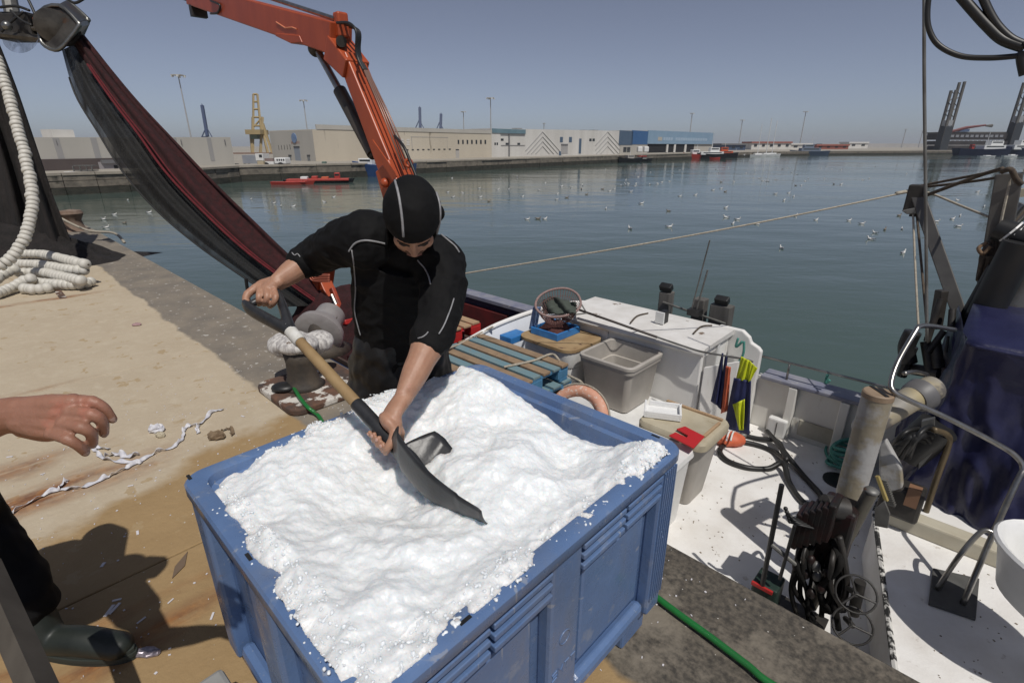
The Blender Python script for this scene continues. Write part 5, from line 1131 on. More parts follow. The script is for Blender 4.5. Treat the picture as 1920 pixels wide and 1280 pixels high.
MB().tube(cat([C3(740, 255, -.05), C3(757, 275, -.1), C3(770, 305, -.1), C3(782, 335, -.1), C3(800, 380, -.1)], 6), .014, 6).build('loose_hose', m_black, cr, smooth='all')
MB().tube([C3(766, 306, -.1)+V((.03*math.cos(a), 0, .03*math.sin(a))) for a in [2*math.pi*i/14 for i in range(14)]], .014, 6, closed=True).build('lifting_eye', m_orange, cr, smooth='all')
MB().prism([C3(700, 262, -.15), C3(742, 322, -.15), C3(746, 330, -.15), C3(738, 338, -.15), C3(716, 300, -.15)], -DN*.012).build('gusset', m_orange, cr)
# lower auxiliary crane with pipes
ac = thing('net_crane', 'small orange net crane with bundled hydraulic pipes low behind the shovel handle', 'crane', PN(600, 600, 3.05))
beam('head_block', C3(582, 492, .05), C3(612, 528, .05), .34, .22, m_orange, ac); beam('arm', C3(604, 522, .05), C3(648, 622, .05), .15, .16, m_orange, ac); beam('side_arm', C3(622, 540, -.06), C3(648, 606, -.06), .10, .05, m_orange2, ac)
beam('dark_column', C3(574, 520, .2), C3(574, 640, .2), .22, .2, m_orange2, ac); MB().tube([C3(622, 552, -.1), C3(632, 575, -.1)], .022, 8).build('ram_rod', m_steel, ac); MB().tube([C3(630, 572, -.1), C3(646, 606, -.1)], .04, 10).build('ram_barrel', m_orange, ac, smooth=40)
for k in range(5):
    MB().tube(cat([C3(577+k*4, 496+k*2, -.09), C3(578+k*4, 508+k, -.09), C3(582+k*3.6, 522-k*1.5, -.09), C3(592+k*2, 527-k*3.0, -.09), C3(618, 528-k*3.2, -.09)], 5), .009, 6).build('hydraulic_pipe', M('pipe_salmon', (.5, .16, .10), rough=.4), ac, smooth='all')
MB().tube([C3(588, 572, -.1), C3(592, 592, -.1)], .03, 8).build('orange_valve', m_orange, ac)
beam('red_sill', C3(632, 606, -.1), C3(665, 600, -.1), .06, .25, m_red, cbt)
MB().qbox(-4.05, -3.62, 2.06, 2.5, -.9, -.06).build('red_bulwark_plate', m_red, cbt); 
MB().tube([PN(460, 595, 2.1)-UP*1.5, PN(461, 522, 2.1)], .02, 8).build('iron_stake', m_black, label='thin black iron stake standing beyond the quay edge', category='stake')
# ------------------------------------------------------------ white work boat alongside
DZ = -.75
wb = thing('work_boat', 'white painted work boat lying alongside with clutter on its deck', 'boat', Q(-1.2, 3.4, WZ))
MB().qbox(-3.5, 3.2, 2.02, 4.72, WZ-.3, DZ-.06).build('hull', m_hull, wb, bevel=.1)
MB().qbox(-3.45, 3.2, 2.08, 4.66, DZ-.059, DZ).build('deck', m_deck, wb)
m_bw = M('bulwark_paint', (.74, .73, .69), (.64, .62, .57), rough=.5, scale=3, c3=(.36, .31, .23), s3=5, t3=.64, w3=.12, stretch=(1, 1, .6))
MB().qbox(-1.34, 3.2, 4.67, 4.73, DZ-.02, -.25).build('bulwark', m_bw, wb); MB().qbox(-1.30, 3.2, 4.60, 4.82, -.25, -.215).build('bulwark_cap', m_cap, wb, bevel=.008)
MB().qbox(-3.3, -1.0, 2.04, 2.10, DZ-.02, -.42).build('near_bulwark', m_bw, wb)
for s in (-1.02, -.62, .3, 1.2): MB().qbox(s-.035, s+.035, 4.60, 4.669, DZ, -.255).build('stanchion_frame', m_bw, wb, bevel=.008)
MB().qbox(-1.16, -1.0, 4.56, 4.63, DZ, DZ+.18).build('scupper_box', m_whiteplastic, wb, bevel=.015); MB().qbox(-1.08, -1.075, 4.556, 4.56, DZ+.02, DZ+.15).build('scupper_slot', m_dark, wb)
MB().qbox(-.93, -.66, 4.655, 4.668, DZ+.05, DZ+.20).build('scupper_panel', M('scupper_paint', (.47, .45, .38), (.36, .33, .26), rough=.6, scale=8), wb, bevel=.006)
# rail along the bulwark
MB().tube([Q(-1.42, 4.66, -.06), Q(-.9, 4.66, -.055), Q(0, 4.66, -.05), Q(3, 4.66, -.05)], .011, 8).build('hand_rail', m_steel, wb, smooth='all')
for s in (-1.1, -.35, .6, 1.6): MB().tube([Q(s, 4.66, -.215), Q(s, 4.66, -.055)], .01, 8).build('rail_post', m_steel, wb, smooth='all')
# long white engine casing
CZ = .135
o = MB().qbox(-3.1, -1.62, 4.02, 4.58, DZ, CZ-.035).build('casing', m_white, wb, bevel=.01)
m_roofw = M('chipped_white_top', (.72, .71, .69), (.60, .58, .55), rough=.6, scale=4, c3=(.20, .15, .11), s3=4.5, t3=.64, w3=.05, bump=.003, bscale=30)
m = MB(); pr = [(3.97, CZ-.075), (3.955, CZ-.05), (3.965, CZ-.02), (4.0, CZ), (4.62, CZ+.015), (4.64, CZ-.03), (4.60, CZ-.034), (4.0, CZ-.036)]
m.prism([Q(-3.15, n, z) for n, z in pr], DS*1.56); m.build('casing_top', m_roofw, wb, smooth=30)
MB().qbox(-2.62, -2.56, 4.005, 4.02, DZ+.3, CZ-.08).build('seam_strip', m_whiteplastic, wb)
MB().qbox(-1.619, -1.60, 4.30, 4.34, DZ, CZ-.04).build('door_jamb', m_whiteplastic, wb, bevel=.004); MB().qbox(-1.6195, -1.612, 4.06, 4.29, DZ+.1, CZ-.1).build('door_recess', M('recess_grey', (.35, .34, .33), rough=.6), wb)
MB().prism([Q(-1.595, 4.03, DZ), Q(-1.595, 4.03, -.05), Q(-1.35, 4.12, .05), Q(-1.35, 4.12, DZ)], DN*.025).build('open_door', m_white, wb, bevel=.006)
fin = [(-1.74, CZ+.02), (-1.52, CZ+.02), (-1.45, CZ-.03), (-1.43, .06), (-1.36, .03), (-1.33, 0), (-1.33, DZ), (-1.74, DZ)]
MB().prism([Q(s, 4.60, z) for s, z in fin], DN*.055).build('end_plate', m_white, wb, bevel=.012)
bow = cat([Q(-2.95, 4.62, .10), Q(-3.25, 4.42, .10), Q(-3.42, 4.05, .08), Q(-3.50, 3.6, .04), Q(-3.5, 3.2, 0), Q(-3.46, 2.6, -.1), Q(-3.4, 2.1, -.2)], 6)
m = MB(); m.grid(len(bow), 2, lambda a, c: V((*(bow[min(int(round(a*(len(bow)-1))), len(bow)-1)].to_2d()), bow[int(round(a*(len(bow)-1)))].z*(1-c)+DZ*c))); m.build('bow_bulwark', M('pale_blue_white', (.60, .63, .68), (.52, .55, .60), rough=.5, scale=4), wb, smooth='all', solid=.03)
MB().tube(bow, .026, 8).build('bow_cap', m_white, wb, smooth='all')
# raised platform on the right
PZ = -.4
plat = [Q(-.17, 3.42, PZ), Q(-.20, 4.6, PZ), Q(3.2, 4.6, PZ), Q(3.2, 2.1, PZ), Q(.16, 2.1, PZ)]
m = MB(); m.prism([V((p.x, p.y, DZ)) for p in plat], UP*(PZ-DZ)); m.build('raised_deck', m_deck, wb, bevel=.01)
m = MB(); m.tube([plat[4]+V((-.006, 0, .004)), plat[0]+V((-.006, 0, .004)), plat[1]+V((-.006, 0, .004))], .013, 6); m.build('deck_edge', M('chipped_edge', (.6, .59, .56), (.02, .02, .02), rough=.8, scale=22, lo=.45, hi=.52), wb)
MB().qbox(-.15, 3.2, 3.34, 3.44, PZ, PZ+.10).build('coaming', M('cream_coaming', (.50, .47, .38), (.42, .38, .29), rough=.6, scale=5), wb, bevel=.012); MB().qbox(-.15, 3.2, 3.44, 4.5, PZ, PZ+.095).build('hatch_top', m_white, wb)
MB().qbox(-.55, -.19, 2.1, 2.75, DZ+.001, DZ+.004).build('dark_deck_sheet', m_dark, wb)  # thin near-black sheet laid flat on the lower deck

# pallets
def pallet(name, label, s0, s1, n0, n1, zt, cols, frame_m, group=None):
    t = thing(name, label, 'pallet', Q((s0+s1)/2, (n0+n1)/2, zt-.14), group); k = len(cols); w_ = (n1-n0)/k*.74
    for i, c in enumerate(cols):
        n = n0+(n1-n0)*(i+.5)/k; q = MB(); q.qbox(s0+random.uniform(-.01, .01), s1+random.uniform(-.01, .01), n-w_/2, n+w_/2, zt-.022, zt+random.uniform(-.002, .002)); q.build('top_slat', c, t, bevel=.003)
    for s in (s0+.06, (s0+s1)/2, s1-.06):
        MB().qbox(s-.05, s+.05, n0, n1, zt-.042, zt-.0225).build('cross_board', frame_m, t)
        for n in (n0+.07, (n0+n1)/2, n1-.07): MB().qbox(s-.055, s+.055, n-.065, n+.065, zt-.122, zt-.0425).build('block', frame_m, t, bevel=.004)
    for n in (n0+.07, (n0+n1)/2, n1-.07): MB().qbox(s0, s1, n-.05, n+.05, zt-.144, zt-.1225).build('bottom_board', frame_m, t)
    return t
m_pb = M('blue_pallet_paint', (.13, .23, .27), (.17, .24, .25), rough=.8, scale=9, c3=(.25, .17, .10), s3=7, t3=.60, w3=.1, stretch=(1, 1, 1), bump=.002, bscale=30); m_pb2 = M('bright_blue_paint', (.06, .20, .36), (.05, .16, .28), rough=.7, scale=9); m_pw = M('bare_pallet_wood', (.30, .21, .13), (.22, .15, .095), rough=.85, scale=8, c3=(.12, .08, .06), s3=9, t3=.62, bump=.002, bscale=40); m_pw2 = M('pale_pallet_wood', (.42, .29, .17), (.34, .22, .13), rough=.85, scale=8, bump=.002, bscale=40)
P0, P1, PNa, PNb = -3.48, -2.42, 2.42, 3.22
pallet('pallet', 'weathered blue pallet with mixed bare slats on top of the stack', P0, P1, PNa, PNb, .0, [m_pw, m_pb, m_pw, m_pb, m_pw, m_pb, m_pw], m_pb2)
pallet('pallet', 'blue framed pallet second from the top of the stack', P0+.02, P1+.03, PNa+.01, PNb+.02, -.146, [m_pb]*6, m_pb2)
pallet('pallet', 'red framed pallet sticking out under the blue pallets', P0+.06, P1+.10, PNa-.02, PNb, -.292, [m_pw]*6, m_red)
for k, zz in enumerate((-.438, -.584)): pallet('pallet', ('bare wooden pallet below the red framed one', 'lowest bare wooden pallet on the boat deck')[k], P0+.04, P1+.02, PNa, PNb, zz, [m_pw]*5, m_pw)
pallet('pallet', 'pale slatted pallet with bright red frame behind the worker', -4.62, -3.66, 2.72, 3.36, .05, [m_pw2]*5, m_red)
MB().qbox(-4.45, -3.85, 2.8, 3.3, -.56, -.105).build('pallet_crate', m_dark, label='dark crate carrying the red framed pallet', category='crate', bevel=.02)
# tubs and bins
def tub(name, label, s0, s1, n0, n1, z0, z1, mat_, tap=.04, rim=.025, r=.06, wall_=.02, cat_='tub'):
    t = thing(name, label, cat_, Q((s0+s1)/2, (n0+n1)/2, z0)); X = lambda i, z, rr_: rrect(s0+i, s1-i, n0+i, n1-i, rr_, z)
    m = MB(); ringloft(m, [X(tap+.01, z0, r*.8), X(tap, z0+.01, r*.8), X(.012, z1-.08, r), X(.008, z1-.075, r), X(-.002, z1-.07, r), X(-.004, z1-.035, r)], closebot=True); m.build('shell', mat_, t, smooth=35)
    m = MB(); ringloft(m, [X(-.004, z1-.036, r), X(-rim*.5, z1-.03, r+.01), X(-rim*.5, z1-.006, r+.01), X(-rim*.2, z1, r), X(wall_*.7, z1, r*.9), X(wall_, z1-.006, r*.9), X(wall_+.003, z1-.05, r*.9)]); m.build('rim', mat_, t, smooth=35)
    m = MB(); ringloft(m, [X(wall_+.002, z1-.02, r*.9), X(wall_+.012, z1-.15, r*.85), X(wall_+.024, z1-.155, r*.85), X(tap+wall_, z0+.02, r*.7)], closetop=True); o = m.build('inside', mat_, t, smooth=35); o.data.flip_normals()
    return t
tub('fish_tub', 'large open grey plastic fish tub standing against the white casing', -2.50, -1.96, 3.46, 4.0, -.46, .0, m_greyplastic, .05)
o = MB(); ringloft(o, [rrect(-2.55, -1.86, 3.38, 3.98, .08, -.53), rrect(-2.57, -1.84, 3.36, 3.99, .08, -.50), rrect(-2.56, -1.85, 3.37, 3.985, .08, -.465)], closetop=True, closebot=True); o.build('tub_lid', m_whiteplastic, label='white lid lying under the open grey fish tub', category='lid', smooth=35)
MB().qbox(-2.5, -1.9, 3.42, 3.95, DZ, -.531).build('storage_box', m_greyplastic, label='grey storage box under the white lid', category='box', bevel=.02)
# round-cornered white chest with a wooden board on top
ch = thing('storage_chest', 'white round-cornered storage chest beside the blue pallets', 'chest', Q(-2.9, 3.78, DZ))
for k, (z0, z1) in enumerate(((DZ, -.40), (-.395, -.22), (-.215, -.055))):
    m = MB(); g = .012*(k % 2); ringloft(m, [rrect(-3.2+g, -2.60-g, 3.48+g, 4.0-g, .1, z0), rrect(-3.21+g, -2.59-g, 3.47+g, 4.0-g, .1, z0+.02), rrect(-3.21+g, -2.59-g, 3.47+g, 4.0-g, .1, z1)], closetop=True, closebot=True); m.build('chest_tier', m_whiteplastic, ch, smooth=35)
m = MB(); ringloft(m, [rrect(-3.26, -2.58, 3.45, 4.01, .12, -.054), rrect(-3.26, -2.58, 3.45, 4.01, .12, -.02)], closetop=True, closebot=True)
m.build('cutting_board', M('board_wood', (.38, .27, .145), (.29, .19, .095), rough=.85, scale=6, c3=(.11, .06, .04), s3=9, t3=.62, w3=.05, bump=.003, bscale=25), label='worn wooden board lying on the white chest', category='board', smooth=35, bevel=.004)
# blue crate of brown net and the landing net
bc_ = thing('fish_crate', 'bright blue fish crate holding brown netting on the wooden board', 'crate', Q(-3.0, 3.75, -.02))
for (a, b_, c, d) in ((-3.18, -2.84, 3.58, 3.60), (-3.18, -2.84, 3.92, 3.94), (-3.18, -3.16, 3.60, 3.92), (-2.86, -2.84, 3.60, 3.92)): MB().qbox(a, b_, c, d, -.019, .05).build('side', m_blueplastic, bc_, bevel=.004)
MB().qbox(-3.16, -2.86, 3.6, 3.92, -.019, -.01).build('base', m_blueplastic, bc_)
m = MB(); m.grid(22, 22, lambda a, c: Q(-3.16+.30*a, 3.60+.32*c, .01+.10*math.sin(math.pi*a)*math.sin(math.pi*c)+.03*noise.noise(V((a*7, c*7, 3))))); m.build('netting', m_netred, label='brown netting bundled in the blue fish crate', category='net', smooth='all')
MB().qbox(-3.40, -3.24, 3.36, 3.60, -.10, -.03).build('blue_tray', m_blueplastic, label='pale blue plastic tray at the end of the chest', category='tray', bevel=.008)
ln = thing('landing_net', 'round hooped landing net with long dark pole resting on the casing', 'landing net', PN(1045, 575, 3.75)); hoopc = [PN(u, v, n) for u, v, n in ((1004, 572, 3.6), (1012, 555, 3.72), (1035, 543, 3.85), (1062, 541, 3.95), (1082, 551, 3.98), (1089, 568, 3.92), (1082, 582, 3.8), (1060, 592, 3.68), (1032, 594, 3.6), (1012, 586, 3.57))]
hp = cat(hoopc, 5, True); MB().tube(hp, .012, 8, closed=True).build('hoop', M('hoop_twine', (.30, .22, .20), (.22, .13, .12), rough=.85, scale=60), ln, smooth='all')
cen = sum(hp, V((0, 0, 0)))/len(hp); low = cen-UP*.17
for k in range(0, len(hp), 1): MB().tube(cat([hp[k], hp[k].lerp(low, .35)-UP*.07, hp[k].lerp(low, .8)-UP*.02], 3), .0028, 4).build('mesh_strand', M('net_twine', (.18, .09, .08), rough=.9), ln)
for fr in (.15, .35, .6): MB().tube([h.lerp(low, fr)-UP*(.07*min(1, fr/.35)) for h in hp], .0025, 4, closed=True).build('mesh_ring', M('net_twine', (.18, .09, .08)), ln)
pole = [PN(1078, 578, 3.86), PN(1150, 603, 3.945), PN(1232, 632, 3.945)]; MB().tube(pole, .012, 8).build('pole', M('pole_dark', (.06, .05, .045), rough=.6), ln, smooth='all'); MB().tube([hoopc[5], pole[0].lerp(pole[1], .3)], .007, 6).build('fork', m_galv, ln); MB().tube([hoopc[7], pole[0].lerp(pole[1], .35)], .007, 6).build('fork', m_galv, ln)
m = MB(); m.grid(20, 16, lambda a, c: PN(1018+62*a, 588-26*c-5*math.sin(a*5)*c, 3.72+.12*c+.03*math.sin(a*12+c*5))+UP*(.02*noise.noise(V((a*6, c*6, 1))))); m.build('green_cloth', m_cloth, label='crumpled grey-green cloth lying in the landing net', category='cloth', smooth='all', solid=.012)
m = MB(); m.grid(8, 14, lambda a, c: PN(1000+14*a-8*c, 575+42*c, 3.62-.02*math.sin(a*6))); m.build('blue_netting', M('blue_mesh', (.10, .16, .30), (.2, .28, .42), rough=.9, scale=60), label='blue mesh cloth hanging behind the landing net', category='net', smooth='all', solid=.006)
# boat line laid along the casing edge to the clothes
MB().tube(cat([PN(1088, 582, 3.945), PN(1180, 614, 3.945), PN(1280, 648, 3.945), PN(1320, 660, 3.93), PN(1390, 672, 3.92), PN(1412, 678, 3.92)], 6), .0085, 8).build('boat_hook', m_galv, label='long grey boat hook lashed along the casing edge', category='pole', smooth='all')
# things on the casing top and beyond
def mini_post(s, n, z0, z1, w_, label, lamp=True):
    t = thing('fender_post', label, 'post', Q(s, n, z0)); MB().qbox(s-w_/2, s+w_/2, n-.06, n+.06, z0, z1).build('post', M('weathered_timber', (.13, .125, .115), (.08, .075, .07), rough=.9, scale=14, stretch=(1, 1, .15)), t, bevel=.01)
    if lamp: MB().box(Q(s, n-.03, z1+.05), (.13, .07, .07), RQ @ Matrix.Rotation(.5, 3, 'X')).build('work_lamp', m_black, t, bevel=.01); MB().tube([Q(s, n, z1-.02), Q(s, n, z1+.06)], .012, 6).build('bracket', m_galv, t)
for s, z1, w_, lb, lp in ((-2.42, .30, .12, 'timber post with black work lamp at the far end of the casing', True), (-2.05, .30, .12, 'timber post without lamp behind the casing', False), (-1.83, .28, .2, 'wide timber post with black work lamp above the casing end', True)): mini_post(s, 4.86, WZ, z1, w_, lb, lp)
MB().tube([Q(-2.42, 4.79, .2), Q(-1.75, 4.79, .12)], .012, 6).build('tie_bar', m_galv, label='thin grey bar between the timber posts', category='bar')
t = thing('antenna_pair', 'two thin pale rods standing among the timber posts', 'antenna', Q(-2.0, 4.68, CZ)); MB().tube([PN(1296, 582, 4.7), PN(1331, 450, 4.7)], .007, 6).build('rod', m_galv, t); MB().tube([PN(1306, 580, 4.72), PN(1327, 506, 4.72)], .009, 6).build('rod', m_galv, t); MB().box(PN(1303, 585, 4.7), (.12, .1, .06), RQ).build('mount', m_black, t)
t = thing('small_horn', 'small white plate and black block fixed on the casing top', 'fitting', G(1237, 605, CZ)); q = G(1236, 607, CZ+.012); MB().box(q+UP*.06, (.085, .02, .11), RQ).build('white_plate', m_whiteplastic, t); MB().box(q+V((.05, .05, .05)), (.06, .1, .13), RQ).build('black_block', m_black, t, bevel=.01)
for pts in ([(1182, 605), (1195, 592), (1215, 587)], [(1300, 625), (1315, 612), (1335, 610)]): MB().tube(cat([G(u, v, CZ+.02) for u, v in pts], 5), .008, 6).build('twine_end', m_darkrope, label='frayed dark twine end on the casing top', category='twine', group='twine ends on the casing top', smooth='all')
# hanging oilskins
def cloth(name, label, quads, mats, n0, parent=None, amp=.03):
    t = thing(name, label, 'oilskin', PN(*quads[0][0], n0))
    for k, (q, mt) in enumerate(zip(quads, mats)):
        a_, b_, c_, d_ = q
        def fn(x, y, a_=a_, b_=b_, c_=c_, d_=d_, k=k):
            u = lerp(lerp(a_[0], b_[0], x), lerp(d_[0], c_[0], x), y); v = lerp(lerp(a_[1], b_[1], x), lerp(d_[1], c_[1], x), y)
            return PN(u, v, n0-.005*k+amp*math.sin(x*7+k+y*1.5)*(.3+.7*y)+amp*.4*math.sin(x*17+y*3))
        m = MB(); m.grid(18, 22, fn); m.build('panel', mt, t, smooth='all', solid=.006)
    return t
cloth('oilskin_trousers', 'yellow and navy oilskin trousers hanging from the pole end', [((1390, 668), (1408, 678), (1404, 715), (1380, 712)), ((1403, 674), (1420, 690), (1408, 712), (1403, 716)), ((1376, 708), (1408, 714), (1405, 815), (1358, 802))], [m_yellow, m_yellow, m_navy], 3.88, amp=.013)
m = MB(); m.grid(10, 16, lambda x, y: PN(lerp(lerp(1374, 1396, x), lerp(1386, 1394, x), y), lerp(lerp(758, 748, x), 806, y), 3.83+.015*math.sin(x*9+y*3))); m.build('yellow_patch', m_yellow, label='yellow trouser leg hanging below the navy oilskin', category='oilskin', smooth='all', solid=.005)
cloth('oilskin_jacket', 'navy oilskin jacket hanging beside the yellow trousers', [((1354, 662), (1356, 662), (1352, 765), (1333, 752)), ((1360, 666), (1364, 668), (1354, 770), (1346, 762))], [m_navy, m_navy], 3.93, amp=.02)
cloth('oilskin_bib', 'orange oilskin bib hanging between the navy jackets', [((1362, 686), (1370, 688), (1364, 770), (1352, 775))], [m_orangecloth], 3.90, amp=.015)
for k, pts in enumerate(([(1384, 634), (1380, 650), (1392, 640)], [(1395, 640), (1393, 665), (1376, 690), (1370, 700)], [(1552, 702), (1548, 718), (1556, 712)])): MB().tube(cat([PN(u, v, 4.55 if k < 2 else 4.63) for u, v in pts], 6), .012, 6).build('teal_twine', m_teal, label=('teal twine knotted on the white end plate', 'teal twine hanging behind the oilskins', 'teal twine tied to the hand rail')[k], category='twine', smooth='all')
# beige lidded bins, foam tray, red board
for (lb, s0, s1, n0, n1, zt, mt) in (('grey bin with beige lid carrying a white foam tray', -1.62, -1.12, 3.02, 3.46, -.15, m_greyplastic),):
    t = thing('lidded_bin', lb, 'bin', Q((s0+s1)/2, (n0+n1)/2, DZ)); X = lambda i, z, r_: rrect(s0+i, s1-i, n0+i, n1-i, r_, z)
    m = MB(); ringloft(m, [X(.09, DZ, .05), X(.08, DZ+.02, .05), X(.03, zt-.07, .06)], closebot=True); m.build('body', mt, t, smooth=35)
    m = MB(); ringloft(m, [X(.015, zt-.075, .06), X(-.01, zt-.07, .07), X(-.012, zt-.02, .07), X(0, zt, .06), X(.06, zt+.006, .05), X(.07, zt, .05)], closetop=True, closebot=True); m.build('lid', m_beige, t, smooth=35)
    for (a, b_, c, d) in ((-1.60, -1.16, 3.40, 3.425), (-1.17, -1.15, 3.1, 3.36)): MB().qbox(a, b_, c, d, zt+.001, zt+.022).build('lid_batten', m_pw2, t, bevel=.004)
wbx = thing('white_box', 'white plastic box between the blue bin and the grey bin', 'box', Q(-1.45, 2.75, DZ))
m = MB(); ringloft(m, [rrect(-1.72, -1.2, 2.52, 2.96, .05, DZ), rrect(-1.75, -1.17, 2.5, 2.99, .06, -.24)], closebot=True); m.build('body', m_whiteplastic, wbx, smooth=35)
m = MB(); ringloft(m, [rrect(-1.76, -1.16, 2.49, 3.0, .06, -.24), rrect(-1.77, -1.15, 2.48, 3.008, .065, -.225), rrect(-1.76, -1.16, 2.49, 3.0, .06, -.195)], closetop=True, closebot=True); m.build('lid', m_whiteplastic, wbx, smooth=35)
ft = thing('foam_tray', 'small white foam fish tray with notched side on the beige lid', 'tray', Q(-1.5, 3.2, -.14)); rz = RQ @ Matrix.Rotation(R(28), 3, 'Z'); fc = Q(-1.53, 3.21, -.143)
for (x, y, sx, sy, z, sz) in ((0, 0, .26, .19, .008, .014), (-.125, 0, .015, .19, .034, .038), (.125, 0, .015, .19, .034, .038), (.02, .088, .235, .015, .034, .038), (.0, -.088, .235, .015, .034, .038)): MB().box(fc+rz @ V((x, y, z)), (sx, sy, sz), rz).build('tray_side' if sz > .02 else 'tray_base', m_foam, ft, bevel=.003)
m = MB(); zz = -.135; m.prism([G(1254, 818, zz), G(1266, 812, zz), G(1287, 822, zz), G(1290, 818, zz), G(1268, 806, zz), G(1284, 801, zz), G(1321, 820, zz), G(1300, 842, zz)], UP*.012); m.build('red_board', M('red_plastic', (.46, .018, .02), rough=.5), label='red notched plastic board on the white box', category='board', bevel=.004)
# life ring leaning with white cover
lr = thing('life_ring', 'faded orange and white life ring leaning by the grey tub', 'life ring', Q(-2.1, 3.2, -.4)); lc = PN(1080, 786, 3.05); Fl = frame((-DN*.8+DS*.1+UP*.5), UP)
MB().tube([lc+Fl @ V((.24*math.cos(a), .24*math.sin(a), 0)) for a in [2*math.pi*i/36 for i in range(36)]], .05, 12, closed=True).build('ring', M('faded_orange', (.62, .34, .24), (.56, .27, .18), rough=.7, scale=9, c3=(.62, .52, .45), s3=30, t3=.55), lr, smooth='all')
MB().lathe([(.185, -.02), (.185, .02), (.001, .025)], lc, Fl.col[2], 32).build('cover', m_whiteplastic, lr, smooth=40)
MB().tube([lc+Fl @ V((.297*math.cos(a), .297*math.sin(a), .012)) for a in [2*math.pi*i/36 for i in range(36)]], .008, 6, closed=True).build('grab_line', m_rope, lr, smooth='all')
# rope over the pallets
MB().tube(cat([PN(800, 660, 2.25), G(850, 650, .012), G(905, 622, .012), G(925, 612, .05)], 6), .011, 8).build('mooring_rope', m_rope, label='pale rope lying across the blue pallet slats', category='rope', smooth='all')
MB().tube(cat([G(945, 688, .012), G(1000, 676, .012), G(1032, 664, .014), G(1046, 672, .012), G(1062, 700, -.13), G(1090, 716, -.15), G(1094, 730, -.3)], 6), .011, 8).build('mooring_rope', m_rope, label='pale rope bent over the corner of the blue pallet', category='rope', smooth='all')
# deck hose, coil, mat
hz = DZ+.022
MB().tube(cat([G(1384, 813, hz), G(1420, 822, hz), G(1456, 826, hz+.03), G(1470, 846, hz+.04), G(1505, 890, hz), G(1540, 930, hz), G(1530, 946, hz), G(1505, 940, hz), G(1480, 905, hz), G(1468, 868, hz+.05), G(1440, 878, hz), G(1400, 876, hz), G(1362, 862, hz), G(1350, 843, hz), G(1372, 828, hz), G(1412, 832, hz), G(1450, 846, hz), G(1474, 862, hz+.05), G(1462, 836, hz+.06), G(1438, 808, hz+.02)], 7), .022, 10).build('deck_hose', m_black, label='thick black hose looped in a figure of eight on the white deck', category='hose', smooth='all')
gc = thing('green_rope_coil', 'coil of teal green rope on the deck behind the grey post', 'rope', Q(-.5, 4.35, DZ)); 
for k in range(7): r_ = .14-.004*k; MB().tube([G(1588, 872, DZ+.03)+V((r_*math.cos(a)*1.05+.01*math.sin(k), r_*math.sin(a)*.9, .012+.026*k+.02*math.sin(a*2+k))) for a in [2*math.pi*i/28 for i in range(28)]], .014, 7, closed=True).build('rope_turn', m_teal, gc, smooth='all')
MB().tube(cat([G(1560, 870, DZ+.02), G(1548, 845, DZ+.02), G(1552, 828, DZ+.02), G(1530, 822, DZ+.02)], 5), .012, 6).build('rope_end', m_teal, gc, smooth='all')
MB().lathe([(.11, 0), (.11, .012), (.001, .013)], G(1572, 902, DZ+.001), UP, 24).build('rubber_disc', m_black, label='flat black rubber disc on the white deck', category='disc')
t = thing('orange_holdall', 'orange strapped bag on the deck under the oilskins', 'bag', G(1370, 822, DZ)); m = MB(); m.ell(G(1368, 822, DZ+.05), (.14, .10, .06)); me = fuse(m, .012, 3); displace(me, lambda p: .012*noise.noise(p*14)); me.materials.append(m_orangecloth); link('bag_body', me, t, smooth='all')
for du in (0, 8): MB().tube(cat([G(1362+du, 826, DZ+.1), G(1366+du, 812, DZ+.13), G(1374+du, 800, DZ+.06)], 4), .008, 6).build('strap', m_whiteplastic, t, smooth='all')
t = thing('shackle_gear', 'small dark metal fittings below the hanging oilskins', 'fittings', G(1392, 812, DZ)); 
for k, (u, v) in enumerate(((1386, 812), (1394, 816), (1400, 810))): MB().ell(G(u, v, DZ+.025), (.035, .025, .024)).build('fitting', m_galv, t, smooth='all')
# ------------------------------------------------------------ davit, valve bank, tarpaulin, gallows on the right
m_gpost = M('grey_post_paint', (.40, .395, .385), (.30, .29, .275), rough=.6, scale=5, c3=(.27, .235, .17), s3=5, t3=.52, w3=.10, bump=.006, bscale=14)
pc = Q(-.275, 2.95, 0); m_shadegalv = M('shaded_galvanised', (.06, .058, .055), (.03, .028, .026), rough=.55, metal=.3, scale=9)  # handwheel steel: the shade of the well is put into this darker colour
dv = thing('davit_post', 'thick grey steel davit post with round brown top cap', 'post', Q(-.275, 2.95, DZ))
ptop = PN(1647, 738, 2.95); pbase = V((ptop.x, ptop.y, DZ)); MB().tube([pbase, V((ptop.x, ptop.y, .0)), V((ptop.x, ptop.y, .06)), ptop], [.066, .066, .068, .068], 28).build('post_tube', m_gpost, dv, smooth=40)
MB().lathe([(.070, -.02), (.070, .006), (.064, .012), (.001, .013)], ptop, UP, 28).build('top_cap', M('cap_brown', (.30, .22, .15), (.24, .17, .11), rough=.6, scale=9), dv, smooth=40); MB().box(ptop+UP*.015, (.018, .125, .004)).build('cap_stripe', m_black, dv)
arm0 = V((ptop.x, ptop.y, ptop.z-.18)); MB().tube([arm0, PN(1700, 752, 3.1), PN(1748, 727, 3.28)], [.058, .062, .066], 24).build('side_pipe', M('stained_pipe', (.26, .245, .22), (.34, .28, .15), rough=.6, scale=7, c3=(.12, .11, .10), s3=5, t3=.52), dv, smooth=40)
MB().lathe([(.068, 0), (.080, .02), (.085, .07)], PN(1712, 748, 3.14), (PN(1780, 712, 3.35)-PN(1710, 752, 3.12)), 24).build('pipe_flare', M('dark_flare', (.10, .10, .105), (.16, .155, .15), rough=.5, scale=4), dv, smooth=40)
MB().ell(PN(1612, 800, 2.95), (.03, .05, .05)).build('weld_patch', m_gpost, dv, smooth='all')
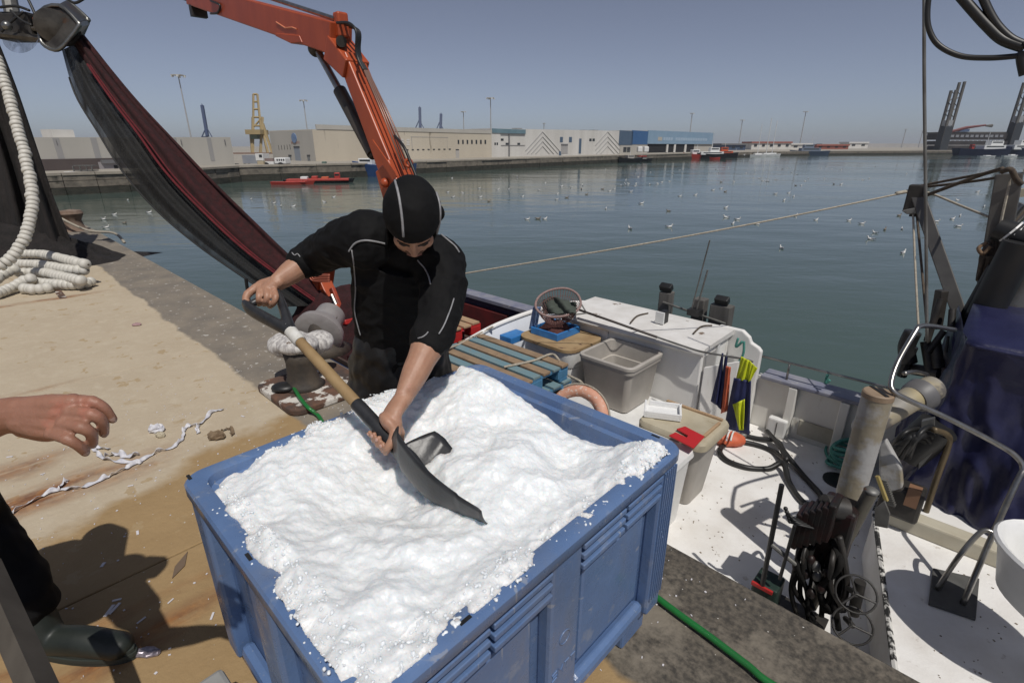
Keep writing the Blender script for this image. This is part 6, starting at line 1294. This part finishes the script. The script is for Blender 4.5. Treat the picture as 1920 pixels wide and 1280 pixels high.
MB().tube([PN(1634, 920, 2.72), PN(1520, 1135, 2.72)], .031, 14).build('strut', M('olive_strut', (.12, .11, .085), (.08, .07, .055), rough=.6, scale=8), dv, smooth=40); MB().ell(PN(1634, 920, 2.72), (.034, .034, .018)).build('strut_cap', m_galv, dv, smooth='all')
# hydraulic valve bank
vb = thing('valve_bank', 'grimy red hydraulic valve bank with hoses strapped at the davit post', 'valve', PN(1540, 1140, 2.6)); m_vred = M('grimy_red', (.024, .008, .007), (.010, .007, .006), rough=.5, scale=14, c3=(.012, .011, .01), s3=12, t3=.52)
rv = random.Random(4); m_dullblack = M('dull_black_hose', (.007, .007, .007), (.012, .011, .01), rough=.85, scale=30, spec=.2)
for k in range(6): MB().box(PN(1500+k*12, 985-k*3, 2.62), (.034, .14, .22), RQ).build('valve_section', m_vred, vb, bevel=.008)
MB().box(PN(1565, 995, 2.70), (.16, .16, .36), RQ).build('valve_body', m_vred, vb, bevel=.02); MB().tube([PN(1585, 955, 2.68), PN(1545, 948, 2.62)], .06, 14).build('filter_can', m_dark, vb, smooth=40)
for k in range(5): MB().tube(cat([PN(1502+k*7, 975+k*4, 2.56), PN(1484+k*4, 968+k*4, 2.52), PN(1474+k*2, 955+k*6, 2.52)], 5), .006, 6).build('control_lever', m_black, vb, smooth='all'); MB().ell(PN(1473+k*2, 953+k*6, 2.52), .011).build('lever_knob', m_black, vb, smooth='all')
for k in range(14):
    u = 1500+rv.uniform(0, 80); v = 1000+rv.uniform(0, 40); MB().tube(cat([PN(u, v, 2.58+rv.uniform(0, .15)), PN(u+rv.uniform(-20, 20), v+45, 2.52+rv.uniform(0, .1)), PN(u+rv.uniform(-25, 15), v+95, 2.55+rv.uniform(0, .1)), PN(u+rv.uniform(-15, 15), v+140, 2.6)], 6), rv.choice((.009, .013, .016)), 8).build('hydraulic_hose', m_dullblack if k % 4 else m_dark, vb, smooth='all')
for k in range(9): MB().ell(PN(1490+rv.uniform(0, 95), 1040+rv.uniform(0, 80), 2.56), (.022, .022, .03)).build('fitting', m_vred if k % 3 else m_galv, vb, smooth='all')
for v in (968, 985): MB().tube([V((pc.x, pc.y, PN(1585, v, 2.95).z))+V((.078*math.cos(a), .078*math.sin(a), .02*math.sin(a))) for a in [2*math.pi*i/24 for i in range(24)]], .012, 6, closed=True).build('strap', m_black, vb, smooth='all')
MB().tube(cat([PN(1555, 960, 2.7), PN(1558, 945, 2.8), PN(1575, 935, 2.85), PN(1600, 940, 2.8)], 5), .012, 8).build('hose_bend', m_black, vb, smooth='all')
for (lb, pts) in (('black iron ladder rail leaning beside the valve bank', [(1466, 908), (1429, 1098)]), ('second thinner ladder rail behind the valve bank', [(1490, 985), (1462, 1085)])): MB().tube([PN(u, v, 2.5) for u, v in pts], .013 if 'second' not in lb else .009, 8).build('ladder_rail', m_black, label=lb, category='rail')
MB().tube([PN(1446, 1020, 2.5), PN(1492, 1058, 2.52)], .012, 8).build('ladder_rung', m_galv, label='grey rung between the two ladder rails', category='rail')
MB().qbox(-.55, -.42, 2.5, 2.64, DZ, -.53).build('green_box', M('green_crate', (.012, .03, .022), rough=.6), label='small green crate with red edge low by the quay', category='crate', bevel=.01); MB().qbox(-.55, -.44, 2.485, 2.499, -.55, -.53).build('red_edge', m_red, label='red strip on top of the green crate', category='strip')
for k, (u, v, lb) in enumerate(((1605, 1113, 'upper grey valve handwheel in the dark well'), (1598, 1172, 'lower grey valve handwheel in the dark well'))):
    c_ = PN(u, v, 2.42); Fh = frame((-DN*.75+UP*.55+DS*.2), UP); t = thing('handwheel', lb, 'valve wheel', c_-UP*.1); MB().tube([c_+Fh @ V((.082*math.cos(a), .082*math.sin(a), 0)) for a in [2*math.pi*i/28 for i in range(28)]], .005, 8, closed=True).build('wheel_rim', m_shadegalv, t, smooth='all')
    for j in range(3): a = j*2.09+.4; MB().tube([c_, c_+Fh @ V((.08*math.cos(a), .08*math.sin(a), 0))], .005, 6).build('spoke', m_shadegalv, t)
    MB().tube([c_, c_-Fh.col[2]*.18], .014, 8).build('stem', m_dark, t)
MB().tube([PN(1613, 1090, 2.6), PN(1600, 1150, 2.6)], .026, 14).build('pipe_stub', m_dark, label='short dark pipe stub in the well beside the handwheels', category='pipe', smooth=40); MB().tube([PN(1580, 1040, 2.7), PN(1568, 1130, 2.7)], .022, 12).build('pipe_stub', m_dark, label='taller dark pipe standing beside the short stub', category='pipe', smooth=40)
# rail and stand with foot plate, white basin
rs_ = thing('tube_stand', 'bent stainless tube stand on a dark foot plate beside the tarpaulin', 'stand', G(1795, 1120, PZ)); fp = [G(1748, 1068, PZ+.001), G(1835, 1088, PZ+.001), G(1828, 1164, PZ+.001), G(1740, 1134, PZ+.001)]
MB().prism(fp, UP*.016).build('foot_plate', M('foot_plate_dark', (.06, .06, .058), (.10, .10, .095), rough=.6, scale=9), rs_, bevel=.003)
main = cat([G(1805, 1132, PZ+.016), W(1862, 1000, 2.48), W(1905, 905, 2.45), W(1918, 878, 2.45), W(1905, 855, 2.46), W(1870, 832, 2.48), W(1780, 785, 2.5), W(1700, 748, 2.52), W(1676, 734, 2.53), W(1671, 715, 2.55), W(1685, 675, 2.58), W(1716, 622, 2.6), W(1724, 612, 2.62), W(1745, 611, 2.7), W(1790, 618, 2.85)], 7)
MB().tube(main, .013, 10).build('bent_tube', m_steel, rs_, smooth='all'); MB().tube(cat([G(1757, 1104, PZ+.016), W(1800, 1040, 2.52), W(1840, 996, 2.5), W(1862, 998, 2.48)], 6), .012, 10).build('brace_tube', m_steel, rs_, smooth='all'); MB().tube(cat([W(1695, 700, 2.57), W(1715, 697, 2.62), W(1738, 702, 2.72)], 5), .011, 8).build('cross_tube', m_steel, rs_, smooth='all')
MB().tube(cat([PN(1750, 805, 3.3), PN(1776, 815, 3.4), PN(1778, 835, 3.45), PN(1755, 900, 3.45), PN(1730, 978, 3.5)], 6), .016, 10).build('bent_bracket', M('brass_tube', (.16, .12, .07), (.11, .085, .05), rough=.5, metal=.4, scale=9), rs_, smooth='all')
ba = thing('wash_basin', 'white oval plastic basin mounted at the end of the tube stand', 'basin', W(2065, 1180, 1.95)); bc2 = W(2062, 1092, 1.95); 
def oval(rx, ry, z): return [bc2+V((.25, -.97, 0))*(ry*math.cos(a))+V((.97, .25, 0))*(rx*math.sin(a))+UP*z for a in [2*math.pi*i/40 for i in range(40)]]
m = MB(); ringloft(m, [oval(.17, .24, -.22), oval(.19, .27, -.2), oval(.225, .31, -.02), oval(.24, .33, 0), oval(.245, .335, .02), oval(.235, .325, .03), oval(.215, .30, .015), oval(.18, .26, -.17)], closebot=True, closetop=True); m.build('basin_shell', m_whiteplastic, ba, smooth=50)
MB().tube([bc2-UP*.22, V((bc2.x, bc2.y, PZ))], .03, 12).build('basin_leg', m_galv, ba)
# tarpaulin-covered winch
tp_ = thing('covered_winch', 'bulky winch under a navy tarpaulin on the raised deck', 'tarpaulin', Q(.9, 4.0, PZ+.095))
TS0, TS1, TN0, TN1, TZ0, TZ1 = -.02, 2.2, 3.56, 4.45, PZ+.1, .72
def crease(x, y): return abs(noise.noise(V((x, y, 2.3))))
def tarp_side(a, c):
    peri = [(TS0-.10, TN1), (TS0, TN0+.05), (TS0+.04, TN0), (TS1, TN0)]; seg = [0, .28, .33, 1.0]
    for i in range(3):
        if a <= seg[i+1]+1e-9: t = (a-seg[i])/(seg[i+1]-seg[i]); s = lerp(peri[i][0], peri[i+1][0], t); n = lerp(peri[i][1], peri[i+1][1], t); break
    z = lerp(TZ1, TZ0, c); k = min(1, c*2.5)
    fl = .10*c*(.7+.5*math.sin(a*31))-.13*k*crease(a*16+c*1.2, c*1.6)-.05*k*crease(a*40-c*3, c*5)
    return Q(s-fl*(.15 if a > .33 else .8)-.06*c*(a < .33), n-fl*(1 if a > .30 else .3), z)
m = MB(); m.grid(170, 50, tarp_side); m.grid(30, 14, lambda a, c: Q(lerp(TS0-.03, TS1, a)+(.03 if c < .1 else 0), lerp(TN0, TN1, c), TZ1+.03*math.sin(math.pi*c)+.025*math.sin(a*6+c*3)*math.sin(math.pi*c)+.05*c)); m.build('tarpaulin', m_tarp, tp_, smooth='all', solid=.004)
MB().tube(cat([Q(TS0+.02, TN0-.012, TZ1), Q(.3, TN0-.02, TZ1-.004), Q(1, TN0-.012, TZ1), Q(TS1, TN0-.012, TZ1)], 6), .012, 6).build('hem', m_tarp, tp_, smooth='all')
# rope-wound drum and dark machinery between post and tarpaulin
mc = thing('net_winch', 'dark winch machinery with pale sprocket plate by the davit post', 'winch', PN(1700, 990, 3.3))
MB().prism([PN(1648, 835, 3.15), PN(1660, 825, 3.15), PN(1690, 880, 3.15), PN(1692, 915, 3.15), PN(1662, 925, 3.15), PN(1648, 890, 3.15)], DN*.05).build('pale_plate', m_gpost, mc, bevel=.008); MB().tube([PN(1645, 892, 3.12), PN(1662, 938, 3.12)], .012, 6).build('yellow_guard', M('dull_yellow', (.32, .25, .09), rough=.7), mc)
for k in range(12): MB().box(PN(1655+k*1.4, 898+k*4.2, 3.14), (.045, .03, .008), RQ).build('cooling_fin', m_galv, mc)
MB().box(PN(1690, 935, 3.36), (.2, .14, .2), RQ).build('gearbox', m_dark, mc, bevel=.02); MB().box(PN(1712, 930, 3.30), (.06, .05, .12), RQ).build('copper_box', M('copper_brown', (.22, .12, .07), rough=.5), mc); MB().tube([PN(1700, 850, 3.5), PN(1760, 800, 3.5)], .10, 18).build('drum', m_black, mc, smooth=40)
MB().prism([PN(1728, 790, 3.42), PN(1752, 785, 3.42), PN(1748, 850, 3.42), PN(1722, 880, 3.42)], DN*.04).build('side_plate', m_galv, mc)
for k in range(9): MB().tube(cat([PN(1665+k*5, 830+rv.uniform(0, 30), 3.3), PN(1690+k*4, 810+rv.uniform(0, 25), 3.25), PN(1725+k*3, 800+rv.uniform(0, 30), 3.4), PN(1735, 850, 3.45)], 5), rv.choice((.012, .018)), 8).build('cable', m_black, mc, smooth='all')
for k in range(10): MB().ell(PN(1660+rv.uniform(0, 60), 930+rv.uniform(0, 40), 3.33), rv.uniform(.01, .028)).build('bolt', m_galv if k % 2 else m_dark, mc, smooth='all')
MB().prism([PN(1640, 955, 3.08), PN(1658, 940, 3.08), PN(1668, 965, 3.08), PN(1664, 990, 3.08), PN(1640, 985, 3.08)], DN*.02).build('foot_gusset', m_galv, mc)
# gallows and stays behind
def stick(name, label, cat_, a, b_, w_, h_, mt, tip=None):
    t = thing(name, label, cat_, b_); d = (b_-a); MB().box((a+b_)/2, (w_, h_, d.length), frame(d, DS)).build('shaft', mt, t, bevel=.006); return t
m_alu = M('dull_aluminium', (.15, .145, .135), (.10, .095, .09), rough=.45, metal=.5, scale=5)
g1_ = stick('outrigger', 'slanting grey outrigger arm with lamp holding the mooring line', 'boom', PN(1716, 352, 5.0), PN(1803, 600, 4.75), .085, .06, m_alu)
tp1 = PN(1715, 372, 5.0); MB().box(tp1, (.1, .1, .2), RQ).build('head_fitting', m_dark, g1_, bevel=.01); MB().prism([PN(1690, 395, 4.93), PN(1722, 388, 4.93), PN(1735, 400, 4.93), PN(1700, 402, 4.93)], DN*.12).build('work_lamp', m_galv, g1_, bevel=.006); MB().box(PN(1720, 398, 5.0), (.08, .1, .06), RQ).build('lamp_bracket', m_black, g1_)
g2_ = stick('gallows_post', 'broad weathered gallows post with rope tied at its top', 'post', PN(1893, 325, 4.6), PN(1838, 640, 4.6), .13, .10, m_alu); MB().qbox(-.03, .03, 4.55, 4.65, PN(1893, 322, 4.6).z, PN(1893, 322, 4.6).z+.03).build('top_lashing', m_rope, g2_); MB().tube(cat([PN(1878, 322, 4.53), PN(1895, 318, 4.5), PN(1905, 335, 4.52), PN(1915, 345, 4.55)], 5), .016, 6).build('lashing_end', m_darkrope, g2_, smooth='all')
MB().tube([PN(1897, 326, 4.56), PN(1880, 400, 4.54), PN(1866, 470, 4.54)], .008, 6).build('lashing_line', m_rope, g2_)
MB().tube([PN(1925, 385, 4.9), PN(1888, 425, 4.9)], .05, 12).build('silver_pipe', m_steel, label='short silver pipe leaning beside the gallows post', category='pipe', smooth=40); MB().prism([PN(1900, 358, 5.2), PN(1940, 350, 5.2), PN(1940, 366, 5.2), PN(1900, 372, 5.2)], DN*.1).build('cream_beam', m_beige, label='cream beam end passing behind the gallows post', category='beam')
wr = thing('wrapped_boom', 'dark boom with black and white tape windings', 'boom', PN(1880, 600, 4.4)); MB().tube([PN(1872, 430, 4.45), PN(1935, 450, 4.4)], .07, 12).build('boom', m_black, wr, smooth=40)
for k in range(4): MB().tube([PN(1893+k*9, 434+k*3, 4.43), PN(1896+k*9, 436+k*3, 4.43)], .075, 12).build('tape_band', m_whiteplastic, wr)
for k, (a, b_, r_) in enumerate((((1915, 455), (1840, 600), .09), ((1870, 500), (1790, 640), .05), ((1960, 470), (1880, 600), .09))): MB().tube([PN(*a, 4.3+.1*k), PN(*b_, 4.3+.1*k)], r_, 12).build('dark_arm', m_black if k != 2 else m_galv, wr, smooth=40)
rp = thing('rope_hank', 'bundle of brown rope hanging on the gallows post', 'rope', PN(1850, 540, 4.4))
for k in range(16):
    u = 1862+rv.uniform(-12, 10); MB().tube(cat([PN(u, 452+rv.uniform(-4, 4), 4.5), PN(u-8+rv.uniform(-8, 8), 485, 4.45+rv.uniform(-.04, .06)), PN(u-16+rv.uniform(-12, 10), 515+rv.uniform(-8, 14), 4.45), PN(u-12+rv.uniform(-8, 8), 480, 4.42)], 6), .011, 6).build('rope_loop', m_darkrope, rp, smooth='all')
MB().tube(cat([PN(1850, 455, 4.42), PN(1835, 465, 4.4), PN(1843, 476, 4.4), PN(1858, 462, 4.4)], 6), .012, 6).build('rope_knot', M('tan_rope', (.2, .13, .08), rough=.9), rp, smooth='all')
# lines
A_ = PN(1712, 358, 5.0)
def line(label, pts, r_, mt, k=10, nm='rope_line'): MB().tube(cat(pts, k), r_, 6).build(nm, mt, label=label, category='rope', smooth='all')
line('long pale mooring line stretched over the water to the outrigger', [PN(800, 530, 2.7), PN(870, 513, 2.8), PN(1180, 462, 3.5), PN(1450, 412, 4.2), A_], .0065, m_rope)
MB().tube(cat([PN(1680, 363, 4.9), A_, PN(1735, 362, 5.0)], 5), .014, 8).build('rope_splice', m_rope, label='thick rope splice at the outrigger head', category='rope', smooth='all')
line('pale line from the outrigger head down to the gallows post', [A_+V((.05, 0, 0)), PN(1752, 365, 5.0), PN(1800, 385, 4.9), PN(1862, 410, 4.6)], .008, m_rope)
line('upper stay line between outrigger and gallows top', [PN(1718, 350, 5.0), PN(1800, 334, 4.8), PN(1882, 318, 4.58)], .009, m_darkrope)
line('lower stay line between outrigger and gallows top', [PN(1722, 352, 5.0), PN(1810, 342, 4.8), PN(1878, 332, 4.58)], .009, m_darkrope)
line('dark crossing stay rising to the gallows top', [PN(1722, 372, 5.0), PN(1780, 350, 4.8), PN(1840, 328, 4.7), PN(1880, 316, 4.58)], .013, m_darkrope)
line('pale halyard hanging from the outrigger lamp', [PN(1712, 400, 4.95), PN(1716, 500, 4.6), PN(1722, 612, 4.2)], .007, m_rope)
line('thin grey halyard beside the outrigger arm', [PN(1719, 402, 4.95), PN(1728, 500, 4.7), PN(1738, 610, 4.4)], .008, m_darkrope)
MB().tube(cat([PN(1733, -40, 3.6), PN(1733, 150, 3.6), PN(1736, 400, 3.6), PN(1738, 640, 3.6)], 6), .0085, 6).build('vertical_stay', m_galv, label='long grey wire stay running straight up out of view', category='wire', smooth='all')
# black cables at the top right
kn = PN(1921, 97, 3.3)
cbx = thing('cable_bundle', 'thick black cables drooping into a knot above the gallows', 'cable', kn)
for pts, r_ in (([(1745, -30), (1739, 20), (1742, 55), (1760, 85), (1800, 105), (1850, 109), (1900, 106), (1921, 102)], .0115), ([(1790, -20), (1820, 15), (1850, 48), (1880, 75), (1921, 90)], .02), ([(1840, -10), (1856, 25), (1872, 50), (1895, 72), (1921, 84)], .016)): MB().tube(cat([PN(u, v, 3.3) for u, v in pts], 7), r_, 8).build('cable', m_black, cbx, smooth='all')
MB().tube(cat([kn, PN(1916, 108, 3.3), PN(1922, 140, 3.3)], 4), .02, 8).build('cable_tie', m_black, cbx, smooth='all'); MB().tube([PN(1921, 90, 3.3), PN(1990, 60, 3.3)], .03, 8).build('cable_root', m_black, cbx)
# clutter behind the rail: curved frame, black tyre, levers
ct = thing('net_roller', 'dark roller frame and levers behind the bent rail', 'roller', PN(1730, 740, 4.2))
MB().tube(cat([PN(1712, 622, 4.2), PN(1700, 650, 4.2), PN(1704, 680, 4.2)], 6), .05, 10).build('fender', m_black, ct, smooth='all'); MB().box(PN(1760, 580, 4.3), (.05, .06, .26), frame(PN(1764, 552, 4.3)-PN(1755, 605, 4.3))).build('lever', m_dark, ct, bevel=.006)
for a, b_, r_ in (((1764, 560), (1738, 640), .02), ((1786, 580), (1783, 618), .02), ((1735, 640), (1745, 700), .03), ((1752, 640), (1760, 690), .035), ((1700, 690), (1760, 700), .04), ((1770, 620), (1740, 660), .02), ((1778, 630), (1774, 660), .008)): MB().tube([PN(*a, 4.25), PN(*b_, 4.2)], r_, 10).build('roller_arm', m_dark, ct, smooth=40)
MB().box(PN(1750, 660, 4.4), (.12, .06, .05), RQ).build('brass_fitting', m_beige, ct, bevel=.01); MB().tube([PN(1690, 705, 4.2), PN(1712, 650, 4.2)], .03, 8).build('roller_arm', m_black, ct)
# ------------------------------------------------------------ litter on the quay
def ribbon(name, label, pts, w_, mt=m_paper, z=.006, tw=3.0, cat_='tape'):
    P = cat([G(u, v, z) for u, v in pts], 8); vs = []; n = len(P)
    def fn(a, c):
        i = min(int(round(c*(n-1))), n-1); t = (P[min(i+1, n-1)]-P[max(i-1, 0)]).normalized(); s = t.cross(UP).normalized(); ang = .9*math.sin(i*.35*tw/3)+.5*math.sin(i*.9); ww = w_*(.55+.45*math.sin(i*.5+1)**2)
        return P[i]+(s*math.cos(ang)+UP*math.sin(ang))*(ww*(a-.5))+UP*(abs(math.sin(ang))*ww*.5+.002)
    m = MB(); m.grid(4, n, fn); return m.build(name, mt, label=label, category=cat_, smooth='all', solid=.0012)
ribbon('tape_strip', 'long twisted white tape strip lying across the quay', [(22, 962), (70, 935), (112, 918), (150, 915), (195, 898), (215, 888), (250, 872), (290, 850), (325, 838), (342, 822), (344, 810), (352, 800), (375, 795), (400, 772), (420, 768)], .03)
ribbon('tape_strip', 'crumpled white tape loop beside the long strip', [(265, 868), (225, 866), (195, 860), (180, 846), (178, 840), (205, 842)], .028); ribbon('tape_strip', 'short curled white tape by the tape loop', [(195, 858), (215, 852), (235, 856), (262, 853)], .045); ribbon('tape_strip', 'short white tape branch off the long strip', [(372, 798), (370, 806), (372, 812)], .03); ribbon('tape_strip', 'grey tape flap on the rust streak', [(108, 920), (118, 908), (126, 900)], .03)
def crumple(name, label, u, v, sx, sy, mt, cat_, h=.03):
    m = MB(); m.ell((0, 0, 0), (sx, sy, h), None, 14, 9); me = m.mesh(name, [mt]); displace(me, lambda p: .4*h*noise.noise(p*55)+.3*h*noise.noise(p*120)); o = link(name, me, None, False, label=label, category=cat_); o.location = G(u, v, h*.75); return o
crumple('crumpled_paper', 'crumpled white paper with a shell beside it', 292, 803, .05, .032, m_paper, 'paper'); crumple('shell_piece', 'broken tan shell beside the crumpled paper', 301, 815, .03, .02, m_beige, 'shell', .02); crumple('dry_rag', 'twisted brown dried rag near the bin corner', 405, 816, .055, .032, M('dry_brown', (.22, .16, .10), (.15, .10, .06), rough=.9, scale=30), 'rag'); ribbon('rag_tail', 'brown curled strip beside the dried rag', [(412, 812), (426, 804), (436, 808), (434, 818)], .03, M('dry_brown', (.22, .16, .10)), cat_='rag')
crumple('pink_ring', 'small pinkish worn ring on the pale concrete', 256, 608, .045, .035, M('pink_grey', (.34, .22, .22), rough=.9), 'ring', .014)
crumple('silver_foil', 'torn silver foil scrap beside the boot toe', 275, 1222, .05, .02, M('foil_scrap', (.42, .38, .42), (.2, .17, .2), rough=.35, metal=.4, scale=40), 'foil', .012)
m_chip = M('white_chip', (.62, .60, .62), rough=.7); rc = random.Random(9); chips = [(245, 910, 0), (215, 1140, 1), (205, 1144, 1), (140, 1215, 1), (168, 1213, 0), (219, 1124, 1), (193, 1058, 0), (258, 998, 0), (120, 842, 0), (18, 856, 0), (80, 888, 0), (455, 780, 0), (265, 1162, 0), (320, 1126, 0), (398, 1154, 0)]
for (u, v, big_) in chips:
    l_ = rc.uniform(.02, .045)*(1.3 if big_ else .8); o = MB().box((0, 0, 0), (l_, l_*rc.uniform(.2, .5), .003)).build('white_chip', m_chip, label='small white plastic chip lying on the quay', category='chip', group='white chips on the quay'); o.location = G(u, v, .0035); o.rotation_euler = (0, 0, rc.uniform(0, 3))
m = MB()
for k in range(900):
    p = Q(rc.uniform(-4.5, -.4), rc.uniform(-1.0, 1.8), .0025); r_ = rc.uniform(.0015, .0045); m.box(p, (r_*2, r_*rc.uniform(.6, 2), .003), Matrix.Rotation(rc.uniform(0, 3), 3, 'Z'))
m.build('grit', m_chip, kind='stuff', label='scattered pale grit and fish scales on the concrete', category='grit')
m = MB(); m.prism([G(352, 1034, .002), G(347, 1060, .002), G(323, 1084, .002), G(328, 1062, .002)], UP*.003); m.build('brown_card', M('brown_card', (.15, .105, .07), rough=.8), label='diamond shaped brown card scrap on the sandy quay', category='card')
# grey label box at the bottom, wooden post at the left
gb = thing('grey_case', 'grey plastic case with a small framed label near the bin', 'case', G(430, 1330, 0)); ctop = .20
c0 = G(415, 1247, ctop); ex = (G(360, 1284, ctop)-c0).normalized(); ey = UP.cross(ex); 
if ey.dot(V((0, -1, 0))) < 0: ey = -ey
m = MB(); m.prism([c0, c0+ex*.30, c0+ex*.30+ey*.34, c0+ey*.34], -UP*(ctop-.002)); m.build('case_body', M('case_grey', (.30, .30, .29), (.22, .22, .21), rough=.6, scale=8, c3=(.12, .12, .12), s3=12, t3=.62), gb, bevel=.014)
m = MB(); m.prism([c0+ex*.045+ey*.05+UP*.0006, c0+ex*.2+ey*.05+UP*.0006, c0+ex*.2+ey*.2+UP*.0006, c0+ex*.045+ey*.2+UP*.0006], UP*.0012); lab = m.build('label', M('label_pale', (.42, .42, .42), rough=.6), gb)
for a, b_ in (((.045, .05), (.2, .05)), ((.045, .05), (.045, .2)), ((.2, .05), (.2, .2))): MB().tube([c0+ex*a[0]+ey*a[1]+UP*.002, c0+ex*b_[0]+ey*b_[1]+UP*.002], .0022, 4).build('label_frame', m_black, lab)
MB().tube(cat([c0+ex*.10+ey*.085+UP*.0025, c0+ex*.065+ey*.075+UP*.0025, c0+ex*.055+ey*.09+UP*.0025, c0+ex*.08+ey*.10+UP*.0025, c0+ex*.12+ey*.105+UP*.0025], 4), .003, 4).build('label_mark', m_black, lab)
MB().tube([W(-30, 1060, 1.30), W(95, 1340, 1.12)], [(.05, .032), (.05, .032)], 4).build('wooden_handle', M('grey_handle', (.085, .075, .062), (.06, .052, .043), rough=.75, scale=14, stretch=(1, 1, .3)), label='grey-brown square timber leaning beside the second man', category='timber')

m = MB()
for k in range(240):
    p = Q(rc.uniform(-1.6, .0), rc.uniform(2.2, 4.55), DZ+.002); r_ = rc.uniform(.002, .007); m.box(p, (r_*2, r_*rc.uniform(.5, 1.6), .002), Matrix.Rotation(rc.uniform(0, 3), 3, 'Z'))
for k in range(160):
    p = Q(rc.uniform(.2, 1.4), rc.uniform(2.3, 3.3), PZ+.002); r_ = rc.uniform(.002, .006); m.box(p, (r_*2, r_*rc.uniform(.5, 1.6), .002), Matrix.Rotation(rc.uniform(0, 3), 3, 'Z'))
m.build('deck_grit', M('brown_flakes', (.16, .12, .09), (.3, .26, .2), rough=.9, scale=60), kind='stuff', label='brown flakes and fish scraps scattered over the white deck', category='grit')
# ------------------------------------------------------------ summer haze over the harbour
hzm = bpy.data.materials.new('haze_air'); hzm.use_nodes = True; _n = hzm.node_tree.nodes; _n.clear()
_o = _n.new('ShaderNodeOutputMaterial'); _v = _n.new('ShaderNodeVolumePrincipled'); _v.inputs['Density'].default_value = .00015; _v.inputs['Color'].default_value = (.80, .84, .92, 1); _v.inputs['Anisotropy'].default_value = 0
hzm.node_tree.links.new(_v.outputs[0], _o.inputs['Volume'])
MB().box((0, 2700, (WZ-1+80)/2), (12400, 7000, 80-(WZ-1))).build('haze', hzm, kind='stuff', label='thin summer haze over the harbour', category='haze')
for e in BASES:
    if '_base' in e: del e['_base']
for o in bpy.data.objects:
    if '_base' in o: del o['_base']
